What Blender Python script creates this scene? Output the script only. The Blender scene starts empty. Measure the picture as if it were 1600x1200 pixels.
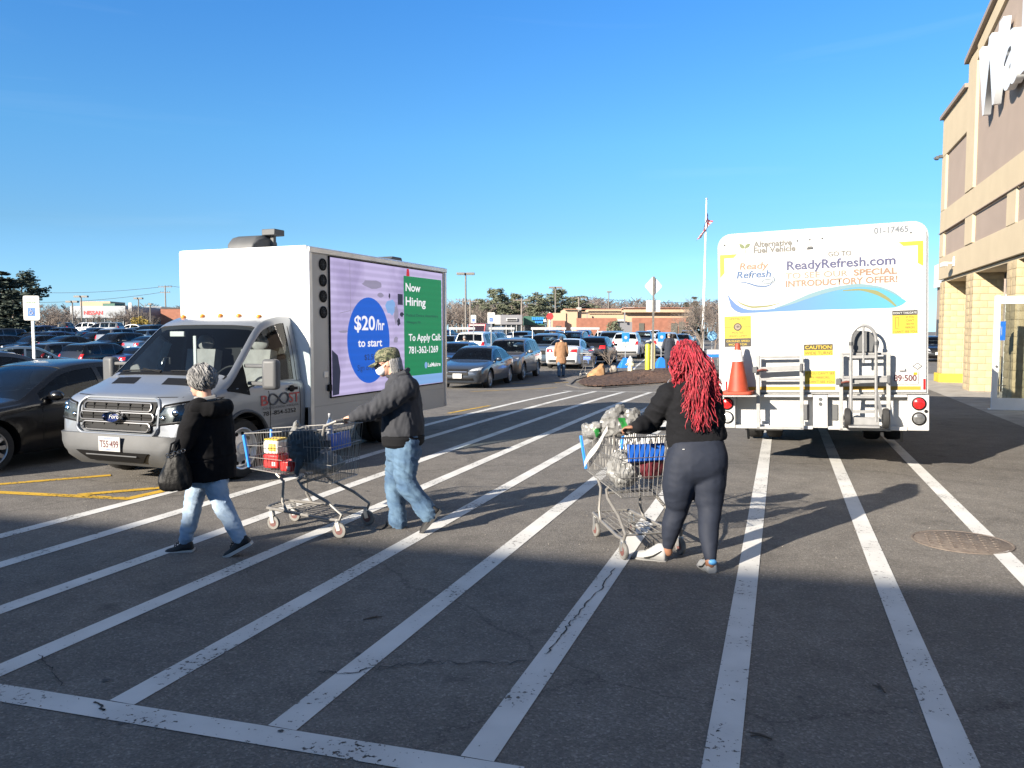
import bpy, bmesh, math, random
from mathutils import Vector, Matrix, noise
import numpy as np

SC = bpy.context.scene
COL = SC.collection
R = math.radians
random.seed(7)

# ---------------------------------------------------------------- camera
F, HC = 1260.0, 1.75
PITCH = math.atan(82 / F)
cam = bpy.data.cameras.new('camera')
cam.sensor_fit = 'HORIZONTAL'; cam.sensor_width = 36.0
cam.lens = 36.0 * F / 1600.0
cam.clip_start = 0.05; cam.clip_end = 5000
camo = bpy.data.objects.new('camera', cam); COL.objects.link(camo)
camo.location = (0, 0, HC); camo.rotation_euler = (math.pi / 2 - PITCH, 0, 0)
SC.camera = camo

# ---------------------------------------------------------------- sky and sun
SUN_EL = R(20.5)
SHD = Vector((3.455, 3.231, 0)).normalized()          # the way shadows fall on the ground
SC.world = bpy.data.worlds.new('World'); SC.world.use_nodes = True
wn = SC.world.node_tree.nodes; wl = SC.world.node_tree.links
wn.clear()
wout = wn.new('ShaderNodeOutputWorld'); wbg = wn.new('ShaderNodeBackground')
sky = wn.new('ShaderNodeTexSky'); sky.sky_type = 'NISHITA'; sky.sun_disc = False
sky.sun_elevation = SUN_EL
sky.sun_rotation = math.atan2(-SHD.x, -SHD.y)
sky.altitude = 0; sky.air_density = 1.0; sky.dust_density = 0.25; sky.ozone_density = 3.0
# sky grade by elevation: clear azure in view, unseen zenith warmed for shade fill
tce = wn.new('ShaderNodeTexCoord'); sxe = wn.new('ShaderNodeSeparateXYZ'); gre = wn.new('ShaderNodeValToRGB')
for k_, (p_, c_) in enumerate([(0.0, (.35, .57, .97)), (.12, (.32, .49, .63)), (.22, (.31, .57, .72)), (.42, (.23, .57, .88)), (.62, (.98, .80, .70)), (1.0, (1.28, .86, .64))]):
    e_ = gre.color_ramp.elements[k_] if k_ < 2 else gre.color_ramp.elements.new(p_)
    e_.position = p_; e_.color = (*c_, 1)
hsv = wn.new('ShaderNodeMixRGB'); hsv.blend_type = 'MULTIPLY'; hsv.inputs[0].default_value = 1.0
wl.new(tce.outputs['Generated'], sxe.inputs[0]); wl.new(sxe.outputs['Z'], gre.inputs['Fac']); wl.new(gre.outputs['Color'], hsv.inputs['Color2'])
# thin streaks of high cirrus, low over the horizon
tc = wn.new('ShaderNodeTexCoord'); mp = wn.new('ShaderNodeMapping')
mp.inputs['Scale'].default_value = (1.0, 1.0, 9.0)
nz = wn.new('ShaderNodeTexNoise'); nz.inputs['Scale'].default_value = 2.3; nz.inputs['Detail'].default_value = 6
nz.inputs['Distortion'].default_value = 0.6
cr = wn.new('ShaderNodeValToRGB')
cr.color_ramp.elements[0].position = 0.57; cr.color_ramp.elements[0].color = (0, 0, 0, 1)
cr.color_ramp.elements[1].position = 0.80; cr.color_ramp.elements[1].color = (0.05, 0.05, 0.05, 1)
mxc = wn.new('ShaderNodeMixRGB'); mxc.inputs['Color2'].default_value = (4.5, 5.0, 5.4, 1)
wl.new(tc.outputs['Generated'], mp.inputs['Vector']); wl.new(mp.outputs[0], nz.inputs['Vector'])
wl.new(nz.outputs['Fac'], cr.inputs['Fac']); wl.new(cr.outputs['Color'], mxc.inputs['Fac'])
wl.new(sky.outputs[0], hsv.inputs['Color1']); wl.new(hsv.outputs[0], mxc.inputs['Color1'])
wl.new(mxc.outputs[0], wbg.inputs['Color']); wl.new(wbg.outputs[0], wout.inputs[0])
wbg.inputs['Strength'].default_value = 0.10
sl = bpy.data.lights.new('sun', 'SUN'); sl.energy = 5.0; sl.angle = R(0.55); sl.color = (1.0, 0.90, 0.76)
so = bpy.data.objects.new('sun', sl); COL.objects.link(so)
sdir = Vector((SHD.x * math.cos(SUN_EL), SHD.y * math.cos(SUN_EL), -math.sin(SUN_EL)))
so.rotation_euler = sdir.to_track_quat('-Z', 'Y').to_euler(); so.location = (-20, -20, 25)
SC.view_settings.view_transform = 'Standard'; SC.view_settings.look = 'None'
SC.view_settings.exposure = 1.5; SC.view_settings.gamma = 1.0
SC.view_settings.use_curve_mapping = False
try:
    SC.cycles.max_bounces = 6; SC.cycles.transparent_max_bounces = 16
    SC.cycles.diffuse_bounces = 3; SC.cycles.glossy_bounces = 3
    SC.cycles.use_denoising = True
except Exception:
    pass

# ---------------------------------------------------------------- placing helpers
_fw = Vector((0, math.cos(PITCH), -math.sin(PITCH))); _up = Vector((0, math.sin(PITCH), math.cos(PITCH)))
def ray(u, v): return Vector((1, 0, 0)) * (u - 800) + _up * (600 - v) + _fw * F
def sstep(a, b, x):
    t = max(0.0, min(1.0, (x - a) / (b - a))); return t * t * (3 - 2 * t)
def gz(x, y):
    """height of the lot: level near the camera, a shallow dip, then a rise to the far left"""
    dip = -0.22 * math.exp(-((y - 31) / 8.0) ** 2) * sstep(-14, -8, x) * (1 - sstep(4, 9, x))
    left = -0.50 * math.exp(-((y - 42) / 11.0) ** 2) * sstep(-6, -14, x)
    rise = sstep(45, 125, y) * (0.42 + 1.03 * sstep(0, -40, x))
    return dip + left + rise
def WG(u, v):
    """the point of the ground seen at photo pixel (u, v)"""
    d = ray(u, v); z = 0.0
    for _ in range(30):
        t = (z - HC) / d.z; p = Vector((0, 0, HC)) + d * t; z = gz(p.x, p.y)
    p.z = z; return p
def WD(u, v, y):
    d = ray(u, v); return Vector((0, 0, HC)) + d * (y / d.y)
def onground(u, y):
    x = (u - 800) / F * y * (1 + 0.0); return Vector((x, y, gz(x, y)))
STR = Vector((math.sin(R(18.5)), math.cos(R(18.5)), 0))     # direction of the painted stripes
STN = Vector((STR.y, -STR.x, 0))

# ---------------------------------------------------------------- materials
def nd(t, k): return t.nodes.new(k)
def M(name, col, rough=0.5, metal=0.0, var=0.0, scale=8.0, bump=0.0, bscale=None, coat=0.0, spec=0.5,
      col2=None, emit=0.0, detail=5.0, stretch=None, sheen=0.0, alpha_wear=0.0, thresh=None, sss=0.0):
    m = bpy.data.materials.new(name); m.use_nodes = True
    t = m.node_tree; b = t.nodes['Principled BSDF']
    c = (*col, 1)
    b.inputs['Base Color'].default_value = c
    b.inputs['Roughness'].default_value = rough; b.inputs['Metallic'].default_value = metal
    b.inputs['Specular IOR Level'].default_value = spec
    b.inputs['Coat Weight'].default_value = coat; b.inputs['Coat Roughness'].default_value = 0.04
    if sheen: b.inputs['Sheen Weight'].default_value = sheen
    m.diffuse_color = c
    if emit:
        b.inputs['Emission Color'].default_value = c; b.inputs['Emission Strength'].default_value = emit
    if var or bump or col2:
        tcn = nd(t, 'ShaderNodeTexCoord'); mpn = nd(t, 'ShaderNodeMapping')
        if stretch: mpn.inputs['Scale'].default_value = stretch
        t.links.new(tcn.outputs['Object'], mpn.inputs['Vector'])
    if var or col2:
        n = nd(t, 'ShaderNodeTexNoise'); n.inputs['Scale'].default_value = scale; n.inputs['Detail'].default_value = detail
        t.links.new(mpn.outputs[0], n.inputs['Vector'])
        r = nd(t, 'ShaderNodeValToRGB')
        lo, hi = thresh or (0.3, 0.7)
        r.color_ramp.elements[0].position = lo; r.color_ramp.elements[1].position = hi
        if col2:
            r.color_ramp.elements[0].color = c; r.color_ramp.elements[1].color = (*col2, 1)
        else:
            r.color_ramp.elements[0].color = tuple(max(0, x * (1 - var)) for x in col) + (1,)
            r.color_ramp.elements[1].color = tuple(min(1, x * (1 + var)) for x in col) + (1,)
        t.links.new(n.outputs['Fac'], r.inputs['Fac']); t.links.new(r.outputs['Color'], b.inputs['Base Color'])
    if bump:
        n2 = nd(t, 'ShaderNodeTexNoise'); n2.inputs['Scale'].default_value = bscale or scale * 6; n2.inputs['Detail'].default_value = 4
        t.links.new(mpn.outputs[0], n2.inputs['Vector'])
        bp = nd(t, 'ShaderNodeBump'); bp.inputs['Strength'].default_value = bump; bp.inputs['Distance'].default_value = 0.02
        t.links.new(n2.outputs['Fac'], bp.inputs['Height']); t.links.new(bp.outputs[0], b.inputs['Normal'])
    return m

def glassM(name, tint=(0.30, 0.36, 0.38), refl=1.0):
    m = bpy.data.materials.new(name); m.use_nodes = True; t = m.node_tree; t.nodes.clear()
    o = nd(t, 'ShaderNodeOutputMaterial'); mx = nd(t, 'ShaderNodeMixShader')
    tr = nd(t, 'ShaderNodeBsdfTransparent'); gl = nd(t, 'ShaderNodeBsdfGlossy'); fr = nd(t, 'ShaderNodeFresnel')
    tr.inputs[0].default_value = (*tint, 1); gl.inputs['Roughness'].default_value = 0.015
    fr.inputs['IOR'].default_value = 1.5 * refl
    t.links.new(fr.outputs[0], mx.inputs[0]); t.links.new(tr.outputs[0], mx.inputs[1]); t.links.new(gl.outputs[0], mx.inputs[2])
    t.links.new(mx.outputs[0], o.inputs[0]); m.diffuse_color = (*tint, 1)
    return m

def asphaltM():
    m = bpy.data.materials.new('asphalt'); m.use_nodes = True; t = m.node_tree; b = t.nodes['Principled BSDF']
    L = t.links.new
    tc = nd(t, 'ShaderNodeTexCoord')
    def nz(sc, det=6, ro=0.6, dist=0):
        n = nd(t, 'ShaderNodeTexNoise'); n.inputs['Scale'].default_value = sc; n.inputs['Detail'].default_value = det
        n.inputs['Roughness'].default_value = ro; n.inputs['Distortion'].default_value = dist
        L(tc.outputs['Object'], n.inputs['Vector']); return n
    def ramp(src, stops):
        r = nd(t, 'ShaderNodeValToRGB'); e = r.color_ramp.elements
        while len(e) < len(stops): e.new(0.5)
        for k, (p, c) in enumerate(stops):
            e[k].position = p; e[k].color = (c, c, c, 1) if not isinstance(c, tuple) else (*c, 1)
        L(src, r.inputs['Fac']); return r
    def mul(a, b_, fac=1.0, mode='MULTIPLY'):
        x = nd(t, 'ShaderNodeMixRGB'); x.blend_type = mode; x.inputs[0].default_value = fac
        L(a, x.inputs[1]); L(b_, x.inputs[2]); return x.outputs[0]
    base = ramp(nz(0.35, 8, 0.65, 0.4).outputs['Fac'], [(0.28, (0.120, 0.110, 0.099)), (0.72, (0.186, 0.172, 0.154))])
    mid = ramp(nz(3.2, 8, 0.7).outputs['Fac'], [(0.25, 0.72), (0.5, 1.0), (0.75, 1.22)])
    c = mul(base.outputs[0], mid.outputs[0])
    vo = nd(t, 'ShaderNodeTexVoronoi'); vo.inputs['Scale'].default_value = 95; L(tc.outputs['Object'], vo.inputs['Vector'])
    sep = nd(t, 'ShaderNodeSeparateColor'); L(vo.outputs['Color'], sep.inputs[0])
    ag = ramp(sep.outputs[0], [(0.0, 0.72), (0.75, 1.0), (0.93, 1.2), (1.0, 1.55)])
    c = mul(c, ag.outputs[0])
    fine = ramp(nz(55, 3, 0.8).outputs['Fac'], [(0.3, 0.84), (0.7, 1.16)])
    c = mul(c, fine.outputs[0])
    spots = ramp(nz(1.7, 3, 0.5, 0.2).outputs['Fac'], [(0.67, 1.0), (0.74, 0.62)])       # oil drips and old patches
    c = mul(c, spots.outputs[0])
    # long hairline cracks
    w = nd(t, 'ShaderNodeTexVoronoi'); w.feature = 'DISTANCE_TO_EDGE'; w.inputs['Scale'].default_value = 0.16
    wa = nd(t, 'ShaderNodeVectorMath'); wa.operation = 'ADD'
    ws = nd(t, 'ShaderNodeVectorMath'); ws.operation = 'SCALE'; ws.inputs['Scale'].default_value = 0.9
    L(nz(1.1, 6, 0.7).outputs['Color'], ws.inputs[0]); L(tc.outputs['Object'], wa.inputs[0]); L(ws.outputs[0], wa.inputs[1])
    L(wa.outputs[0], w.inputs['Vector'])
    ck = ramp(w.outputs['Distance'], [(0.0, 0.35), (0.0025, 0.5), (0.004, 1.0)])
    c = mul(c, ck.outputs[0], 0.55)
    L(c, b.inputs['Base Color'])
    b.inputs['Roughness'].default_value = 0.88; b.inputs['Specular IOR Level'].default_value = 0.35
    bp = nd(t, 'ShaderNodeBump'); bp.inputs['Strength'].default_value = 0.55; bp.inputs['Distance'].default_value = 0.008
    L(vo.outputs['Distance'], bp.inputs['Height']); L(bp.outputs[0], b.inputs['Normal'])
    return m

def paintM(name, col, wear=0.5, sc=26):
    m = bpy.data.materials.new(name); m.use_nodes = True; t = m.node_tree; b = t.nodes['Principled BSDF']; L = t.links.new
    o = t.nodes['Material Output']
    tc = nd(t, 'ShaderNodeTexCoord')
    n = nd(t, 'ShaderNodeTexNoise'); n.inputs['Scale'].default_value = sc; n.inputs['Detail'].default_value = 5; n.inputs['Roughness'].default_value = 0.65
    L(tc.outputs['Object'], n.inputs['Vector'])
    n2 = nd(t, 'ShaderNodeTexNoise'); n2.inputs['Scale'].default_value = 2.2; n2.inputs['Detail'].default_value = 4
    L(tc.outputs['Object'], n2.inputs['Vector'])
    r2 = nd(t, 'ShaderNodeValToRGB')
    r2.color_ramp.elements[0].position = 0.3; r2.color_ramp.elements[0].color = tuple(x * 0.78 for x in col) + (1,)
    r2.color_ramp.elements[1].position = 0.65; r2.color_ramp.elements[1].color = (*col, 1)
    L(n2.outputs['Fac'], r2.inputs['Fac']); L(r2.outputs[0], b.inputs['Base Color'])
    b.inputs['Roughness'].default_value = 0.8; b.inputs['Specular IOR Level'].default_value = 0.3
    ad = nd(t, 'ShaderNodeMath'); ad.operation = 'MULTIPLY_ADD'; ad.inputs[1].default_value = 0.45
    L(n2.outputs['Fac'], ad.inputs[0]); L(n.outputs['Fac'], ad.inputs[2])
    r = nd(t, 'ShaderNodeValToRGB')
    r.color_ramp.elements[0].position = 0.36 + 0.25 * wear; r.color_ramp.elements[0].color = (0, 0, 0, 1)
    r.color_ramp.elements[1].position = 0.40 + 0.25 * wear; r.color_ramp.elements[1].color = (1, 1, 1, 1)
    L(ad.outputs[0], r.inputs['Fac'])
    mx = nd(t, 'ShaderNodeMixShader'); tr = nd(t, 'ShaderNodeBsdfTransparent')
    L(r.outputs[0], mx.inputs[0]); L(tr.outputs[0], mx.inputs[1]); L(b.outputs[0], mx.inputs[2]); L(mx.outputs[0], o.inputs[0])
    m.diffuse_color = (*col, 1)
    return m

MT = {}
def mt(k): return MT[k]
MT['asphalt'] = asphaltM()
MT['paint'] = paintM('white road paint', (0.62, 0.615, 0.59), 0.80, 34)
MT['ypaint'] = paintM('yellow road paint', (0.58, 0.36, 0.04), 0.92)
MT['bpaint'] = paintM('blue road paint', (0.08, 0.2, 0.5), 0.6)
MT['concrete'] = M('concrete', (0.30, 0.28, 0.25), 0.9, var=0.22, scale=2.5, bump=0.3, bscale=60)
MT['kerb'] = M('kerb concrete', (0.36, 0.34, 0.31), 0.9, var=0.2, scale=4, bump=0.3, bscale=50)
MT['mulch'] = M('bark mulch', (0.035, 0.019, 0.014), 0.95, col2=(0.10, 0.058, 0.042), scale=22, bump=1.0, bscale=40)
MT['iron'] = M('rusty cast iron', (0.125, 0.098, 0.082), 0.8, 0.2, col2=(0.18, 0.15, 0.125), scale=14, bump=0.5, bscale=30)
MT['white'] = M('white paint', (0.80, 0.80, 0.78), 0.35, var=0.05, scale=3, coat=0.2)
MT['dwhite'] = M('weathered white paint', (0.72, 0.71, 0.68), 0.45, var=0.12, scale=5)
MT['black'] = M('black plastic', (0.006, 0.006, 0.0065), 0.6, spec=0.2)
MT['rubber'] = M('tyre rubber', (0.018, 0.018, 0.018), 0.8, var=0.3, scale=12)
MT['dgrey'] = M('dark grey plastic', (0.055, 0.058, 0.062), 0.55, var=0.15, scale=6)
MT['mgrey'] = M('moulded grey plastic', (0.066, 0.069, 0.073), 0.6, var=0.1, scale=5)
MT['chrome'] = M('chrome', (0.75, 0.75, 0.76), 0.12, 1.0)
MT['steel'] = M('galvanised steel', (0.52, 0.52, 0.51), 0.38, 0.85, var=0.15, scale=10)
MT['alu'] = M('brushed aluminium', (0.66, 0.66, 0.66), 0.33, 0.7, var=0.1, scale=6)
MT['wire'] = M('zinc plated wire', (0.30, 0.295, 0.285), 0.4, 0.75)
MT['silver'] = M('silver car paint', (0.25, 0.27, 0.30), 0.34, 0.55, coat=0.6, var=0.05, scale=2)
MT['glass'] = glassM('tinted glass', (0.36, 0.42, 0.44))
MT['glassw'] = glassM('windscreen glass', (0.78, 0.85, 0.87))
MT['glassc'] = glassM('shop glass', (0.72, 0.76, 0.76))
MT['interior'] = M('dark upholstery', (0.035, 0.035, 0.038), 0.8, var=0.2, scale=8)
MT['beige'] = M('grey upholstery', (0.22, 0.21, 0.20), 0.85, var=0.15, scale=9)
MT['amber'] = M('amber lens', (0.75, 0.24, 0.02), 0.25, coat=0.6)
MT['redlens'] = M('red lens', (0.55, 0.015, 0.015), 0.2, coat=0.8)
MT['clearlens'] = M('clear lens', (0.62, 0.63, 0.64), 0.12, 0.35, coat=1.0, var=0.35, scale=18)
MT['blue'] = M('blue plastic', (0.02, 0.16, 0.62), 0.4, coat=0.2)
MT['bluesign'] = M('blue sign sheeting', (0.03, 0.12, 0.42), 0.5)
MT['signwhite'] = M('white sign sheeting', (0.45, 0.45, 0.44), 0.5, var=0.05, scale=9)
MT['signback'] = M('bare aluminium sign back', (0.62, 0.62, 0.62), 0.5, 0.3, var=0.08, scale=6)
MT['red'] = M('red print', (0.55, 0.03, 0.03), 0.5)
MT['green'] = M('green print', (0.015, 0.16, 0.03), 0.5)
MT['ink'] = M('black print', (0.015, 0.015, 0.016), 0.6)
MT['greyink'] = M('grey print', (0.16, 0.16, 0.16), 0.6)
MT['yellow'] = M('yellow paint', (0.75, 0.62, 0.10), 0.5, var=0.12, scale=6)

# ---------------------------------------------------------------- mesh builder
def perp(t):
    a = Vector((0, 0, 1)) if abs(t.z) < 0.9 else Vector((1, 0, 0))
    n = t.cross(a).normalized(); return n, t.cross(n).normalized()

class MB:
    def __init__(s): s.v = []; s.f = []; s.m = []
    def add(s, vs, fs, m=0):
        o = len(s.v); s.v += [tuple(p) for p in vs]; s.f += [[i + o for i in f] for f in fs]; s.m += [m] * len(fs); return s
    def box(s, c, d, m=0, rot=None):
        x, y, z = (k / 2 for k in d); c = Vector(c)
        vs = [Vector((i * x, j * y, k * z)) for i in (-1, 1) for j in (-1, 1) for k in (-1, 1)]
        if rot is not None: vs = [rot @ p for p in vs]
        return s.add([p + c for p in vs], [(0, 1, 3, 2), (4, 6, 7, 5), (0, 4, 5, 1), (2, 3, 7, 6), (0, 2, 6, 4), (1, 5, 7, 3)], m)
    def bar(s, a, b, w, h, m=0, up=(0, 0, 1)):
        a, b = Vector(a), Vector(b); t = (b - a); L = t.length; t.normalize()
        u = Vector(up); n = t.cross(u)
        if n.length < 1e-4: n = perp(t)[0]
        n.normalize(); u = n.cross(t).normalized()
        rot = Matrix((t, n, u)).transposed()
        return s.box((a + b) / 2, (L, w, h), m, rot)
    def loft(s, rings, m=0, cap=True):
        n = len(rings[0]); vs = [p for r in rings for p in r]; fs = []
        for i in range(len(rings) - 1):
            for j in range(n):
                k = (j + 1) % n
                fs.append((i * n + j, i * n + k, (i + 1) * n + k, (i + 1) * n + j))
        if cap:
            fs.append(tuple(range(n - 1, -1, -1))); fs.append(tuple((len(rings) - 1) * n + j for j in range(n)))
        return s.add(vs, fs, m)
    def tube(s, pts, r, n=8, m=0, cap=True, round_=False):
        pts = [Vector(p) for p in pts]; k = len(pts)
        rs = list(r) if hasattr(r, '__len__') else [r] * k
        t = (pts[1] - pts[0]).normalized(); a, b = perp(t); rings = []
        for i in range(k):
            if i == 0: t2 = (pts[1] - pts[0])
            elif i == k - 1: t2 = (pts[-1] - pts[-2])
            else: t2 = (pts[i + 1] - pts[i]).normalized() + (pts[i] - pts[i - 1]).normalized()
            if t2.length < 1e-8: t2 = t.copy()
            t2.normalize(); q = t.rotation_difference(t2); a = q @ a; b = q @ b; t = t2
            ra, rb = rs[i] if hasattr(rs[i], '__len__') else (rs[i], rs[i])
            def ring(c, fa): return [c + (a * math.cos(2 * math.pi * j / n) * ra + b * math.sin(2 * math.pi * j / n) * rb) * fa for j in range(n)]
            rm = max(ra, rb)
            if round_ and i == 0:
                rings += [ring(pts[0] - t * rm * math.cos(x), math.sin(x)) for x in (0.25, 0.7, 1.15)]
            rings.append(ring(pts[i], 1))
            if round_ and i == k - 1:
                rings += [ring(pts[-1] + t * rm * math.cos(x), math.sin(x)) for x in (1.15, 0.7, 0.25)]
        return s.loft(rings, m, cap)
    def cyl(s, a, b, r0, r1=None, n=16, m=0):
        return s.tube([a, b], [r0, r0 if r1 is None else r1], n, m)
    def ell(s, c, r, m=0, nu=14, nv=9, rot=None):
        c = Vector(c); rings = []
        for i in range(1, nv):
            th = math.pi * i / nv
            ring = [Vector((r[0] * math.sin(th) * math.cos(2 * math.pi * j / nu), r[1] * math.sin(th) * math.sin(2 * math.pi * j / nu), -r[2] * math.cos(th))) for j in range(nu)]
            if rot is not None: ring = [rot @ p for p in ring]
            rings.append([p + c for p in ring])
        return s.loft(rings, m)
    def lathe(s, prof, c=(0, 0, 0), axis='z', n=20, m=0, cap=True):
        c = Vector(c); rings = []
        for r, h in prof:
            ring = []
            for j in range(n):
                a = 2 * math.pi * j / n; x, y = r * math.cos(a), r * math.sin(a)
                ring.append(c + (Vector((x, y, h)) if axis == 'z' else Vector((y, h, x)) if axis == 'y' else Vector((h, x, y))))
            rings.append(ring)
        return s.loft(rings, m, cap)
    def prism(s, poly, fn, h0, h1, m=0):
        n = len(poly); vs = [fn(a, b, h0) for a, b in poly] + [fn(a, b, h1) for a, b in poly]
        fs = [tuple(range(n - 1, -1, -1)), tuple(range(n, 2 * n))] + [(i, (i + 1) % n, n + (i + 1) % n, n + i) for i in range(n)]
        return s.add(vs, fs, m)
    def grid(s, fn, nu, nv, m=0):
        vs = [fn(i / nu, j / nv) for i in range(nu + 1) for j in range(nv + 1)]
        fs = [(i * (nv + 1) + j, (i + 1) * (nv + 1) + j, (i + 1) * (nv + 1) + j + 1, i * (nv + 1) + j + 1) for i in range(nu) for j in range(nv)]
        return s.add(vs, fs, m)
    def mesh(s, name, mats, smooth=35, fix=True):
        me = bpy.data.meshes.new(name); me.from_pydata(s.v, [], s.f)
        for k in (mats if isinstance(mats, (list, tuple)) else [mats]):
            me.materials.append(MT[k] if isinstance(k, str) else k)
        if len(set(s.m)) > 1 or (s.m and s.m[0]): me.polygons.foreach_set('material_index', s.m)
        if fix:
            bm = bmesh.new(); bm.from_mesh(me); bmesh.ops.recalc_face_normals(bm, faces=bm.faces); bm.to_mesh(me); bm.free()
        if smooth:
            me.polygons.foreach_set('use_smooth', [True] * len(me.polygons)); me.set_sharp_from_angle(angle=R(smooth))
        me.update(); return me
    def build(s, name, mats, parent=None, smooth=35, bevel=0.0, loc=None, rz=None, fix=True, seg=2, **k):
        o = link(name, s.mesh(name, mats, smooth, fix), parent)
        if loc is not None: o.location = loc
        if rz is not None: o.rotation_euler = (0, 0, rz)
        if bevel:
            b = o.modifiers.new('bevel', 'BEVEL'); b.width = bevel; b.segments = seg; b.limit_method = 'ANGLE'; b.angle_limit = R(40)
        tag(o, **k); return o

def link(name, data, parent=None):
    o = bpy.data.objects.new(name, data); COL.objects.link(o)
    if parent is not None: o.parent = parent
    return o
def tag(o, label=None, cat=None, group=None, kind=None):
    if label: o['label'] = label
    if cat: o['category'] = cat
    if group: o['group'] = group
    if kind: o['kind'] = kind
    return o
def empty(name, loc, rz=0, label=None, cat=None, group=None, kind=None):
    o = link(name, None); o.location = loc; o.rotation_euler = (0, 0, rz); o.empty_display_size = 0.2
    return tag(o, label, cat, group, kind)
def copy_tree(o, parent=None):
    c = o.copy(); COL.objects.link(c); c.parent = parent
    for ch in o.children: copy_tree(ch, c)
    return c
def setlabel(o, label, cat=None, group=None): return tag(o, label, cat, group)

_tc = {}
def text(s, mat, parent, o, r, u, h, w=None, name='lettering', align='L', ext=0.0, bold=0.0, shear=0.0):
    """flat or raised lettering: baseline start o, along r, up u, cap height h, width w"""
    key = (s, round(bold, 4), round(ext / h, 4), shear)
    if key not in _tc:
        cu = bpy.data.curves.new('t', 'FONT'); cu.body = s; cu.size = 1.0; cu.resolution_u = 4; cu.offset = bold; cu.extrude = ext / h * 0.7; cu.shear = shear
        to = bpy.data.objects.new('t', cu); COL.objects.link(to)
        dg = bpy.context.evaluated_depsgraph_get(); me = bpy.data.meshes.new_from_object(to.evaluated_get(dg))
        bpy.data.objects.remove(to); bpy.data.curves.remove(cu)
        co = np.empty(len(me.vertices) * 3); me.vertices.foreach_get('co', co); co = co.reshape(-1, 3)
        co[:, 0] -= co[:, 0].min(); wd = co[:, 0].max()
        me.vertices.foreach_set('co', co.ravel()); me.materials.clear(); _tc[key] = (me, wd)
    me0, wd = _tc[key]; me = me0.copy(); me.name = name
    me.materials.append(MT[mat] if isinstance(mat, str) else mat)
    ob = link(name, me, parent)
    k = h / 0.73; kx = k if w is None else w / wd
    r, u = Vector(r).normalized(), Vector(u).normalized(); n = r.cross(u)
    o = Vector(o)
    if align == 'C': o = o - r * (kx * wd / 2)
    elif align == 'R': o = o - r * kx * wd
    m = Matrix((r * kx, u * k, n * k)).transposed().to_4x4(); m.translation = o
    ob.matrix_local = m
    return ob

def pchip(pts):
    pts = sorted(pts); xs = [p[0] for p in pts]; ys = [p[1] for p in pts]; n = len(xs)
    h = [xs[i + 1] - xs[i] for i in range(n - 1)]; d = [(ys[i + 1] - ys[i]) / h[i] for i in range(n - 1)]
    s = [d[0]] + [0 if d[i - 1] * d[i] <= 0 else 2 * d[i - 1] * d[i] / (d[i - 1] + d[i]) for i in range(1, n - 1)] + [d[-1]]
    def f(x):
        if x <= xs[0]: return ys[0]
        if x >= xs[-1]: return ys[-1]
        i = 0
        while x > xs[i + 1]: i += 1
        t = (x - xs[i]) / h[i]
        return (ys[i] * (1 + 2 * t) * (1 - t) ** 2 + s[i] * h[i] * t * (1 - t) ** 2 + ys[i + 1] * t * t * (3 - 2 * t) - s[i + 1] * h[i] * t * t * (1 - t))
    return f

# ---------------------------------------------------------------- ground
def axis(spec):
    out = []
    for a, b, st in spec:
        k = max(1, round((b - a) / st)); out += [a + (b - a) * i / k for i in range(k)]
    return out + [spec[-1][1]]
gx = axis([(-1500, -300, 300), (-300, -60, 20), (-60, -20, 4), (-20, 20, 1), (20, 60, 5), (60, 300, 30), (300, 1500, 300)])
gy = axis([(-80, -10, 10), (-10, 60, 1), (60, 140, 4), (140, 400, 20), (400, 3000, 400)])
b = MB(); ny = len(gy)
b.add([(x, y, gz(x, y)) for x in gx for y in gy],
      [(i * ny + j, (i + 1) * ny + j, (i + 1) * ny + j + 1, i * ny + j + 1) for i in range(len(gx) - 1) for j in range(ny - 1)])
b.build('ground', 'asphalt', smooth=60, kind='structure', label='asphalt of the store driveway and parking lot', cat='ground')

def ribbon(p, q, w, z=0.004, step=0.5):
    p, q = Vector((p[0], p[1], 0)), Vector((q[0], q[1], 0)); d = q - p; L = d.length; d.normalize(); n = Vector((d.y, -d.x, 0)) * w / 2
    k = max(1, int(L / step)); mb = MB(); vs = []
    for i in range(k + 1):
        c = p + d * (L * i / k)
        for sgn in (-1, 1):
            e = c + n * sgn; vs.append((e.x, e.y, gz(e.x, e.y) + z))
    return mb.add(vs, [(2 * i, 2 * i + 1, 2 * i + 3, 2 * i + 2) for i in range(k)])
def stripe(name, p, q, w, mat, label, z=0.004, group=None):
    return ribbon(p, q, w, z).build(name, mat, smooth=0, kind='structure', label=label, cat='road marking', group=group)

offs = [-6.31, -5.53, -4.63, -3.80, -2.92, -2.06, -1.15, -0.20, 0.72, 1.68]
NEAR0 = 2.95; FAR0 = 24.6
ordn = ['first', 'second', 'third', 'fourth', 'fifth', 'sixth', 'seventh', 'eighth', 'ninth', 'tenth']
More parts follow.
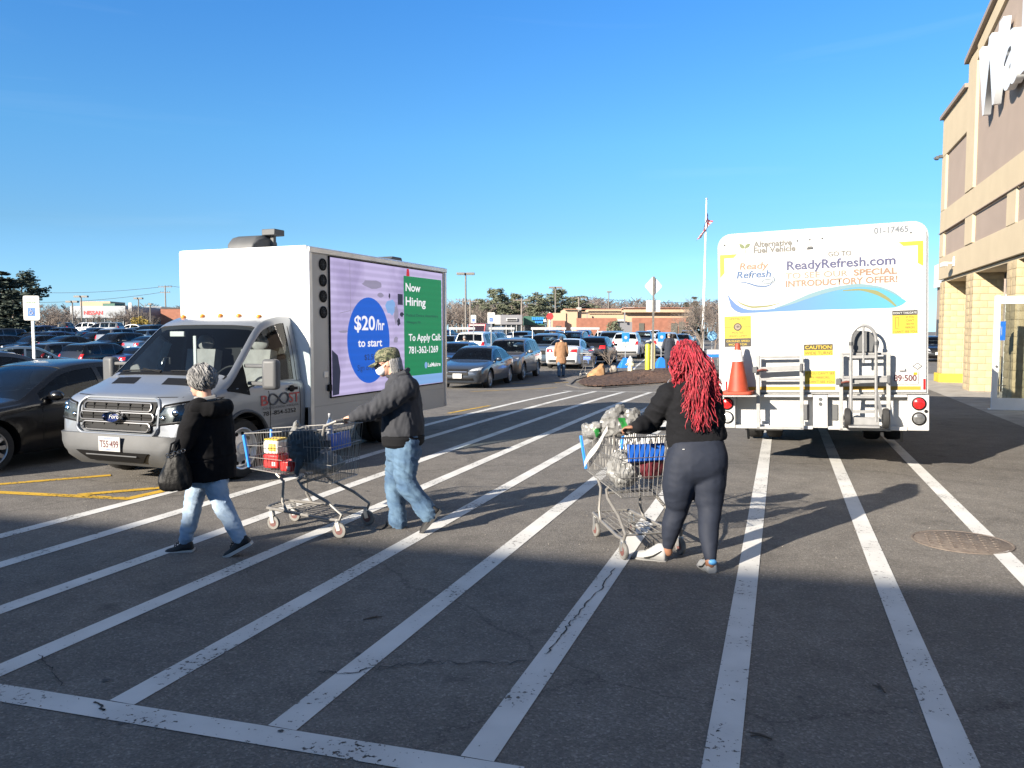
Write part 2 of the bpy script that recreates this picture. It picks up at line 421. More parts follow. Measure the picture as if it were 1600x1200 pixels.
# the near cross line runs at right angles to the stripes; a point on it is (0.. -2.48,3.80)
c0 = Vector((-2.483, 3.805, 0)); cross_s = c0.dot(STR)
c1 = Vector((-0.206, 3.133, 0))
cd = (c1 - c0).normalized()
stripe('cross_line', c0 - cd * 4, c0 + cd * 2.62, 0.15, 'paint', 'white cross line closing the near end of the hatched walkway', 0.004)
for i, o in enumerate(offs):
    base = STN * o
    # start on the cross line
    tpar = ((base - c0).dot(STN)) / max(1e-6, cd.dot(STN)); start = c0 + cd * tpar; s0 = start.dot(STR) + 0.08
    if i >= 7: s0 = 0.2
    s1 = 24.75 if i < 8 else 22
    stripe('walkway_stripe', base + STR * s0, base + STR * s1, 0.145, 'paint',
           f'{ordn[i]} white walkway stripe counted from the van', 0.004 if i < 7 else 0.005, 'white stripes across the driveway')
fe = STR * 24.85
stripe('cross_line', fe + STN * -6.6, fe + STN * 3.2, 0.13, 'paint', 'thin white cross line at the far end of the walkway stripes', 0.0055)
# yellow bay lines in front of the van and black sedan
for k, (a, b2, lb) in enumerate([((0, 757), (173, 743), 'yellow bay line running under the van bumper from the black sedan'),
                                 ((0, 770), (205, 780), 'yellow bay line nearest the walkway, left edge'),
                                 ((121, 774), (262, 762), 'short slanting yellow hatch line before the van'),
                                 ((196, 781), (300, 758), 'yellow hatch line meeting the first white stripe')]):
    p, q = WG(*a), WG(*b2); d = (q - p).normalized()
    if k < 2: p = p - d * 3
    stripe('bay_line', p, q, 0.125, 'ypaint', lb, 0.006 + 0.001 * k, 'yellow bay lines')
for k, (a, b2, lb) in enumerate([((700, 646), (765, 634), 'faded yellow line behind the box van'), ((735, 612), (870, 606), 'faded yellow line beyond the grey sedan'),
                                 ((800, 600), (905, 597), 'faded yellow line beside the mulch island')]):
    stripe('bay_line', WG(*a), WG(*b2), 0.10, 'ypaint', lb, 0.005 + 0.001 * k, 'yellow bay lines')
for k, (a, b2, lb) in enumerate([((985, 583), (1010, 560), 'white bay line by the blue sign and hydrant'), ((880, 575), (1000, 570), 'white stop line behind the boulder')]):
    stripe('bay_line', WG(*a), WG(*b2), 0.10, 'paint', lb, 0.0062, 'white bay lines')

# jagged cracks in the asphalt
def crack(pix, w, lab):
    rng = random.Random(len(pix) * 7 + int(pix[0][0])); P = []
    for (a, b2) in zip(pix, pix[1:]):
        for t in range(10):
            f = t / 10; P.append(WG(a[0] + (b2[0] - a[0]) * f + rng.uniform(-4, 4), a[1] + (b2[1] - a[1]) * f + rng.uniform(-3, 3)))
    mb = MB(); vs = []
    for i, p in enumerate(P):
        d = (P[min(i + 1, len(P) - 1)] - P[max(0, i - 1)]).normalized(); n = Vector((d.y, -d.x, 0)); ww = w * rng.uniform(0.25, 1.0)
        vs += [(p.x + n.x * ww, p.y + n.y * ww, 0.0075), (p.x - n.x * ww, p.y - n.y * ww, 0.0075)]
    mb.add(vs, [(2 * i, 2 * i + 1, 2 * i + 3, 2 * i + 2) for i in range(len(P) - 1)])
    mb.build('pavement_crack', 'crackm', smooth=0, kind='structure', label=lab, cat='crack', group='cracks in the asphalt')
MT['crackm'] = M('crack filler', (0.042, 0.041, 0.04), 0.95)
crack([(500, 1052), (545, 1053), (620, 1040), (700, 1036), (840, 1037)], 0.006, 'long crack crossing the sixth stripe in the shade')
crack([(962, 890), (935, 925), (905, 960), (880, 990), (850, 1030)], 0.006, 'crack running down the seventh stripe')
crack([(150, 1100), (165, 1115)], 0.008, 'short crack at the corner of the cross line')
crack([(60, 1025), (80, 1045), (100, 1078)], 0.004, 'hairline crack near the left end of the cross line')
# gum spots, grit and small stones on the driveway
rgg = random.Random(8); b = MB(); b2_ = MB()
for k in range(110):
    y = 2.8 + 9 * rgg.random() ** 1.4; x = rgg.uniform(-.66, .70) * y; r_ = rgg.uniform(.004, .011) * (1.6 if rgg.random() < .08 else 1); n_ = 9; rr_ = [r_ * rgg.uniform(.7, 1.2) for _ in range(n_)]
    b.add([(x + rr_[i] * 1.2 * math.cos(2 * math.pi * i / n_), y + rr_[i] * math.sin(2 * math.pi * i / n_), .0085) for i in range(n_)], [tuple(range(n_))])
for k in range(700):
    y = 2.8 + 11 * rgg.random() ** 1.3; x = rgg.uniform(-.66, .70) * y; r_ = rgg.uniform(.0025, .006); b2_.add([(x - r_, y - r_, .001), (x + r_, y - r_ * .7, .001), (x + r_ * .8, y + r_, .001), (x - r_ * .9, y + r_ * .8, .001), (x, y, .001 + r_ * 1.5)], [(0, 1, 4), (1, 2, 4), (2, 3, 4), (3, 0, 4)])
b.build('gum_spots', M('trodden gum', (.075, .071, .068), .9), smooth=0, kind='stuff', label='dark gum spots dotted over the driveway', cat='gum spots')
b2_.build('grit', M('grit', (.22, .20, .18), .9), smooth=0, kind='stuff', label='loose grit scattered over the driveway', cat='grit')
# manhole cover
mc = WG(1503, 847)
b = MB(); b.lathe([(0.38, 0.001), (0.38, 0.009), (0.367, 0.009), (0.362, 0.004), (0.355, 0.004), (0.345, 0.010), (0.02, 0.010)], n=48)
for i in range(-6, 7):
    for j in range(-6, 7):
        if (i * i + j * j) < 27 and (i + j) % 2 == 0: b.box((i * 0.058, j * 0.058, 0.011), (0.045, 0.02, 0.006))
b.build('manhole_cover', 'iron', loc=mc, rz=0.4, label='round rusty manhole cover in the asphalt by the store side', cat='manhole cover')
# twig and leaf litter
for k, (u, v, ln, lb) in enumerate([(583, 968, 0.06, 'small dry twig on the shaded asphalt'), (1380, 1077, 0.05, 'dark squashed leaf right of the eighth stripe'), (1190, 1150, 0.05, 'dark squashed leaf at the bottom by the eighth stripe')]):
    p = WG(u, v); b = MB()
    b.tube([(-ln, 0, 0.006), (0, 0.01, 0.010), (ln, 0.02, 0.006)], [0.003, 0.006, 0.002], 6); b.tube([(0, 0.01, 0.009), (ln * 0.5, 0.045, 0.006)], 0.003, 5)
    b.build('twig', M('dry twig %d' % k, (0.08, 0.06, 0.045), 0.9), loc=p, rz=0.3 + k, label=lb, cat='twig')
# concrete sidewalk along the store: raised slab with a yellow kerb
FO = 5.18                      # offset of the store front along STN
def fpt(k, out=0.0, z=0.0):
    """store front point: k metres from the far corner towards the camera, out metres out of the wall"""
    p = Vector((14.807, 27.916, 0)) - STR * k - STN * out; p.z = z; return p
# ================================================================ the store on the right
MT['tan'] = M('tan render', (0.42, 0.345, 0.235), 0.9, var=0.05, scale=1.2, bump=0.12, bscale=90)
MT['field'] = M('brown render', (0.28, 0.22, 0.18), 0.9, var=0.06, scale=1.0, bump=0.12, bscale=90)
MT['coping'] = M('brown metal coping', (0.25, 0.20, 0.165), 0.7, 0.0)
MT['block'] = M('split face block', (0.37, 0.29, 0.175), 0.95, var=0.12, scale=4, bump=0.35, bscale=22)
MT['mortar'] = M('mortar', (0.345, 0.27, 0.165), 0.95, var=0.1, scale=9)
MT['kyellow'] = M('yellow kerb paint', (0.52, 0.38, 0.03), 0.7, var=0.14, scale=5)
MT['storein'] = M('dim shop interior', (0.05, 0.05, 0.05), 0.8, var=0.3, scale=1)
store = empty('store', (14.807, 27.916, 0), math.atan2(-STR.y, -STR.x),
              'tan and brown big store with block piers at the right edge', 'building')
KE = 24.0
def apex(k): return 9.78 + 0.185 * (min(k, 14.0) - 3.1) - 0.185 * max(0, k - 14.0)
# rear body: field-coloured wall plane with the gable, and the block of the store behind
b = MB()
b.prism([(-0.78, 3.57), (3.15, 3.57), (3.15, 9.1), (-0.78, 9.1)], lambda a, z, h: Vector((a, h, z)), 0.07, 30)
b.prism([(3.16, 3.57), (KE, 3.57), (KE, apex(KE) - 0.1), (14, apex(14) - 0.1), (3.16, apex(3.16) - 0.1)], lambda a, z, h: Vector((a, h, z)), 0.05, 6)
b.prism([(3.16, 3.57), (KE, 3.57), (KE, 8.9), (3.16, 8.9)], lambda a, z, h: Vector((a, h, z)), 6.01, 30)
b.build('wall_field', 'field', store, smooth=0)
b = MB(); b.box((11.5, 16, 1.78), (25, 26, 3.55)); b.build('ground_floor_wall', 'storein', store, smooth=0)
def band(k0, k1, z0, z1, out=0.0, th=0.09, name='render_band', m='tan'):
    b = MB(); b.box(((k0 + k1) / 2, -out + th / 2, (z0 + z1) / 2), (k1 - k0, th, z1 - z0)); return b.build(name, m, store, smooth=0, bevel=0.012, seg=1)
band(-0.8, KE, 3.55, 4.32); band(-0.8, KE, 5.18, 5.92, 0.004)
band(-0.8, 3.28, 7.80, 9.12, 0.002)
band(-0.797, -0.08, 4.325, 5.175, 0.002); band(-0.797, -0.08, 5.925, 7.795, 0.002)
band(3.5, 4.55, 4.325, 5.175, 0.03); band(3.3, 4.42, 5.925, 9.86, 0.03)
for k0 in (8.2, 12.6, 17.0, 21.4): band(k0, k0 + 0.86, 4.325, 5.175, 0.004)
b = MB()
b.box((KE / 2 - 0.4, -0.02, 5.165), (KE + 0.84, 0.05, 0.022)); b.build('drip_edge', 'field', store, smooth=0)
# raking band under the gable and the copings
b = MB(); b.prism([(4.42, apex(4.42) - 0.48), (14, apex(14) - 0.48), (14, apex(14) - 0.06), (4.42, apex(4.42) - 0.06)], lambda a, z, h: Vector((a, h, z)), -0.03, 0.08)
b.build('render_band', 'tan', store, smooth=0)
b = MB(); b.prism([(3.18, apex(3.18)), (14, apex(14)), (14, apex(14) + 0.14), (3.18, apex(3.18) + 0.14)], lambda a, z, h: Vector((a, h, z)), -0.14, 0.5)
b.prism([(14.01, apex(14)), (KE, apex(KE)), (KE, apex(KE) + 0.14), (14.01, apex(14) + 0.14)], lambda a, z, h: Vector((a, h, z)), -0.14, 0.5)
b.build('coping', 'coping', store, smooth=0)
b = MB(); b.box((1.15, 0.14, 9.18), (4.1, 0.5, 0.12)); b.box((-0.72, 15, 9.18), (0.36, 29, 0.12)); b.build('coping', 'coping', store, smooth=0)
b = MB(); b.box((11.6, 0.55, 3.50), (24.8, 0.9, 0.08)); b.build('soffit', 'tan', store, smooth=0)
# raised sign letters
zb = 7.62
MT['letterface'] = M('white sign plastic', (0.55, 0.57, 0.59), 0.4, var=0.04, scale=2)
for ch, k0, w in [('W', 5.30, 2.6), ('a', 8.05, 1.35), ('l', 9.62, 0.42), ('m', 10.3, 2.1), ('a', 12.6, 1.35), ('r', 14.15, 0.9), ('t', 15.2, 0.9)]:
    text(ch, 'letterface', store, (k0 + .25, -0.13, zb), (1, 0, 0), (0, 0, 1), 1.86, w, name='sign_letter', ext=0.09, bold=0.032)
# split face block piers
rng = random.Random(3)
def block_mesh(w, d, h, seed):
    r = random.Random(seed); mb = MB(); n = 3
    def face(fn):
        mb.grid(fn, n, n)
    J = [[[r.uniform(0.0, 0.03) if 0 < i < n and 0 < j < n else r.uniform(0, 0.008) for j in range(n + 1)] for i in range(n + 1)] for _ in range(2)]
    face(lambda u, v: Vector((w / 2 + J[0][round(u * n)][round(v * n)], -d / 2 + d * u, h * v)))          # towards camera (+x)
    face(lambda u, v: Vector((-w / 2 + w * u, -d / 2 - J[1][round(u * n)][round(v * n)], h * v)))         # outward (-y)
    mb.add([(-w / 2, -d / 2, h), (w / 2, -d / 2, h), (w / 2, d / 2, h), (-w / 2, d / 2, h)], [(0, 1, 2, 3)])
    return mb.mesh('block', 'block', 50, fix=False)
BLK = [block_mesh(0.385, 0.385, 0.195, i) for i in range(7)]
def pier(k0, k1, y0, y1, z0, z1):
    mb = MB(); mb.box(((k0 + k1) / 2, (y0 + y1) / 2, (z0 + z1) / 2), (k1 - k0 - 0.02, y1 - y0 - 0.02, z1 - z0))
    core = mb.build('block_pier', 'mortar', store, smooth=0)
    nz_ = round((z1 - z0) / 0.203); na = max(1, round((y1 - y0) / 0.4)); nb = max(1, round((k1 - k0) / 0.4))
    for c in range(nz_):
        z = z0 + (z1 - z0) * c / nz_; off = 0.2 if c % 2 else 0.0
        for i in range(na + (1 if off else 0)):
            a = max(y0, y0 + i * 0.4 - off); e = min(y1, y0 + (i + 1) * 0.4 - off)
            if e - a < 0.05: continue
            o = link('block', BLK[rng.randrange(7)], core); s = (e - a - 0.007) / 0.385
            o.location = (k1 - 0.19, (a + e) / 2, z + 0.004); o.scale = (1, s, (z1 - z0) / nz_ / 0.203)
        for i in range(nb):
            a = max(k0, k0 + i * 0.4 - 0); e = min(k1 - 0.39, a + 0.4)
            if e - a < 0.1: continue
            o = link('block', BLK[rng.randrange(7)], core); s = (e - a - 0.007) / 0.385
            o.location = ((a + e) / 2, y0 + 0.19, z + 0.004); o.scale = (s, 1, (z1 - z0) / nz_ / 0.203)
pier(-0.75, 0.1, 0.06, 1.02, 0.30, 3.46)
pier(3.55, 4.45, 0.06, 0.86, 0.0, 3.46)
pier(8.25, 9.05, 0.06, 0.86, 0.0, 3.46)
b = MB(); b.box((-0.3, 0.52, 0.15), (1.0, 1.12, 0.30)); b.build('yellow_plinth', 'kyellow', store, smooth=0, bevel=0.02)
# storefront glazing between the piers, white mullions
for (k0, k1) in ((4.5, 8.2), (9.1, 13.0), (0.15, 3.5)):
    if k0 > 1:
        b = MB(); b.box(((k0 + k1) / 2, 0.95, 1.73), (k1 - k0, 0.012, 3.40)); b.build('shop_window', 'glassc', store, smooth=0)
        b = MB(); n = 4
        for i in range(n + 1): b.box((k0 + 0.03 + (k1 - k0 - 0.06) * i / n, 0.95, 1.73), (0.06, 0.11, 3.40))
        for i in range(n):
            xa = k0 + 0.03 + (k1 - k0 - 0.06) * (i + 0.5) / n
            for z in (0.1, 2.45, 3.38): b.box((xa, 0.95, z), ((k1 - k0 - 0.06) / n - 0.062, 0.10, 0.08))
        b.build('mullion', 'white', store, smooth=0)
    else:
        b = MB(); b.box(((k0 + k1) / 2, 0.95, 1.73), (k1 - k0, 0.1, 3.40)); b.build('recess_wall', 'tan', store, smooth=0)
# glass wind screen standing out from the front
ws = empty('glass_wind_screen', (0, 0, 0), 0, 'white framed glass wind screen standing out from the store front', 'glass screen')
ws.matrix_world = Matrix.Translation(WG(1548, 640)) @ Matrix.Rotation(math.atan2(STN.y, STN.x), 4, 'Z')
b = MB()
b.box((0.055, 0, 1.27), (0.11, 0.07, 2.54)); b.box((1.75, 0, 1.27), (0.11, 0.07, 2.54))
b.box((0.902, 0, 2.45), (1.584, 0.066, 0.16)); b.box((0.902, 0, 0.15), (1.584, 0.066, 0.24)); b.box((0.9, 0, 0.015), (1.9, 0.12, 0.03))
b.build('frame', 'white', ws, smooth=0)
b = MB(); b.box((0.902, 0, 1.32), (1.584, 0.012, 2.1)); b.build('pane', 'glassc', ws, smooth=0)
b = MB(); b.box((0.06, -0.06, 0.98), (0.03, 0.06, 0.05)); b.build('lock', 'dgrey', ws, smooth=0)
# blue poster on the shop window behind it
ps = empty('window_poster', (0, 0, 0), 0, 'small blue poster seen through the glass wind screen', 'poster')
ps.matrix_world = Matrix.Translation(WD(1563.5, 517, 18.9)) @ Matrix.Rotation(math.atan2(STN.y, STN.x), 4, 'Z')
b = MB(); b.prism([(-0.10, -0.22), (0.10, -0.22), (0.10, 0.22), (-0.10, 0.22)], lambda a, z, h: Vector((a, h, z)), -0.004, 0.004); b.build('sheet', 'blue', ps, smooth=0)
b = MB(); [b.box((-0.05 + 0.035 * i, -0.006, 0.0), (0.012, 0.002, 0.3 - 0.05 * i)) for i in range(3)]; b.build('print', 'signwhite', ps, smooth=0)
ph = MB(); ph.cyl((0, 0, -0.22), (0, 0, -1.5), 0.012, n=8); ph.box((0, 0, -1.28), (0.25, 0.2, 0.02)); ph.build('stand', 'steel', ps)
# small fittings on the front
b = MB(); b.box((-0.74, -0.06, 7.85), (0.14, 0.14, 0.10)); b.box((-0.76, -0.17, 7.81), (0.20, 0.10, 0.12)); b.cyl((-0.76, -0.22, 7.81), (-0.76, -0.26, 7.78), 0.05, n=10)
b.build('floodlight', 'dgrey', store, bevel=0.01)
b = MB(); b.cyl((1.9, 0, 3.95), (1.9, -0.22, 3.95), 0.03, n=8); b.box((1.95, -0.3, 3.9), (0.5, 0.14, 0.13)); b.box((1.9, -0.012, 4.0), (0.16, 0.03, 0.3))
b.build('security_camera', 'white', store, bevel=0.01)
# flush concrete apron along the store
b = MB()
b.grid(lambda u, v: fpt(-6 + 34 * u, 0.95 - 2.6 * v + 0.0, 0.003), 20, 3)
b.build('sidewalk', 'concrete', smooth=0, kind='structure', label='concrete apron along the store front', cat='pavement')
# wing of the store behind the camera; its parapet shades the near driveway
SHL = 7.0 / math.tan(SUN_EL)
wa = Vector((-4.888, 7.602, 0)) - SHD * SHL; wb = Vector((3.473, 5.367, 0)) - SHD * SHL; wdv = (wb - wa).normalized()
wing = empty('store_wing', wa, math.atan2(wdv.y, wdv.x), 'tan store wing behind the viewpoint that shades the near driveway', 'building')
b = MB(); b.box((3.0, -5.0, 3.42), (50, 10, 6.84)); b.build('wall', 'tan', wing, smooth=0)
b = MB(); b.box((3.0, -0.2, 6.925), (50.2, 0.4, 0.15)); b.build('coping', 'coping', wing, smooth=0)
b = MB(); b.box((3.0, 0.02, 1.6), (46, 0.03, 0.5)); b.build('render_band', 'field', wing, smooth=0)
# low shop block far beyond the store corner
an = empty('shop_block', onground(1475, 62), math.atan2(-STR.y, -STR.x), 'low pink shop block glimpsed between the water truck and the store', 'building')
b = MB(); b.box((0, 8, 2.9), (14, 15, 5.8)); b.build('wall', 'field', an, smooth=0)
b = MB(); b.box((0, 0.4, 6.3), (14.2, 0.3, 1.9)); b.build('sign_panel', 'white', an, smooth=0)
b = MB(); b.box((0, 0.42, 1.4), (12, 0.1, 2.6)); b.build('shop_window', 'dgrey', an, smooth=0)
# ================================================================ cars
class Shell:
    """a car body as sections along x (forward) given by profile curves"""
    def __init__(s, top, belt, wid, bot, tum=0.30, hh=0.5, xs=None):
        s.top, s.belt, s.wid, s.bot = pchip(top), pchip(belt), pchip(wid), pchip(bot); s.tum, s.hh = tum, hh
        s.x0, s.x1 = top[0][0] if top[0][0] < top[-1][0] else top[-1][0], max(top[0][0], top[-1][0])
        s.cache = {}
    def sec(s, x, dw=0.0, dt=0.0):
        k = (round(x, 4), dw, dt)
        if k in s.cache: return s.cache[k]
        w = s.wid(x) - dw; zt = s.top(x) - dt; zs = min(s.belt(x), zt - 0.03); zb = s.bot(x) + dt
        h = zt - zs; wr = w * (0.945 - s.tum * min(1, h / s.hh))
        dz = min(0.075, 0.75 * h); bz = zt - dz; A = (w * 0.945, zs + min(0.012, 0.1 * h))
        zm = zb + (zs - zb) * 0.52
        P = [(0, zb), (w * 0.6, zb), (w * 0.88, zb + 0.015), (w * 0.955, zb + 0.06), (w * 0.985, zb + 0.15), (w, zm), (w * 0.997, zs - (zs - zm) * 0.45), (w * 0.98, zs - (zs - zm) * 0.12), (w * 0.962, zs - 0.004), A]
        B = (wr, bz)
        for t in (0.33, 0.67): P.append((A[0] + (B[0] - A[0]) * t + 0.02 * min(1, h / s.hh) * math.sin(math.pi * t), A[1] + (B[1] - A[1]) * t))
        P += [B, (wr * 0.965, zt - dz * 0.55), (wr * 0.88, zt - dz * 0.24), (wr * 0.5, zt - dz * 0.05), (0, zt)]
        s.cache[k] = P; return P
    def loft(s, xs, dw=0.0, dt=0.0):
        rings = []
        for x in xs:
            P = s.sec(x, dw, dt)
            rings.append([Vector((x, y, z)) for y, z in P] + [Vector((x, -y, z)) for y, z in P[-2:0:-1]])
        return rings
    def yside(s, x, z):
        P = s.sec(x); best = 0
        for (a, b) in zip(P, P[1:]):
            if (a[1] - z) * (b[1] - z) <= 0 and abs(b[1] - a[1]) > 1e-6:
                t = (z - a[1]) / (b[1] - a[1]); best = max(best, a[0] + t * (b[0] - a[0]))
        return best
    def ztop(s, x, y):
        P = s.sec(x); y = abs(y); best = P[-1][1] if y < 1e-6 else 0
        for (a, b) in zip(P, P[1:]):
            if (a[0] - y) * (b[0] - y) <= 0 and abs(b[0] - a[0]) > 1e-6:
                t = (y - a[0]) / (b[0] - a[0]); best = max(best, a[1] + t * (b[1] - a[1]))
        return best
    def inside(s, x, y, z): return s.bot(x) - 0.001 <= z and s.ztop(x, y) >= z and s.yside(x, z) >= abs(y)
    def xend(s, y, z, front=True):
        st = -0.02 if front else 0.02; x = s.x1 if front else s.x0
        for _ in range(90):
            if s.inside(x, y, z): break
            x += st
        lo, hi = x, x - st
        for _ in range(6):
            m = (lo + hi) / 2
            if s.inside(m, y, z): lo = m
            else: hi = m
        return lo
    # patches laid on the body
    def front(s, y, z, o=0.0): return Vector((s.xend(y, z, True) + o, y, z))
    def rear(s, y, z, o=0.0): return Vector((s.xend(y, z, False) - o, y, z))
    def side(s, x, z, sg, o=0.0): return Vector((x, sg * (s.yside(x, z) + o), z))
    def roof(s, x, y, o=0.0): return Vector((x, y, s.ztop(x, y) + o))
def quad(c, u, v):
    (a, b), (e, f) = (c[0], c[1]), (c[3], c[2])
    return (a[0] * (1 - u) * (1 - v) + b[0] * u * (1 - v) + f[0] * u * v + e[0] * (1 - u) * v, a[1] * (1 - u) * (1 - v) + b[1] * u * (1 - v) + f[1] * u * v + e[1] * (1 - u) * v)
def lens(mb, fn, c, nu=7, nv=4, o=0.012, bulge=0.0, m=0):
    """closed thin pad over quad c of the mapped surface"""
    def P(u, v, oo):
        a, b = quad(c, u, v); return fn(a, b, oo + (bulge * math.sin(math.pi * u) * math.sin(math.pi * v) if oo > 0 else 0))
    top = [[P(i / nu, j / nv, o) for j in range(nv + 1)] for i in range(nu + 1)]
    bot = [[P(i / nu, j / nv, -0.03) for j in range(nv + 1)] for i in range(nu + 1)]
    idx = [(i, 0) for i in range(nu)] + [(nu, j) for j in range(nv)] + [(i, nv) for i in range(nu, 0, -1)] + [(0, j) for j in range(nv, 0, -1)]
    mb.grid(lambda u, v: top[round(u * nu)][round(v * nv)], nu, nv, m)
    n = len(idx); vs = [top[i][j] for i, j in idx] + [bot[i][j] for i, j in idx]
    mb.add(vs, [(k, (k + 1) % n, n + (k + 1) % n, n + k) for k in range(n)], m)
def boolean(me, cut, solver='MANIFOLD', slots=None):
    o = bpy.data.objects.new('b', me); c = bpy.data.objects.new('c', cut); COL.objects.link(o); COL.objects.link(c)
    n0 = len(me.polygons)
    for sv in (solver, 'EXACT'):
        o.modifiers.clear(); md = o.modifiers.new('b', 'BOOLEAN'); md.operation = 'DIFFERENCE'; md.object = c; md.solver = sv
        dg = bpy.context.evaluated_depsgraph_get(); dg.update()
        r = bpy.data.meshes.new_from_object(o.evaluated_get(dg))
        if len(r.polygons) > n0 * 0.4: break
    bpy.data.objects.remove(o); bpy.data.objects.remove(c); return r
def shade(me, ang=35):
    me.polygons.foreach_set('use_smooth', [True] * len(me.polygons)); me.set_sharp_from_angle(angle=R(ang)); return me

TYPES = {
 'sedan': dict(L=4.80, top=[(2.40, .58), (2.36, .66), (2.25, .73), (1.95, .82), (1.25, .93), (1.02, .96), (.62, 1.17), (.22, 1.37), (-.1, 1.43), (-.45, 1.45), (-.9, 1.42), (-1.35, 1.28), (-1.78, 1.10), (-2.1, 1.06), (-2.3, 1.03), (-2.38, .95), (-2.40, .82)],
   belt=[(2.40, .54), (2.3, .66), (1.9, .76), (1.0, .87), (.6, .89), (-.5, .93), (-1.6, .99), (-2.2, .99), (-2.4, .76)],
   wid=[(2.40, .62), (2.35, .70), (2.2, .80), (1.9, .87), (1.4, .905), (0, .915), (-1.4, .905), (-1.9, .87), (-2.25, .79), (-2.36, .72), (-2.40, .64)],
   bot=[(2.40, .34), (2.34, .24), (2.1, .19), (-2.0, .19), (-2.3, .27), (-2.40, .40)], wx=(1.42, -1.38), wr=.335, side=[(.70, -.26), (-.34, -1.42)], ws=(.98, .20), rs=(-.98, -1.74), zl=(.62, .72), zt=(.80, .96), seat=(-.25, -1.15), tum=.27),
 'suv': dict(L=4.60, top=[(2.30, .66), (2.26, .80), (2.15, .92), (1.85, 1.0), (1.2, 1.08), (1.0, 1.11), (.65, 1.35), (.32, 1.57), (0, 1.65), (-.5, 1.69), (-1.4, 1.66), (-1.85, 1.59), (-2.08, 1.32), (-2.2, 1.06), (-2.27, .9), (-2.30, .70)],
   belt=[(2.30, .60), (2.2, .80), (1.9, .92), (1.0, 1.02), (-1.0, 1.08), (-2.0, 1.10), (-2.2, 1.02), (-2.3, .66)],
   wid=[(2.30, .66), (2.25, .76), (2.1, .85), (1.7, .91), (0, .925), (-1.7, .91), (-2.1, .87), (-2.25, .80), (-2.30, .72)],
   bot=[(2.30, .42), (2.2, .28), (1.9, .24), (-1.9, .24), (-2.2, .32), (-2.30, .45)], wx=(1.40, -1.32), wr=.36, side=[(.72, -.20), (-.28, -1.02), (-1.10, -1.78)], ws=(.97, .30), rs=(-1.86, -2.10), zl=(.74, .87), zt=(.90, 1.14), seat=(-.2, -1.05), tum=.22),
 'hatch': dict(L=4.10, top=[(2.05, .60), (2.0, .70), (1.85, .80), (1.5, .88), (1.05, .95), (.9, .99), (.5, 1.25), (.18, 1.42), (-.2, 1.49), (-.8, 1.50), (-1.4, 1.44), (-1.75, 1.28), (-1.95, 1.02), (-2.03, .85), (-2.05, .68)],
   belt=[(2.05, .55), (1.9, .72), (1.0, .90), (-1.0, .98), (-1.7, 1.02), (-1.95, .95), (-2.05, .62)],
   wid=[(2.05, .60), (2.0, .70), (1.85, .79), (1.5, .86), (0, .885), (-1.5, .87), (-1.85, .81), (-2.0, .72), (-2.05, .64)],
   bot=[(2.05, .35), (1.95, .23), (1.7, .19), (-1.7, .19), (-1.95, .27), (-2.05, .40)], wx=(1.28, -1.25), wr=.32, side=[(.62, -.22), (-.30, -1.05), (-1.12, -1.5)], ws=(.86, .16), rs=(-1.46, -1.86), zl=(.64, .76), zt=(.84, 1.02), seat=(-.25, -1.0), tum=.23),
 'minivan': dict(L=5.0, top=[(2.5, .62), (2.45, .76), (2.3, .88), (1.95, .98), (1.5, 1.08), (1.35, 1.12), (.9, 1.42), (.5, 1.63), (.1, 1.72), (-.6, 1.76), (-1.7, 1.73), (-2.15, 1.64), (-2.35, 1.30), (-2.45, 1.0), (-2.49, .85), (-2.5, .66)],
   belt=[(2.5, .57), (2.4, .76), (1.9, .9), (1.2, 1.0), (-1.0, 1.05), (-2.2, 1.08), (-2.4, .98), (-2.5, .62)],
   wid=[(2.5, .66), (2.44, .78), (2.25, .88), (1.8, .96), (0, .98), (-1.9, .97), (-2.3, .92), (-2.45, .84), (-2.5, .76)],
   bot=[(2.5, .38), (2.4, .25), (2.1, .2), (-2.1, .2), (-2.4, .28), (-2.5, .42)], wx=(1.62, -1.45), wr=.345, side=[(1.02, 0.0), (-.09, -1.15), (-1.25, -2.0)], ws=(1.30, .46), rs=(-2.17, -2.37), zl=(.72, .88), zt=(.88, 1.2), seat=(.05, -.9), tum=.2),
}
CARMATS = {}
def paint(name, col, metal=0.35):
    if name not in CARMATS: CARMATS[name] = M('car paint ' + name, col, 0.30, metal, coat=0.9, var=0.04, scale=2)
    return CARMATS[name]
paint('white', (.78, .78, .77), 0.0); CARMATS['black'] = M('car paint black', (.004, .004, .005), .25, 0, coat=.45); paint('charcoal', (.055, .06, .068)); paint('silver', (.46, .47, .48), .55)
paint('taupe', (.16, .15, .138), .5); paint('dark blue', (.018, .035, .10), .3); paint('blue', (.05, .13, .32), .4); paint('red', (.35, .02, .02), .2); paint('grey', (.17, .18, .19), .45)
paint('maroon', (.11, .015, .02), .3); paint('slate blue', (.10, .14, .19), .4); paint('graphite', (.045, .055, .072), .45); paint('gold', (.33, .28, .19), .5)

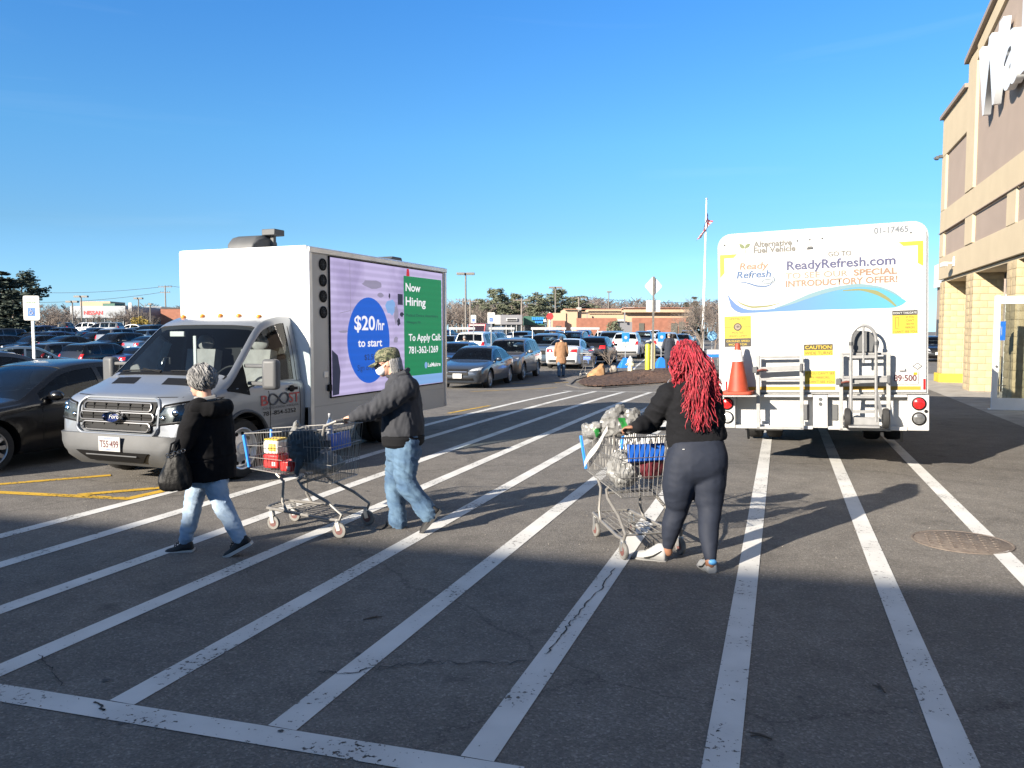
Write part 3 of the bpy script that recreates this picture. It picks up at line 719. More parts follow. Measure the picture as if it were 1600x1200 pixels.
def wheel_mesh(r, w=0.215, spokes=10):
    t = MB(); n = 36
    t.lathe([(r * .66, -w * .42), (r * .80, -w * .5), (r * .93, -w * .46), (r * .99, -w * .30), (r, 0), (r * .99, w * .30), (r * .93, w * .46), (r * .80, w * .5), (r * .66, w * .42)], axis='y', n=n, cap=False)
    m = MB()
    m.lathe([(r * .70, w * .44), (r * .675, w * .47), (r * .645, w * .44), (r * .62, w * .20), (r * .61, -w * .3)], axis='y', n=n, cap=False)
    m.lathe([(r * .62, w * .06), (r * .1, w * .10)], axis='y', n=n, m=1)
    m.lathe([(r * .17, w * .10), (r * .16, w * .42), (r * .12, w * .45), (.005, w * .45)], axis='y', n=16)
    for k in range(spokes):
        a = 2 * math.pi * k / spokes; d = Vector((math.cos(a), 0, math.sin(a))); e = Vector((-d.z, 0, d.x))
        p0, p1 = d * r * .12, d * r * .66; wa_, wb_ = r * .055, r * .085
        m.add([p0 - e * wa_ + Vector((0, w * .42, 0)), p0 + e * wa_ + Vector((0, w * .42, 0)), p1 + e * wb_ + Vector((0, w * .40, 0)), p1 - e * wb_ + Vector((0, w * .40, 0)),
               p0 - e * wa_ + Vector((0, w * .2, 0)), p0 + e * wa_ + Vector((0, w * .2, 0)), p1 + e * wb_ + Vector((0, w * .2, 0)), p1 - e * wb_ + Vector((0, w * .2, 0))],
              [(0, 1, 2, 3), (7, 6, 5, 4), (0, 4, 5, 1), (2, 6, 7, 3), (1, 5, 6, 2), (0, 3, 7, 4)])
    return t.mesh('tyre', 'rubber', 40), m.mesh('rim', ['alloy', 'black'], 40)
MT['alloy'] = M('alloy wheel', (.42, .42, .43), .3, .8)
WHEELS = {}
CARS = {}
def car_meshes(kind):
    if kind in CARS: return CARS[kind]
    T = TYPES[kind]; S = Shell(T['top'], T['belt'], T['wid'], T['bot'], T['tum']); h = T['L'] / 2
    xs = [h, h - .012, h - .03, h - .06, h - .1, h - .16, h - .24, h - .34]
    xs += [h - .34 - (2 * h - .68) * i / 44 for i in range(1, 44)] + [-x for x in xs[::-1]]
    b = MB(); b.loft(S.loft(xs)); body = b.mesh('body', ['white', 'black'], 0)
    # cabin cavity and window openings
    f, r = T['ws'][0] - .10, T['rs'][1] + .10
    c = MB(); rings = []
    for i in range(25):
        x = f + (r - f) * i / 24; P = S.sec(x, .075, .055); P = [(y, max(z, .42)) for y, z in P]
        P = [q for k, q in enumerate(P)]
        rings.append([Vector((x, y, z)) for y, z in P[1:]] + [Vector((x, -y, z)) for y, z in P[-2:0:-1]])
    c.loft(rings); cav = c.mesh('c', ['white', 'black'], 0); cav.polygons.foreach_set('material_index', [1] * len(cav.polygons))
    body = boolean(body, cav, 'EXACT')
    glass = {}
    def strip(x0, x1):
        n = 14; out = []
        for i in range(n + 1):
            x = x0 + (x1 - x0) * i / n; lo = S.belt(x) + .035; hi = S.sec(x)[12][1] - .035
            out.append((x, lo, hi))
        return [q for q in out if q[2] - q[1] > .03]
    for k, (x0, x1) in enumerate(T['side']):
        q = strip(x0, x1)
        for sg in (1, -1):
            poly = [(x, lo) for x, lo, hi in q] + [(x, hi) for x, lo, hi in q[::-1]]
            m = MB(); m.prism(poly, lambda a, z, y: Vector((a, y, z)), sg * .30, sg * 1.3); cm = m.mesh('c', ['white', 'black'], 0)
            cm.polygons.foreach_set('material_index', [1] * len(cm.polygons)); body = boolean(body, cm, 'EXACT')
            g = MB(); nn = len(q) - 1
            g.grid(lambda u, v: S.side(q[round(u * nn)][0], q[round(u * nn)][1] + (q[round(u * nn)][2] - q[round(u * nn)][1]) * (.995 * v + .0025), sg, -.006), nn, 5)
            glass.setdefault('side_window', []).append(g.mesh('side_window', 'glass', 60))
    for nm, (x0, x1) in (('windshield', T['ws']), ('rear_window', T['rs'])):
        def wy(x): return S.sec(x)[12][0] - .035
        nn = 10; X = [x0 + (x1 - x0) * i / nn for i in range(nn + 1)]
        m = MB(); rings = []
        for x in X:
            y = wy(x); row = [(y * (2 * j / 8 - 1)) for j in range(9)]
            rings.append([S.roof(x, a, .12) for a in row] + [S.roof(x, a, -.16) for a in row[::-1]])
        m.loft(rings); cm = m.mesh('c', ['white', 'black'], 0); cm.polygons.foreach_set('material_index', [1] * len(cm.polygons)); body = boolean(body, cm, 'EXACT')
        g = MB(); g.grid(lambda u, v: S.roof(X[round(u * nn)], wy(X[round(u * nn)]) * .998 * (2 * v - 1), -.006), nn, 8)
        glass[nm] = [g.mesh(nm, 'glass' if nm == 'rear_window' else 'glassw', 60)]
    for x in T['wx']:
        for sg in (1, -1):
            m = MB(); ra = T['wr'] + .055
            m.lathe([(ra, .0), (ra, .9)], c=(x, sg * 1.15 - (.45), T['wr'] + .01), axis='y', n=32); cm = m.mesh('c', ['white', 'black'], 0)
            cm.polygons.foreach_set('material_index', [1] * len(cm.polygons)); body = boolean(body, cm, 'EXACT')
    shade(body, 32)
    out = dict(S=S, body=body, glass=glass, T=T)
    zl, zt = T['zl'], T['zt']; wf = S.wid(h - .2)
    hl, tl = [], []
    for sg in (1, -1):
        m = MB(); lens(m, lambda a, z, o: S.front(sg * a, z, o), [(wf * .50, zl[0] + .01), (wf * .965, zl[0] + .05), (wf * .975, zl[1] + .045), (wf * .60, zl[1] - .02)], 10, 4, .008, .012); hl.append(m.mesh('headlight', 'clearlens', 60))
        m = MB(); wr_ = S.wid(-h + .12)
        tall = kind in ('suv', 'minivan')
        lens(m, lambda a, z, o: S.rear(sg * a, z, o), [(wr_ * (.72 if tall else .52), zt[0]), (wr_ * .97, zt[0]), (wr_ * .955, zt[1]), (wr_ * (.80 if tall else .58), zt[1] - .01)], 8, 4, .008, .01); tl.append(m.mesh('taillight', 'redlens', 60))
    out['headlight'], out['taillight'] = hl, tl
    m = MB(); gz0 = zl[0] - .02
    lens(m, lambda a, z, o: S.front(a, z, o), [(-wf * .46, gz0 - .10), (wf * .46, gz0 - .10), (wf * .44, gz0 + .10), (-wf * .44, gz0 + .10)], 14, 4, .004)
    out['grille'] = m.mesh('grille', 'black', 50)
    m = MB(); lens(m, lambda a, z, o: S.front(a, z, o), [(-wf * .40, gz0 + .0), (wf * .40, gz0 + .0), (wf * .40, gz0 + .022), (-wf * .40, gz0 + .022)], 14, 2, .014)
    out['grille_bar'] = m.mesh('grille_bar', 'chrome', 50)
    m = MB(); zi = S.bot(h - .1) + .09
    lens(m, lambda a, z, o: S.front(a, z, o), [(-wf * .72, zi), (wf * .72, zi), (wf * .66, zi + .10), (-wf * .66, zi + .10)], 14, 3, .004)
    out['air_intake'] = m.mesh('air_intake', 'black', 50)
    zp = gz0 - .13
    m = MB(); xf = S.xend(0, zp, True); m.box((xf + .02, 0, zp), (.02, .31, .16)); out['plate_f'] = m.mesh('license_plate', 'signwhite', 0)
    zp = (zt[0] - .16) if kind == 'sedan' else zt[0] - .06
    m = MB(); xf = S.xend(0, zp, False); m.box((xf - .015, 0, zp), (.02, .31, .16)); out['plate_r'] = m.mesh('license_plate', 'signwhite', 0)
    m = MB(); zi = S.bot(-h + .1) + .10; wr_ = S.wid(-h + .12)
    lens(m, lambda a, z, o: S.rear(a, z, o), [(-wr_ * .85, zi - .06), (wr_ * .85, zi - .06), (wr_ * .85, zi + .09), (-wr_ * .85, zi + .09)], 14, 3, .006)
    out['rear_skirt'] = m.mesh('rear_skirt', 'dgrey', 50)
    mr = []
    for sg in (1, -1):
        m = MB(); xm = T['side'][0][0] - .14; zm = S.belt(xm) + .09; ym = S.yside(xm, zm)
        m.ell((xm, sg * (ym + .13), zm), (.075, .12, .075), 0, 12, 8); m.bar((xm, sg * (ym - .01), zm - .03), (xm, sg * (ym + .10), zm - .02), .05, .03); mr.append(m.mesh('mirror', ['white'], 50))
    out['mirror'] = mr
    out['door_handle'] = []
    for sg in (1, -1):
        for (x0, x1) in T['side'][:2]:
            xa = x1 + .12; zz = S.belt(xa) - .07; m = MB()
            m.bar(S.side(xa - .09, zz, sg, .018), S.side(xa + .09, zz, sg, .018), .03, .028); out['door_handle'].append(m.mesh('door_handle', ['white'], 40))
    # door gaps: thin dark recess lines
    m = MB()
    for sg in (1, -1):
        xsq = [T['side'][0][0] + .02, T['side'][0][1] - .035] + ([T['side'][1][1] + .15] if True else [])
        for xx in xsq:
            zz0 = S.bot(xx) + .14; zz1 = S.belt(xx) + (.02)
            if abs(xx - T['wx'][1]) < T['wr'] + .06: zz0 = T['wr'] * 2 + .08
            if abs(xx - T['wx'][0]) < T['wr'] + .06: zz0 = T['wr'] * 2 + .08
            m.grid(lambda u, v: S.side(xx + (.004 if u > .5 else -.004), zz0 + (zz1 - zz0) * v, sg, .0015), 1, 8)
    out['door_gap'] = m.mesh('door_gap', 'black', 0)
    # seats and dashboard
    m = MB()
    for xx, ys in ((T['seat'][0], (.36, -.36)), (T['seat'][1], (.40, 0, -.40))):
        zs = .62 if kind in ('suv', 'minivan') else .50
        for y in ys:
            m.box((xx + .05, y, zs - .05), (.5, .46 if len(ys) == 2 else .4, .16), 0, Matrix.Rotation(-.1, 3, 'Y'))
            m.box((xx - .24, y, zs + .24), (.14, .44 if len(ys) == 2 else .4, .54), 0, Matrix.Rotation(-.28, 3, 'Y'))
            m.ell((xx - .34, y, zs + .60), (.06, .13, .09), 0, 10, 6)
    out['seats'] = m.mesh('seats', 'beige' if kind != 'minivan' else 'interior', 40)
    m = MB(); xd = T['ws'][0] - .30; zd = S.belt(xd) - .10
    m.box((xd, 0, zd), (.34, 1.30, .20)); rt = Matrix.Rotation(R(-25), 3, 'Y')
    ring = [Vector((xd - .36, .36, zd + .06)) + rt @ Vector((0, .18 * math.cos(a), .18 * math.sin(a))) for a in [2 * math.pi * k / 20 for k in range(21)]]
    m.tube(ring, .014, 6, cap=False); m.bar(ring[0], ring[10], .02, .02); m.cyl((xd - .36, .36, zd + .06), (xd - .1, .36, zd), .025, n=8)
    out['dashboard'] = m.mesh('dashboard', 'interior', 40)
    CARS[kind] = out; return out

def car(kind, col, loc, rz, label, group=None, detail=2, name=None, cat=None, plate=None):
    C = car_meshes(kind); T = C['T']
    root = empty(name or {'sedan': 'sedan', 'suv': 'sport_utility_car', 'hatch': 'hatchback', 'minivan': 'minivan'}[kind], loc, rz, label, cat or 'car', group)
    pm = CARMATS[col]
    def part(n, me, over=False, par=root):
        o = link(n, me, par)
        if over: o.material_slots[0].link = 'OBJECT'; o.material_slots[0].material = pm
        return o
    body = part('body', C['body'], True)
    for me in C['glass']['side_window']: part('side_window', me)
    part('windshield', C['glass']['windshield'][0]); part('rear_window', C['glass']['rear_window'][0])
    for me in C['headlight']: part('headlight', me)
    for me in C['taillight']: part('taillight', me)
    part('grille', C['grille'])
    key = (T['wr'], 5 if kind == 'suv' else 10)
    if key not in WHEELS: WHEELS[key] = wheel_mesh(T['wr'], spokes=key[1])
    for x in T['wx']:
        for sg in (1, -1):
            w = empty('wheel', (x, sg * (T['wid'][4][1] - .135), T['wr']), 0 if sg > 0 else math.pi); w.parent = root
            link('tyre', WHEELS[key][0], w); link('rim', WHEELS[key][1], w)
    part('seats', C['seats'])
    if detail > 0:
        for me in C['mirror']: part('mirror', me, True)
        part('license_plate', C['plate_f']); part('license_plate', C['plate_r']); part('dashboard', C['dashboard'])
    if detail > 1:
        part('grille_bar', C['grille_bar']); part('air_intake', C['air_intake']); part('rear_skirt', C['rear_skirt']); part('door_gap', C['door_gap']); [part('door_handle', q_, True) for q_ in C['door_handle']]
    return root
# ================================================================ box van with the LED screen
def EM(name, col, k=1.0, scan=False):
    m = bpy.data.materials.new(name); m.use_nodes = True; t = m.node_tree; b = t.nodes['Principled BSDF']; L = t.links.new
    b.inputs['Base Color'].default_value = (.02, .02, .02, 1); b.inputs['Roughness'].default_value = .55; b.inputs['Specular IOR Level'].default_value = .2
    b.inputs['Emission Strength'].default_value = k
    tc = nd(t, 'ShaderNodeTexCoord')
    wv = nd(t, 'ShaderNodeTexWave'); wv.bands_direction = 'Z'; wv.inputs['Scale'].default_value = 3.1; wv.inputs['Distortion'].default_value = 0.6; wv.inputs['Detail Scale'].default_value = 0.4
    L(tc.outputs['Object'], wv.inputs['Vector'])
    r = nd(t, 'ShaderNodeValToRGB'); r.color_ramp.elements[0].position = 0.0; r.color_ramp.elements[1].position = 0.75
    r.color_ramp.elements[0].color = tuple(c * (1.12 if scan else 1.0) for c in col) + (1,); r.color_ramp.elements[1].color = tuple(c * (.93 if scan else .94) for c in col) + (1,)
    L(wv.outputs['Fac'], r.inputs['Fac']); out = r.outputs[0]
    if scan:
        mp = nd(t, 'ShaderNodeMapping'); mp.inputs['Scale'].default_value = (1.0, 1.0, .7)
        n = nd(t, 'ShaderNodeTexNoise'); n.inputs['Scale'].default_value = 1.6; n.inputs['Detail'].default_value = 5
        L(tc.outputs['Object'], mp.inputs['Vector']); L(mp.outputs[0], n.inputs['Vector'])
        r2 = nd(t, 'ShaderNodeValToRGB'); r2.color_ramp.elements[0].position = .36; r2.color_ramp.elements[0].color = (.74, .72, .78, 1); r2.color_ramp.elements[1].position = .55; r2.color_ramp.elements[1].color = (1, 1, 1, 1)
        L(n.outputs['Fac'], r2.inputs['Fac']); x = nd(t, 'ShaderNodeMixRGB'); x.blend_type = 'MULTIPLY'; x.inputs[0].default_value = 1
        L(out, x.inputs[1]); L(r2.outputs[0], x.inputs[2]); out = x.outputs[0]
    L(out, b.inputs['Emission Color']); m.diffuse_color = (*col, 1); return m
MT['led'] = EM('screen lilac', (0.1890, 0.1645, 0.2590), 1, True); MT['ledblue'] = EM('screen blue', (0.0035, 0.0434, 0.2310), 1); MT['ledgreen'] = EM('screen green', (0.0042, 0.0875, 0.0350), 1)
MT['ledwhite'] = EM('screen white', (0.3360, 0.3290, 0.3500), 1); MT['leddark'] = EM('screen dark', (0.0084, 0.0098, 0.0210), 1); MT['ledgrey'] = EM('screen grey', (0.1120, 0.1015, 0.1470), 1)
MT['ledsky'] = EM('screen pale blue', (0.0840, 0.1540, 0.2800), 1); MT['ledred'] = EM('screen red', (0.2100, 0.0070, 0.0140), 1)
MT['boxside'] = M('silver grey box side', (.41, .405, .40), .42, .35, var=.06, scale=1.5)
MT['boxfront'] = M('white box skin', (.74, .74, .72), .35, var=.03, scale=1.0, coat=.3)

MT['headgrey'] = M('headlamp housing', (.12, .125, .135), .25, .5, var=.6, scale=9); MT['dgrey2'] = M('grey mirror plastic', (.075, .078, .082), .55)
VD = Vector((math.sin(R(21.6)), math.cos(R(21.6)), 0))
van = empty('box_van', (-4.45, 9.0, 0), math.atan2(-VD.y, -VD.x), 'silver box van with a lit LED advertising screen on its side', 'van')
S = Shell(top=[(-.03, .68), (-.045, .84), (-.08, .96), (-.15, 1.03), (-.30, 1.075), (-.55, 1.15), (-.66, 1.195), (-.76, 1.235), (-1.1, 1.52), (-1.40, 1.79), (-1.55, 1.895), (-1.74, 1.955), (-1.95, 1.985), (-2.12, 1.985)],
          belt=[(-.03, .64), (-.1, .88), (-.3, .985), (-.6, 1.055), (-.9, 1.085), (-2.12, 1.11)],
          wid=[(-.03, .80), (-.06, .865), (-.15, .935), (-.35, .985), (-.8, 1.01), (-2.12, 1.01)],
          bot=[(-.03, .34), (-.2, .28), (-1.4, .33), (-2.12, .36)], tum=.16, hh=.8)
xs = [-.03, -.036, -.045, -.06, -.08, -.10, -.13, -.17, -.22] + [-.22 - (2.12 - .22) * i / 40 for i in range(1, 41)]
b = MB(); b.loft(S.loft(xs)); body = b.mesh('cab', ['silver', 'black'], 0)
def cutter(mb):
    c = mb.mesh('c', ['silver', 'black'], 0); c.polygons.foreach_set('material_index', [1] * len(c.polygons)); return c
c = MB(); rings = []
for i in range(21):
    x = -.86 - (2.07 - .86) * i / 20; P = [(y, max(z, .60)) for y, z in S.sec(x, .07, .05)]
    rings.append([Vector((x, y, z)) for y, z in P[1:]] + [Vector((x, -y, z)) for y, z in P[-2:0:-1]])
c.loft(rings); body = boolean(body, cutter(c), 'EXACT')
sw = []
for i in range(15):
    x = -1.02 - .94 * i / 14; sw.append((x, S.belt(x) + .03 - .06 * (i < 5) * (1 - i / 5), S.sec(x)[12][1] - .05))
sw = [q for q in sw if q[2] - q[1] > .05]
for sg in (1, -1):
    m = MB(); m.prism([(x, lo) for x, lo, hi in sw] + [(x, hi) for x, lo, hi in sw[::-1]], lambda a, z, y: Vector((a, y, z)), sg * .35, sg * 1.3)
    body = boolean(body, cutter(m), 'EXACT')
WSX = [-.80 - (1.46 - .80) * i / 10 for i in range(11)]
def wsy(x): return S.sec(x)[12][0] - .045
m = MB(); rings = []
for x in WSX:
    row = [wsy(x) * (2 * j / 8 - 1) for j in range(9)]; rings.append([S.roof(x, a, .1) for a in row] + [S.roof(x, a, -.2) for a in row[::-1]])
m.loft(rings); body = boolean(body, cutter(m), 'EXACT')
for sg in (1, -1):
    m = MB(); m.lathe([(.425, 0), (.425, .9)], c=(-.95, sg * 1.15 - .45, .37), axis='y', n=36); body = boolean(body, cutter(m), 'EXACT')
shade(body, 30); link('cab', body, van)
for sg in (1, -1):
    nn = len(sw) - 1; g = MB()
    g.grid(lambda u, v: S.side(sw[round(u * nn)][0], sw[round(u * nn)][1] + (sw[round(u * nn)][2] - sw[round(u * nn)][1]) * v, sg, -.008), nn, 5)
    g.build('side_window', 'glassw', van, smooth=60)
    m = MB()   # black corner panel ahead of the door glass
    def cp(u, v):
        x = -.70 - .36 * u; lo = S.belt(x) - .01 - .09 * u; hi = max(lo + .005, min(S.sec(x)[12][1] - .05, lo + .02 + .62 * u)); return S.side(x, lo + (hi - lo) * v, sg, .004)
    m.grid(cp, 8, 5); m.build('corner_panel', 'black', van, smooth=60)
    m = MB(); xg = -2.02
    m.grid(lambda u, v: S.side(xg + (.005 if u > .5 else -.005), .42 + 1.4 * v, sg, .002), 1, 16); m.grid(lambda u, v: S.side(-1.42 + .02 * v + (.005 if u > .5 else -.005), .46 + .62 * v, sg, .002), 1, 8)
    m.grid(lambda u, v: S.side(-1.42 - .6 * v, .44 + (.008 if u > .5 else 0), sg, .002), 1, 8); m.build('door_gap', 'black', van, smooth=0)
    m = MB(); m.box(S.side(-1.86, 1.02, sg, .02), (.17, .03, .035)); m.ell(S.side(-1.86, 1.02, sg, .006), (.06, .01, .045)); m.build('door_handle', 'black', van, bevel=.005)
    m = MB()   # dark arch trim
    arc = [Vector((-.95 + .44 * math.cos(a), 0, .37 + .44 * math.sin(a))) for a in [R(-8) + R(196) * k / 24 for k in range(25)]]
    m.tube([Vector((p.x, sg * (S.yside(p.x, max(.42, p.z)) + .002), p.z)) for p in arc], [(.03, .02)] * 25, 8); m.build('arch_trim', 'dgrey', van)
    m = MB(); m.grid(lambda u, v: S.side(-1.40 - .70 * u, .36 + .12 * v, sg, .006), 8, 3); m.build('sill', 'dgrey', van, smooth=60)
    m = MB(); hc_ = Vector((-1.06, sg * (1.31 if sg > 0 else 1.22), 1.245))
    m.box(hc_, (.13, .20, .36), 0, Matrix.Rotation(sg * .15, 3, 'Z')); mo = m.build('mirror', 'dgrey2', van, bevel=.045, seg=4)
    m = MB(); m.box((0, 0, 0), (.004, .15, .29)); mg = m.build('mirror_glass', 'chrome', mo, smooth=0); mg.location = hc_ + Vector((-.067, 0, 0))
    m = MB(); [m.bar(S.side(-1.12, z, sg, -.01), hc_ + Vector((0, -sg * .08, z - 1.245)), .07, .045) for z in (1.13, 1.34)]; m.build('mirror_arm', 'dgrey2', mo, bevel=.012)
    # headlights: clear lens over a bright reflector
    hb = [(.50, .715), (.955, .765), (.988, 1.0), (.66, .935)]
    m = MB(); lens(m, lambda a, z, o: S.front(sg * a, z, o), hb, 14, 6, .006, .0); hl = m.build('headlight', 'headgrey', van, smooth=60)
    m = MB(); lp = [S.front(sg * a, z, .008) for a, z in hb]; edge = [lp[0] + (lp[1] - lp[0]) * 0]
    for i in range(4):
        for t in range(8):
            a, z = hb[i][0] + (hb[(i + 1) % 4][0] - hb[i][0]) * t / 8, hb[i][1] + (hb[(i + 1) % 4][1] - hb[i][1]) * t / 8; edge.append(S.front(sg * a, z, .008))
    m.tube(edge[1:] + [edge[1]], .011, 6, cap=False); m.build('bezel', 'black', hl)
    for (ca, cz, rr) in ((.66, .80, .042), (.80, .86, .05), (.91, .90, .04)):
        m = MB(); pc = S.front(sg * ca, cz, -.004); m.ell(pc, (.03, rr, rr * .85)); m.build('reflector', 'chrome', hl)
    m = MB(); lens(m, lambda a, z, o: S.front(sg * a, z, o), [(.53, .735), (.94, .785), (.965, .975), (.67, .915)], 12, 5, .018, .006); m.build('lens', 'glassc', hl, smooth=60)
g = MB(); g.grid(lambda u, v: S.roof(WSX[round(u * 10)], wsy(WSX[round(u * 10)]) * (2 * v - 1), -.008), 10, 8); g.build('windshield', 'glassw', van, smooth=60)
m = MB(); m.grid(lambda u, v: S.roof(-.745 - .06 * u, (wsy(-.80) + .01) * (2 * v - 1), .004), 2, 12); m.build('cowl', 'black', van, smooth=60)
for y0, y1 in ((-.72, -.10), (.05, .68)):
    m = MB(); m.tube([S.roof(-.79, y0 + (y1 - y0) * k / 8, .022 + .006 * (k % 8 > 0)) for k in range(9)], .009, 6); m.tube([S.roof(-.77, y1, .02), S.roof(-.81, (y0 + y1) / 2, .035)], .008, 6); m.build('wiper', 'black', van)
for y0, y1 in ((-.66, -.30), (.12, .58)):
    m = MB(); m.grid(lambda u, v: S.roof(-.50 - .17 * v, y0 + .06 * (1 - v) * (1 if y0 > 0 else 1) + (y1 - y0) * u, .003), 6, 3); m.build('hood_vent', 'black', van, smooth=0)
m = MB()
m.grid(lambda u, v: S.front((-.80 + 1.6 * u), 1.012 - .01 * math.cos(math.pi * (2 * u - 1)) + .006 * v, .002), 24, 1); m.build('hood_gap', 'black', van, smooth=0)
# grille
def rrect(w, h, r, n=6):
    out = []
    for cx, cz, a0 in ((w - r, h - r, 0), (-w + r, h - r, 90), (-w + r, -h + r, 180), (w - r, -h + r, 270)):
        out += [(cx + r * math.cos(R(a0 + 90 * k / n)), cz + r * math.sin(R(a0 + 90 * k / n))) for k in range(n + 1)]
    return out
GC = .80
MT['grillebar'] = M('satin grey bar', (.22, .22, .225), .35, .6); MT['emblemblue'] = M('emblem blue', (.008, .02, .10), .3, .2, coat=.6)
gr = None
m = MB(); lens(m, lambda a, z, o: S.front(a, z, o), [(-.50, GC - .165), (.50, GC - .165), (.56, GC + .17), (-.56, GC + .17)], 20, 8, .016); gr = m.build('grille', 'black', van, smooth=50)
for cz, w in ((.11, .50), (0, .545), (-.11, .50)):
    m = MB(); loop = [S.front(a, GC + cz + z, .030) for a, z in rrect(w, .044, .04)]; m.tube(loop + [loop[0]], .0085, 7, cap=False); m.build('grille_bar', 'grillebar', gr)
    m = MB(); m.tube([S.front(-w + .02 + (2 * w - .04) * k / 10, GC + cz, .022) for k in range(11)], .005, 6)
    for a in (-.36, -.18, 0.0, .18, .36): m.box(S.front(a, GC + cz, .020), (.012, .008, .08))
    m.build('grille_slat', 'black', gr)
m = MB(); loop = [S.front(a * 1.0, GC + z, .010) for a, z in rrect(.60, .205, .12, 8)]; m.tube(loop + [loop[0]], .018, 8, cap=False); m.build('grille_surround', 'silver', gr)
m = MB(); m.lathe([(.001, .0), (1, 0), (1, .012), (.92, .018), (.001, .018)], axis='x', n=32)
em = m.build('emblem', 'emblemblue', gr); em.scale = (1, .125, .055); em.location = S.front(0, GC, .034)
m = MB(); m.tube([(0, math.cos(a), math.sin(a)) for a in [2 * math.pi * k / 32 for k in range(33)]], .07, 6, cap=False); er = m.build('emblem_rim', 'chrome', em); er.location = (.014, 0, 0)
text('Ford', 'signwhite', gr, S.front(0, GC - .022, .056), (0, 1, 0), (0, 0, 1), .05, .15, align='C', shear=.25)
# bumper
m = MB()
def bump(a, z, o):
    k = abs(a) / .95; p = S.front(a * .985, max(.38, min(.64, z)), o); p.z = z
    p.x += -.13 * max(0, (.42 - z) / .18) ** 1.5 - .10 * k ** 6 * 0; return p
lens(m, bump, [(-.66, .235), (.66, .235), (.955, .60), (-.955, .60)], 24, 10, .045, .035); bp = m.build('bumper', 'mgrey', van, smooth=40)
for sg in (1, -1):
    m = MB(); lens(m, lambda a, z, o: S.side(a, z, sg, o), [(-.10, .34), (-.53, .40), (-.56, .56), (-.10, .60)], 10, 5, .03, .02); m.build('bumper_corner', 'mgrey', bp, smooth=40)
m = MB(); lens(m, bump, [(-.40, .295), (.40, .295), (.54, .41), (-.54, .41)], 14, 3, .085); m.build('air_intake', 'black', bp, smooth=0)
m = MB(); m.tube([bump(-.38 + .76 * k / 8, .37, .10) for k in range(9)], .008, 6); m.build('intake_bar', 'mgrey', bp)
pl = bump(0, .50, .10)
m = MB(); m.box(pl, (.012, .32, .165)); MT['platewhite'] = M('plate white', (.36, .36, .355), .5); MT['platered'] = M('plate print', (.075, .02, .025), .5); po = m.build('license_plate', 'platewhite', van, bevel=.004)
text('T55·499', 'platered', po, pl + Vector((.0075, 0, -.038)), (0, 1, 0), (0, 0, 1), .08, .28, align='C', bold=.02)
text('Massachusetts', 'bluesign', po, pl + Vector((.0075, 0, .056)), (0, 1, 0), (0, 0, 1), .016, .15, align='C'); text('COMMERCIAL', 'bluesign', po, pl + Vector((.0075, 0, -.070)), (0, 1, 0), (0, 0, 1), .014, .13, align='C')
for y in (-.62, -.30, 0, .30, .62):
    m = MB(); m.ell(S.roof(-1.72, y, .006), (.042, .036, .03)); m.build('marker_light', 'amber', van)
# cabin
m = MB(); m.box((-.98, 0, 1.0), (.34, 1.72, .2)); m.box((-.95, 0, 1.09), (.30, 1.66, .06)); m.build('dashboard', 'dgrey', van, bevel=.03)
m = MB(); rt = Matrix.Rotation(R(-35), 3, 'Y'); wc = Vector((-1.30, .45, 1.16))
ring = [wc + rt @ Vector((0, .19 * math.cos(a), .19 * math.sin(a))) for a in [2 * math.pi * k / 24 for k in range(25)]]
m.tube(ring, .016, 7, cap=False); m.bar(ring[0], ring[12], .04, .02); m.cyl(wc, wc + Vector((.2, 0, -.12)), .03, n=8); m.build('steering_wheel', 'black', van)
for y in (.45, -.45):
    m = MB(); m.box((-1.62, y, .86), (.5, .5, .16)); m.box((-1.86, y, 1.20), (.14, .48, .62), 0, Matrix.Rotation(-.18, 3, 'Y')); m.ell((-1.93, y, 1.60), (.06, .14, .11)); m.build('seat', 'beige', van, bevel=.04)
m = MB(); m.box((-1.06, .30, 1.165), (.22, .24, .02), 0, Matrix.Rotation(.3, 3, 'Z')); m.ell((-1.08, .52, 1.17), (.10, .16, .045)); m.build('papers', 'signwhite', van)
m = MB(); m.tube([S.roof(-1.02, -.33, -.10), S.roof(-1.02, -.33, .0) + Vector((-.04, 0, -.02)), S.roof(-1.02, -.20, -.02), S.roof(-1.02, -.2, -.10)], .008, 6); m.build('holder', 'chrome', van)
m = MB(); m.box(S.roof(-1.50, -.52, -.14), (.03, .24, .07)); m.build('rear_view_mirror', 'signwhite', van, bevel=.01)
m = MB(); m.box((-1.42, -.16, 1.42), (.02, .05, .55)); m.build('grab_handle', 'signwhite', van, bevel=.008)
# front wheels (steel, with round holes) and rear duals
def steel_wheel(r=.36, w=.22):
    t = wheel_mesh(r, w, 5)[0]; m = MB()
    m.lathe([(r * .70, w * .44), (r * .675, w * .46), (r * .64, w * .43), (r * .60, w * .22), (r * .52, w * .18), (r * .40, w * .30), (r * .22, w * .36), (r * .2, w * .42), (.005, w * .42)], axis='y', n=36, cap=False)
    for k in range(10):
        a = 2 * math.pi * k / 10; cx, cz = r * .50 * math.cos(a), r * .50 * math.sin(a); m.lathe([(r * .068, w * .10), (r * .062, w * .285), (.002, w * .285)], c=(cx, 0, cz), axis='y', n=10, m=1)
    return t, m.mesh('rim', ['alu', 'black'], 40)
ST, SR = steel_wheel()
for x, y in ((-.95, .87), (-.95, -.87), (-4.4, .86), (-4.4, -.86), (-4.4, .62), (-4.4, -.62)):
    w = empty('wheel', (x, y, .36), 0 if y > 0 else math.pi); w.parent = van; link('tyre', ST, w); ro_ = link('rim', SR, w)
    if x < -2: ro_.material_slots[0].link = 'OBJECT'; ro_.material_slots[0].material = MT['dgrey']
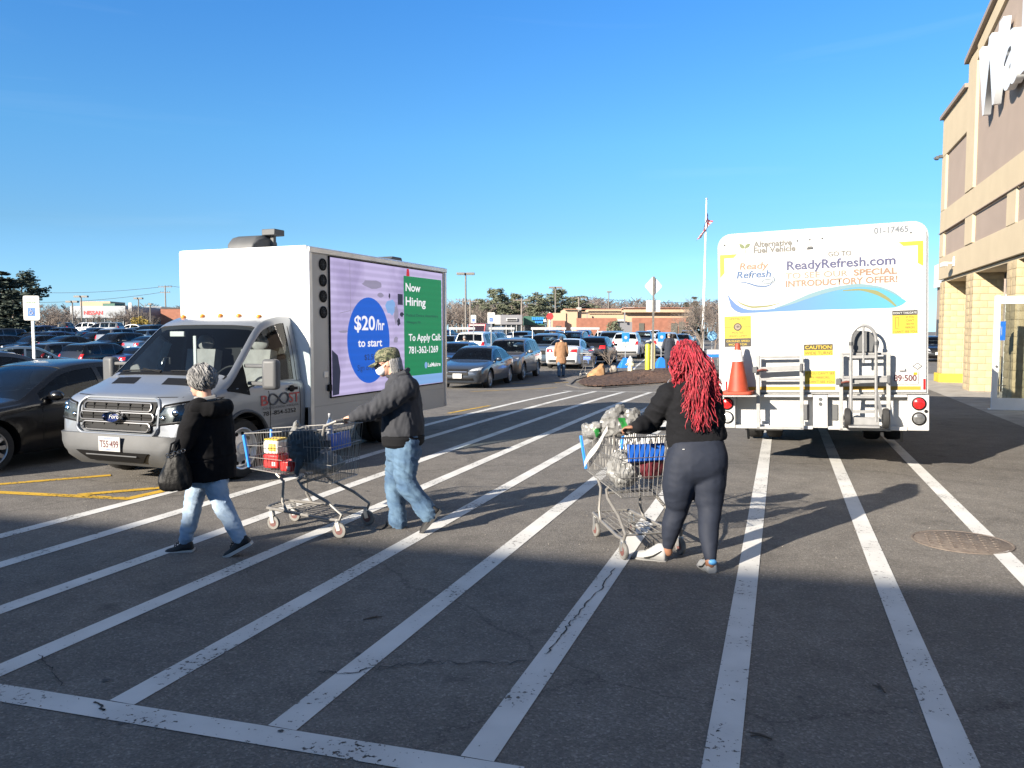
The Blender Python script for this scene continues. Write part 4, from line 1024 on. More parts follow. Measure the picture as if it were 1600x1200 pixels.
m = MB(); m.cyl((-.95, -.8, .36), (-.95, .8, .36), .05, n=10); m.cyl((-4.4, -.8, .36), (-4.4, .8, .36), .07, n=10); m.ell((-4.4, 0, .36), (.16, .18, .16))
m.box((-3.2, .42, .56), (5.2, .08, .16)); m.box((-3.2, -.42, .56), (5.2, .08, .16)); m.box((-.45, 0, .40), (.5, 1.0, .16)); m.build('chassis', 'black', van)
# cargo box
BX0, BL, BT, BW = -2.15, 4.02, 2.875, 1.08
def bxp(a, z, h): return Vector((h, a, z))
m = MB(); rr = []
for cx, cz, a0 in ((BW - .05, BT - .05, 0), (-BW + .05, BT - .05, 90)):
    rr += [(cx + .05 * math.cos(R(a0 + 90 * k / 5)), cz + .05 * math.sin(R(a0 + 90 * k / 5))) for k in range(6)]
rr += [(-BW, .75), (BW, .75)]
m.prism(rr, bxp, BX0 - BL, BX0); bx = m.build('cargo_box', 'boxfront', van, smooth=30)
YS = BW + .006
m = MB(); m.box((BX0 - BL / 2, BW + .003, (BT - .06 + .75) / 2 + .0), (BL - .01, .006, BT - .06 - .75)); m.build('side_skin', 'boxside', bx, smooth=0)
for sg in (1, -1):
    m = MB(); m.box((BX0 - BL / 2, sg * (BW - .02), .585), (BL - .004, .052, .325)); m.build('skirt', 'boxside', bx, smooth=0)
m = MB(); m.box((BX0 - BL / 2, YS + .006, BT - .055), (BL + .02, .03, .075)); m.box((BX0 - .02, YS + .004, 1.62), (.07, .022, 2.34)); m.box((BX0 - BL + .03, YS + .004, 1.62), (.07, .022, 2.34))
m.build('edge_trim', 'alu', bx, bevel=.01)
m = MB(); m.box((BX0 + .008, 0, BT - .03), (.02, 2.12, .05)); m.box((BX0 + .006, -BW + .03, 1.9), (.014, .05, 1.9)); m.build('front_trim', 'alu', bx, bevel=.005)
m = MB(); m.box((BX0 + .003, 0, BT - .20), (.006, 2.0, .008)); m.build('panel_seam', 'mgrey', bx, smooth=0)
for k in range(4):
    z = 2.645 - .212 * k
    m = MB(); m.lathe([(.082, 0), (.082, .012), (.070, .016), (.066, .006), (.01, .006)], c=(BX0 - .30, YS, z), axis='y', n=28); fan = m.build('vent_fan', 'black', bx)
    m = MB(); [m.bar(Vector((BX0 - .30, YS + .014, z)) + Vector((math.cos(a), 0, math.sin(a))) * .065, Vector((BX0 - .30, YS + .014, z)) - Vector((math.cos(a), 0, math.sin(a))) * .065, .004, .004) for a in (0, .785, 1.57, 2.356)]
    [m.tube([Vector((BX0 - .30 + q * math.cos(a), YS + .015, z + q * math.sin(a))) for a in [2 * math.pi * j / 20 for j in range(21)]], .002, 4, cap=False) for q in (.025, .05)]; m.build('guard', 'dgrey', fan)
m = MB(); m.box((BX0 - .40, YS + .02, .985), (.07, .04, .09)); m.build('latch', 'black', bx, bevel=.008)
m = MB(); m.box((BX0 - .34, YS + .006, 1.17), (.10, .008, .08)); m.build('plate', 'alu', bx, bevel=.004)
# LED screen: frame, panel and the picture it shows
def sp(s_, z, h=0.0): return Vector((BX0 - s_, YS + h, z))
scr = MB(); scr.prism([(.43, .84), (3.86, .84), (3.86, 2.775), (.43, 2.775)], lambda a, z, h: sp(a, z, h), 0, .018); scro = scr.build('led_screen', 'black', bx, smooth=0)
def scrp(poly, m, h, name='screen_picture'):
    q = MB(); q.add([sp(a, z, h) for a, z in poly], [tuple(range(len(poly)))]); return q.build(name, m, scro, smooth=0)
scrp([(.45, .86), (3.84, .86), (3.84, 2.757), (.45, 2.757)], 'led', .020)
scrp([(2.60, .87), (3.83, .87), (3.83, 1.6), (3.2, 1.5)], 'ledsky', .022)
scrp([(.46, .87), (.62, .88), (.66, 1.2), (.60, 1.42), (.46, 1.5)], 'leddark', .022)
rgs = random.Random(5)
for cx, cz, rx, rz_, mm in ((2.05, 2.12, .16, .13, 'ledsky'), (2.22, 2.02, .08, .16, 'ledgrey'), (1.55, 2.45, .35, .07, 'ledgrey'), (2.3, 1.9, .07, .06, 'leddark'), (2.02, 2.30, .03, .05, 'leddark'), (2.2, 1.62, .09, .05, 'ledgrey'), (.75, 1.75, .14, .02, 'ledgrey'), (1.75, 2.3, .10, .04, 'ledgrey'), (2.40, 2.02, .07, .04, 'leddark')):
    scrp([(cx + rx * rgs.uniform(.6, 1.1) * math.cos(2 * math.pi * k / 11), cz + rz_ * rgs.uniform(.6, 1.1) * math.sin(2 * math.pi * k / 11)) for k in range(11)], mm, .022)
scrp([(.93, 2.0), (.94, 2.0), (.93, 2.72), (.92, 2.72)], 'ledgrey', .0222); scrp([(.66, 2.0), (.93, 2.04), (.93, 2.05), (.66, 2.01)], 'ledgrey', .0222)
scrp([(2.55, 2.63), (2.66, 2.64), (2.64, 2.75), (2.57, 2.75)], 'ledred', .0225)
scrp([(1.42 + .585 * math.cos(2 * math.pi * k / 48), 1.62 + .63 * math.sin(2 * math.pi * k / 48)) for k in range(48)], 'ledblue', .024)
scrp([(2.47, 1.03), (3.80, 1.03), (3.79, 2.64), (2.46, 2.635)], 'ledgreen', .024)
scrp([(2.27, 2.17), (2.43, 2.17), (2.43, 2.34), (2.27, 2.34)], 'leddark', .0235)
rx_, uz = (-1, 0, 0), (0, 0, 1)
def st(s, a0, a1, z, h, m='ledwhite', bold=.02): return text(s, m, scro, sp(a0, z, .026), rx_, uz, h, a1 - a0, bold=bold)
st('$20', 1.02, 1.58, 1.775, .21); st('/hr', 1.60, 1.855, 1.775, .16); st('to start', 1.11, 1.78, 1.53, .12)
st('$2.5K', 1.28, 1.62, 1.335, .085, 'leddark', .0); st('Sign on Bonus', 1.09, 1.78, 1.185, .085, 'leddark', .0)
st('Now', 2.52, 3.02, 2.40, .13); st('Hiring', 2.52, 3.20, 2.17, .14); st('Medical Device Assemblers', 2.53, 3.65, 1.99, .05, 'leddark', 0.0); st('Wilmington, MA', 2.54, 3.02, 1.88, .045, 'leddark', 0.0)
st('To Apply Call:', 2.61, 3.76, 1.60, .115); st('781-362-1269', 2.61, 3.65, 1.395, .115); st('LeMaitre', 3.27, 3.74, 1.155, .07)
scrp([(3.20 + .05 * math.cos(2 * math.pi * k / 16), 1.185 + .055 * math.sin(2 * math.pi * k / 16)) for k in range(16)], 'ledsky', .026)
# door lettering
def dp(s_, z): return S.side(-s_, z, 1, .006)
du = (dp(1.6, .95) - dp(1.6, .72)).normalized()
MT['boostred'] = M('red door print', (.42, .07, .07), .5); MT['boostgrey'] = M('grey door print', (.10, .10, .105), .5)
for s_, a0, a1, z, h, mm in (('B', 1.24, 1.37, .845, .13, 'boostred'), ('ST', 1.78, 2.0, .845, .13, 'boostred'), ('OUTDOOR MEDIA', 1.27, 1.98, .795, .026, 'boostgrey'), ('781-854-5252', 1.27, 1.92, .715, .055, 'ink')):
    text(s_, mm, van, dp(a0, z), (-1, 0, 0), du, h, a1 - a0, bold=.01 if h > .05 else 0)
m = MB()
m.tube([dp(1.58 + .19 * math.cos(a) / (1 + math.sin(a) ** 2) , .91 + .19 * math.sin(a) * math.cos(a) / (1 + math.sin(a) ** 2) * .98) for a in [2 * math.pi * k / 48 for k in range(49)]], (.012), 5, cap=False); m.build('logo', 'boostgrey', van)
# roof units
m = MB(); rings = []
for k, (x, h, w) in enumerate([(-2.26, .02, .20), (-2.28, .10, .22), (-2.36, .17, .25), (-2.48, .205, .26), (-2.66, .205, .26), (-2.74, .17, .25), (-2.76, .02, .24)]):
    rings.append([Vector((x, -.12 - w, BT)), Vector((x, -.12 - w, BT + h * .75)), Vector((x, -.12 - w * .8, BT + h)), Vector((x, -.12 + w * .8, BT + h)), Vector((x, -.12 + w, BT + h * .75)), Vector((x, -.12 + w, BT))])
m.loft(rings); m.build('roof_air_unit', 'mgrey', van, smooth=40, bevel=.01)
m = MB(); m.box((-2.62, .16, BT + .25), (.22, .22, .085)); m.box((-2.62, .16, BT + .12), (.06, .06, .20)); m.build('roof_camera', 'mgrey', van, bevel=.01)
m = MB(); m.prism([(-.22, 0), (.22, 0), (.17, .085), (-.10, .085)], lambda a, z, h: Vector((-4.85 - a, h, BT + z)), .35, .85); m.build('roof_vent', 'dgrey', van, bevel=.015)
# ================================================================ water delivery truck seen from behind
TN = Vector((VD.y, -VD.x, 0))
wt = empty('water_delivery_truck', (2.733, 10.5, 0), math.atan2(TN.y, TN.x), 'white water delivery truck with blue wave graphic seen from behind', 'truck')
wt.rotation_euler = (0, R(-1.62), math.atan2(TN.y, TN.x))
TW, TT, TB = 2.44, 3.0, .94
MT['flapblack'] = M('black mud flap', (.004, .004, .004), .8)
MT['twhite'] = M('white truck panel', (.42, .42, .41), .4, var=.04, scale=2.2, bump=.02, bscale=3, coat=.2)
MT['tborder'] = M('white truck frame', (.36, .36, .355), .45, var=.06, scale=3)
for k_, c_ in dict(p_num=(0.098, 0.112, 0.130), p_grey=(0.085, 0.081, 0.073), p_leaf=(0.089, 0.112, 0.040), p_rr=(0.038, 0.042, 0.103), p_or=(0.187, 0.089, 0.045), p_orp=(0.187, 0.112, 0.071), p_tan=(0.187, 0.148, 0.107), p_cyan=(0.045, 0.116, 0.179), p_yel=(.38, .27, .014), p_wy=(0.134, 0.138, 0.049), p_wc=(0.107, 0.187, 0.215), p_tape=(.32, .19, .014), p_dk=(.02, .018, .016), p_yk=(.030, .020, .006), p_blue2=(0.022, 0.067, 0.161)).items():
    MT[k_] = M('truck print ' + k_, c_, .5)
def gradM(name, stops, x0, x1):
    m = bpy.data.materials.new(name); m.use_nodes = True; t = m.node_tree; b = t.nodes['Principled BSDF']; L = t.links.new
    tc = nd(t, 'ShaderNodeTexCoord'); sx = nd(t, 'ShaderNodeSeparateXYZ'); mr = nd(t, 'ShaderNodeMapRange'); r = nd(t, 'ShaderNodeValToRGB')
    mr.inputs[1].default_value = x0; mr.inputs[2].default_value = x1
    L(tc.outputs['Object'], sx.inputs[0]); L(sx.outputs[0], mr.inputs[0]); L(mr.outputs[0], r.inputs['Fac'])
    while len(r.color_ramp.elements) < len(stops): r.color_ramp.elements.new(.5)
    for e, (p, c) in zip(r.color_ramp.elements, stops): e.position = p; e.color = (*c, 1)
    L(r.outputs[0], b.inputs['Base Color']); b.inputs['Roughness'].default_value = .45; return m
MT['p_wave'] = gradM('printed wave blue to cyan', [(0, (.045, .10, .27)), (.45, (.055, .15, .29)), (1, (.045, .23, .30))], .1, 2.2)
# box body with rounded top corners
def rtop(w0, w1, z0, z1, r, n=7):
    out = [(w0, z0), (w1, z0)]
    out += [(w1 - r + r * math.cos(R(90 * k / n)), z1 - r + r * math.sin(R(90 * k / n))) for k in range(n + 1)]
    out += [(w0 + r - r * math.sin(R(90 * k / n)), z1 - r + r * math.cos(R(90 * k / n))) for k in range(n + 1)]
    return out
tp = lambda a, z, h: Vector((a, h, z))
m = MB(); m.prism(rtop(0, TW, TB, TT, .17), tp, .03, 6.4); tb = m.build('cargo_body', 'tborder', wt, smooth=30)
m = MB(); m.prism(rtop(.022, TW - .022, TB + .02, TT - .022, .155), tp, 0, .029); rp = m.build('rear_panel', 'twhite', wt, smooth=30)
m = MB(); m.box((TW + .012, .3, 2.80), (.03, .06, .05)); m.box((TW + .012, .3, 1.55), (.03, .06, .05)); m.box((-.012, .3, 2.75), (.03, .06, .05)); m.build('side_marker', 'black', wt, bevel=.004)
# cab, chassis, wheels underneath
m = MB(); m.prism([(6.45, .5), (8.3, .5), (8.4, .95), (8.2, 1.2), (7.75, 1.35), (7.35, 2.35), (6.45, 2.4)], lambda a, z, h: Vector((h, a, z)), .15, 2.29); m.build('cab', 'twhite', wt, smooth=20, bevel=.05)
m = MB(); m.box((.75, 3.3, .72), (.09, 6.4, .22)); m.box((1.69, 3.3, .72), (.09, 6.4, .22)); m.cyl((.3, 3.0, .5), (2.14, 3.0, .5), .08, n=12); m.ell((1.22, 3.0, .5), (.2, .22, .2)); m.box((1.22, .9, .62), (1.7, .5, .28)); m.box((1.22, 4.6, .58), (2.2, 1.2, .4)); m.box((1.22, .2, .68), (2.3, .12, .34))
m.build('chassis', 'black', wt, smooth=30)
tw_t, tw_r = steel_wheel(.48, .25)
for x in (.20, .50, 1.94, 2.24):
    w = empty('wheel', (x, 3.0, .49), R(90) if x < 1 else R(-90)); w.parent = wt; link('tyre', tw_t, w); ro_ = link('rim', tw_r, w); ro_.material_slots[0].link = 'OBJECT'; ro_.material_slots[0].material = MT['flapblack']
for x in (.25, 2.19):
    w = empty('wheel', (x, 7.3, .49), R(90) if x < 1 else R(-90)); w.parent = wt; link('tyre', tw_t, w); ro_ = link('rim', tw_r, w); ro_.material_slots[0].link = 'OBJECT'; ro_.material_slots[0].material = MT['flapblack']
    m = MB(); m.box((x + (.12 if x < 1 else -.12), 2.4, .42), (.56, .012, .46)); m.build('mud_flap', 'flapblack', wt, smooth=0)
for x in (.30, 2.2):
    m = MB(); m.bar((x, .5, .62), (x, .7, .28), .03, .05); m.build('support_stay', 'dgrey', wt)
# ---- rear sill: light boxes, recessed bays, ledges
m = MB(); m.box((1.22, .12, .725), (2.43, .08, .43)); sill = m.build('rear_sill', 'twhite', wt, smooth=0)
def sb(a0, a1, b0, b1, y0, y1, mat_='twhite', nm='sill_plate', par=None, bev=.006):
    q = MB(); q.box(((a0 + a1) / 2, (y0 + y1) / 2, (b0 + b1) / 2), (a1 - a0, y1 - y0, b1 - b0)); return q.build(nm, mat_, par or sill, smooth=0, bevel=bev, seg=1)
sb(-.005, .205, .50, .925, -.06, .078); sb(2.215, 2.445, .50, .925, -.06, .078); sb(1.15, 1.32, .515, .925, -.05, .078)
sb(.208, 1.147, .90, .93, -.05, .078); sb(1.323, 2.212, .90, .93, -.05, .078); sb(.208, 1.147, .495, .535, -.05, .078); sb(1.323, 2.212, .495, .535, -.05, .078)
sb(1.02, 1.10, .60, .80, .06, .0785, 'mgrey', 'vent_slot'); sb(1.37, 1.44, .60, .80, .06, .0785, 'mgrey', 'vent_slot')
for a0, a1 in ((.35, .62), (.7, .95), (1.7, 2.0)): sb(a0, a1, .536, .548, -.049, .04, 'rustwash' if False else 'dwhite', 'dirt_ledge')
for a, zz in ((1.235, .905), (1.235, .845)):
    q = MB(); q.lathe([(.022, 0), (.022, -.012), (.008, -.012)], c=(a, -.05, zz - .03), axis='y', n=14); q.build('socket', 'dgrey', sill)
for a, zz, mm, nm in ((.107, .815, 'redlens', 'tail_lamp'), (.107, .637, 'clearlens', 'reverse_lamp'), (2.335, .825, 'redlens', 'tail_lamp'), (2.335, .645, 'greylens', 'reverse_lamp')):
    if mm == 'greylens': MT['greylens'] = M('smoked lens', (.10, .10, .10), .25, coat=.8, var=.2, scale=20)
    q = MB(); q.lathe([(.080, 0), (.080, -.014), (.068, -.018), (.066, -.006), (.002, -.006)], c=(a, -.06, zz), axis='y', n=28); lo = q.build(nm, 'black', wt)
    q = MB(); q.lathe([(.066, 0), (.064, -.012), (.045, -.022), (.002, -.026)], c=(a, -.062, zz), axis='y', n=24); q.build('lens', mm, lo)
    q = MB()
    for k in range(6): q.tube([(a - .045, -.088, zz - .04 + .016 * k), (a + .045, -.088, zz - .04 + .016 * k)], .003, 4)
    q.build('lens_ribs', mm, lo)
for a, zz in ((.06, .73), (2.41, .735)):
    q = MB(); q.lathe([(.020, 0), (.020, -.014), (.005, -.016)], c=(a, -.06, zz), axis='y', n=14); q.build('plug', 'black', wt)
sb(.085, .10, .99, 1.10, -.012, 0, 'redlens', 'reflector', rp, .002); sb(2.385, 2.41, .99, 1.12, -.012, 0, 'redlens', 'reflector', rp, .002)
# ---- print on the rear panel (laid 2 mm proud of it)
X1, Z1 = (1, 0, 0), (0, 0, 1)
def tx(s, m, a0, a1, b0, h, y=-.003, bold=.0, shear=0.0): return text(s, m, rp, (a0, y, b0), X1, Z1, h, a1 - a0, bold=bold, shear=shear)
def flat(poly, m, y=-.002, nm='print'):
    q = MB(); q.add([(a, y, z) for a, z in poly], [tuple(range(len(poly)))]); return q.build(nm, m, rp, smooth=0)
def rect(a0, a1, b0, b1, m, y=-.002, nm='print'): return flat([(a0, b0), (a1, b0), (a1, b1), (a0, b1)], m, y, nm)
tx('01-17465', 'p_num', 1.85, 2.225, 2.878, .075, bold=.025)
tx('Alternative', 'p_grey', .447, .912, 2.808, .075, bold=.03); tx('Fuel Vehicle', 'p_grey', .449, .954, 2.733, .075, bold=.03)
def leaf(cx, cz, L_, w, ang):
    P = []
    for k in range(9): t = k / 8; P.append((L_ * t, w * math.sin(math.pi * t ** .8)))
    P += [(L_ * k / 8, -w * .6 * math.sin(math.pi * k / 8)) for k in range(7, 0, -1)]
    c_, s_ = math.cos(ang), math.sin(ang); return [(cx + x * c_ - z * s_, cz + x * s_ + z * c_) for x, z in P]
flat(leaf(.345, 2.805, .095, .03, R(140)), 'p_leaf'); flat(leaf(.350, 2.80, .085, .03, R(45)), 'p_leaf'); flat([(.343, 2.735), (.350, 2.735), (.352, 2.81), (.346, 2.81)], 'p_leaf')
tx('GO TO', 'p_grey', 1.334, 1.598, 2.637, .06, bold=.02); tx('ReadyRefresh.com', 'p_rr', .849, 2.087, 2.50, .112, bold=.022)
tx('TO SEE OUR', 'p_tan', .832, 1.557, 2.388, .074, bold=.015); tx('SPECIAL', 'p_orp', 1.622, 2.106, 2.388, .076, bold=.035); tx('INTRODUCTORY OFFER!', 'p_orp', .834, 2.108, 2.288, .078, bold=.03)
tx('Ready', 'p_orp', .272, .632, 2.535, .085, shear=.15, bold=.022); tx('Refresh', 'p_blue2', .238, .66, 2.425, .09, shear=.15, bold=.022)
def swoosh(pts_top, pts_bot, m, y): return flat(pts_bot + pts_top[::-1], m, y)
def crv(pts, n=24):
    f = pchip(pts); x0, x1 = pts[0][0], pts[-1][0]; return [(x0 + (x1 - x0) * k / n, f(x0 + (x1 - x0) * k / n)) for k in range(n + 1)]
swoosh(crv([(.23, 2.385), (.36, 2.37), (.50, 2.325), (.60, 2.318), (.70, 2.36)]), crv([(.23, 2.38), (.36, 2.355), (.50, 2.305), (.60, 2.30), (.70, 2.355)]), 'p_blue2', -.002)
q = MB(); q.tube([(.70 - .05 + .05 * math.cos(a), -.003, 2.385 + .045 * math.sin(a)) for a in [R(-40 + 100 * k / 10) for k in range(11)]], .005, 4); q.build('print', 'p_cyan', rp)
q = MB(); q.tube([(.615 + .062 * math.cos(a), -.003, 2.368 + .026 * math.sin(a)) for a in [2 * math.pi * k / 24 for k in range(25)]], .004, 4, cap=False); q.build('print', 'p_cyan', rp)
tx('Nestlé', 'p_cyan', .575, .655, 2.358, .018); rect(.26, .42, 2.322, 2.328, 'p_num'); rect(.23, .44, 2.297, 2.303, 'p_num')
# wave
top = crv([(.118, 2.236), (.16, 2.17), (.24, 2.085), (.34, 2.03), (.45, 2.012), (.62, 2.015), (.80, 2.04), (1.02, 2.11), (1.28, 2.185), (1.48, 2.235), (1.66, 2.26), (1.84, 2.25), (2.02, 2.185), (2.14, 2.10), (2.205, 2.052)], 48)
bot = crv([(.118, 2.23), (.135, 2.12), (.20, 2.02), (.30, 1.978), (.42, 1.977), (.66, 1.982), (1.2, 1.985), (2.05, 1.978), (2.14, 2.0), (2.205, 2.05)], 48)
swoosh(top, bot, 'p_wave', -.002)
swoosh(crv([(.70, 2.03), (.9, 2.10), (1.15, 2.20), (1.4, 2.26), (1.66, 2.285), (1.88, 2.25), (2.05, 2.18), (2.15, 2.10)], 36), crv([(.70, 2.02), (.9, 2.066), (1.15, 2.145), (1.4, 2.21), (1.66, 2.245), (1.88, 2.225), (2.05, 2.155), (2.15, 2.09)], 36), 'p_wc', -.003)
swoosh(crv([(1.5, 2.215), (1.66, 2.225), (1.85, 2.20), (2.0, 2.11), (2.10, 2.0)], 24), crv([(1.5, 2.205), (1.66, 2.205), (1.82, 2.165), (1.98, 2.08), (2.08, 1.995)], 24), 'p_wy', -.0035)
swoosh(crv([(.20, 2.18), (.30, 2.105), (.45, 2.062), (.60, 2.065), (.76, 2.09)]), crv([(.20, 2.175), (.30, 2.085), (.45, 2.038), (.60, 2.045), (.76, 2.085)]), 'p_wy', -.0025)
# yellow corner brackets
flat([(.03, 2.735), (.245, 2.735), (.20, 2.69), (.085, 2.69), (.085, 2.50), (.03, 2.44)], 'p_yel'); flat([(2.12, 2.76), (2.385, 2.76), (2.385, 2.46), (2.325, 2.50), (2.325, 2.71), (2.17, 2.71)], 'p_yel')
# stickers
def sticker(a0, a1, b0, b1): return rect(a0, a1, b0, b1, 'p_yel', -.002, 'sticker')
sticker(.078, .408, 1.655, 1.94); rect(.078, .408, 1.548, 1.654, 'p_dk', -.002, 'sticker'); rect(.08, .406, 1.80, 1.804, 'p_yk', -.003)
tx('LIMITED TO', 'p_yk', .135, .35, 1.895, .026); tx('POSTED', 'p_yk', .175, .325, 1.717, .026); tx('SPEED LIMIT', 'p_yk', .125, .36, 1.672, .026)
tx('GROUND SPEED', 'p_yel', .10, .39, 1.608, .026, bold=.01); tx('MONITOR', 'p_yel', .13, .36, 1.565, .026, bold=.01)
q = MB(); q.lathe([(.05, 0), (.05, -.003), (.002, -.003)], c=(.243, -.002, 1.803), axis='y', n=24); q.build('print', 'p_yk', rp)
q = MB(); q.lathe([(.036, 0), (.036, -.004), (.002, -.004)], c=(.243, -.002, 1.803), axis='y', n=24); q.build('print', 'p_tan', rp)
q = MB(); [q.bar((.243, -.007, 1.795), (.243 + .03 * math.cos(a), -.007, 1.795 + .028 * math.sin(a)), .006, .003) for a in (.5, 1.1, 1.57, 2.1, 2.6)]; q.build('print', 'p_dk', rp)
sticker(2.05, 2.325, 1.665, 1.885); rect(2.05, 2.325, 1.886, 1.942, 'p_dk', -.002, 'sticker'); tx("DON'T TAILGATE", 'twhite', 2.06, 2.315, 1.902, .024, bold=.01)
for i, s_ in enumerate(['IF YOU', "CAN'T", 'SEE MY', 'MIRRORS,']): text(s_, 'p_yk', rp, (2.245, -.003, 1.850 - .042 * i), X1, Z1, .026, .085 + .02 * (i == 3), align='C')
tx("I CAN'T SEE YOU", 'p_yk', 2.06, 2.315, 1.676, .026); q = MB(); q.bar((2.085, -.003, 1.73), (2.085, -.003, 1.86), .004, .003); q.bar((2.12, -.003, 1.75), (2.12, -.003, 1.86), .004, .003); q.bar((2.085, -.003, 1.73), (2.12, -.003, 1.73), .004, .003); q.bar((2.085, -.003, 1.862), (2.12, -.003, 1.862), .004, .003); q.build('print', 'p_dk', rp)
sticker(1.045, 1.382, 1.417, 1.485); rect(1.045, 1.382, 1.486, 1.558, 'p_yk', -.002, 'sticker'); tx('CAUTION', 'p_yel', 1.06, 1.367, 1.500, .044, bold=.02); tx('WIDE TURNS', 'p_yk', 1.055, 1.375, 1.429, .040)
sticker(1.055, 1.41, 1.06, 1.225); tx("IF YOU CAN'T SEE", 'p_yk', 1.065, 1.40, 1.180, .030); tx('MY MIRRORS,', 'p_yk', 1.115, 1.35, 1.128, .030); tx("I CAN'T SEE YOU", 'p_yk', 1.075, 1.395, 1.076, .030)
rect(.30, 1.41, .985, 1.03, 'p_tape'); rect(1.46, 2.36, .985, 1.03, 'p_tape')
for a, z in ((.975, 2.855), (1.12, 2.86), (1.265, 2.865), (2.25, 2.865), (.09, 2.86)):
    q = MB(); q.lathe([(.011, 0), (.011, -.006), (.002, -.009)], c=(a, 0, z), axis='y', n=12); q.build('rivet_lamp', 'dgrey', rp)
q = MB(); q.prism([(-.035, -.014), (.035, -.014), (.028, .014), (-.02, .014)], lambda a, z, h: Vector((1.12 + a, h, 2.76 + z)), -.02, 0); q.build('hood_lamp', 'mgrey', rp)
q = MB(); q.add([(2.324, -.003, 1.225), (2.38, -.003, 1.27), (2.324, -.003, 1.315), (2.268, -.003, 1.27)], [(0, 1, 2, 3)]); q.build('placard', 'dgrey', rp, smooth=0)
q = MB(); q.add([(2.324, -.0045, 1.238), (2.364, -.0045, 1.27), (2.324, -.0045, 1.302), (2.284, -.0045, 1.27)], [(0, 1, 2, 3)]); q.build('placard', 'twhite', rp, smooth=0); text('CNG', 'p_dk', rp, (2.324, -.006, 1.260), X1, Z1, .02, .05, align='C')
q = MB(); q.box((2.155, -.02, 1.235), (.07, .04, .035)); q.build('plate_lamp', 'alu', rp, bevel=.005)
q = MB(); q.box((2.19, -.009, 1.13), (.285, .012, .15)); tpl = q.build('license_plate', 'platewhite', wt, bevel=.004); text('89·500', 'platered', tpl, (2.19, -.017, 1.095), X1, Z1, .075, .25, align='C', bold=.03); text('COMMERCIAL', 'p_rr', tpl, (2.19, -.017, 1.066), X1, Z1, .012, .13, align='C')
q = MB(); q.box((2.30, -.017, 1.182), (.04, .003, .03)); q.build('inspection_tab', 'amber', tpl, smooth=0)
rgw = random.Random(11)
for k in range(26):
    q = MB(); a, z = rgw.uniform(.15, 2.3), rgw.uniform(1.5, 1.95) if k < 16 else rgw.uniform(1.2, 2.9); s_ = rgw.uniform(.002, .006)
    q.ell((a, -.001, z), (s_, .001, s_ * rgw.uniform(.5, 1.5)), 0, 6, 4); q.build('scuff', 'mgrey', rp)
# ---- fold-down racks
MT['rackw'] = M('scuffed white rack paint', (.25, .25, .245), .5, var=.15, scale=12); MT['racka'] = M('dull aluminium', (.22, .22, .22), .45, .3, var=.15, scale=10)
def rack(a0, a1, top, arm_z, nm):
    r = MB(); y = -.13
    r.box((a0, y, (top + .50) / 2), (.045, .05, top - .50)); r.box((a1, y, (top + .50) / 2), (.045, .05, top - .50)); ro = r.build(nm, 'rackw', wt, bevel=.005)
    q = MB()
    for z in (top - .02, top - .30): q.box(((a0 + a1) / 2, y, z), (a1 - a0 - .046, .03, .03)); q.box(((a0 + a1) / 2, y - .018, z), (a1 - a0 - .046, .006, .012))
    q.build('cross_bar', 'racka', ro)
    q = MB(); q.box(((a0 + a1) / 2, y, .515), (a1 - a0 + .045, .05, .028)); q.build('foot_bar', 'rackw', ro, bevel=.004)
    q = MB(); q.bar((a0 - .03, y - .05, arm_z), (a1 - .01, y - .05, arm_z + .02), .03, .06); q.build('clamp_arm', 'racka', ro, bevel=.004)
    q = MB(); q.box((a0 - .03, y - .06, arm_z), (.06, .07, .08)); q.build('clamp', 'dgrey', ro, bevel=.008)
    q = MB(); q.box((a1, y - .05, arm_z + .02), (.035, .06, .10)); q.build('clamp', 'dgrey', ro, bevel=.008)
    q = MB(); q.tube([(a0, y - .09, arm_z - .01), (a0 + .06, y - .10, arm_z + .005), (a0 + .11, y - .09, arm_z)], .012, 6); q.build('clamp_lever', 'rustred', ro)
    for z in (.60, .98):
        for a in (a0, a1):
            q = MB(); q.box((a, (y + .025) / 2, z), (.035, abs(y) - .05, .04)); q.build('bracket', 'rackw', ro)
MT['rustred'] = M('worn red lever', (.12, .03, .02), .6, var=.3, scale=20)
rack(.50, 1.02, 1.43, 1.255, 'fold_rack'); rack(1.475, 2.0, 1.45, 1.10, 'fold_rack')
# ---- hand truck hung on the right rack
ht = empty('hand_truck', (0, 0, 0), 0, 'silver two wheeled hand truck strapped to the back of the water truck', 'hand truck')
ht.matrix_world = wt.matrix_basis.copy(); ht.location = wt.location; ht.rotation_euler = wt.rotation_euler
m = MB(); yb = -.24
def arch(a0, a1, z0, z1, n=14): return [(a0, yb, z0)] + [((a0 + a1) / 2 - (a1 - a0) / 2 * math.cos(R(180 * k / n)), yb, z1 + (a1 - a0) / 2 * 1.25 * math.sin(R(180 * k / n))) for k in range(n + 1)] + [(a1, yb, z0)]
m.tube(arch(1.585, 1.86, .62, 1.60), .018, 8); m.build('frame', 'racka', ht)
m = MB(); m.cyl((1.7225, yb, 1.775), (1.7225, yb, 1.33), .014, n=8)
m.build('centre_bar', 'racka', ht)
for z in (1.40, 1.16, .92, .74): m = MB(); m.bar((1.585, yb, z), (1.86, yb, z), .02, .034); m.build('cross_brace', 'racka', ht)
m = MB(); m.box((1.7225, yb - .10, .575), (.34, .20, .02)); m.box((1.7225, yb + .0, .62), (.34, .018, .10)); m.build('toe_plate', 'racka', ht, bevel=.004)
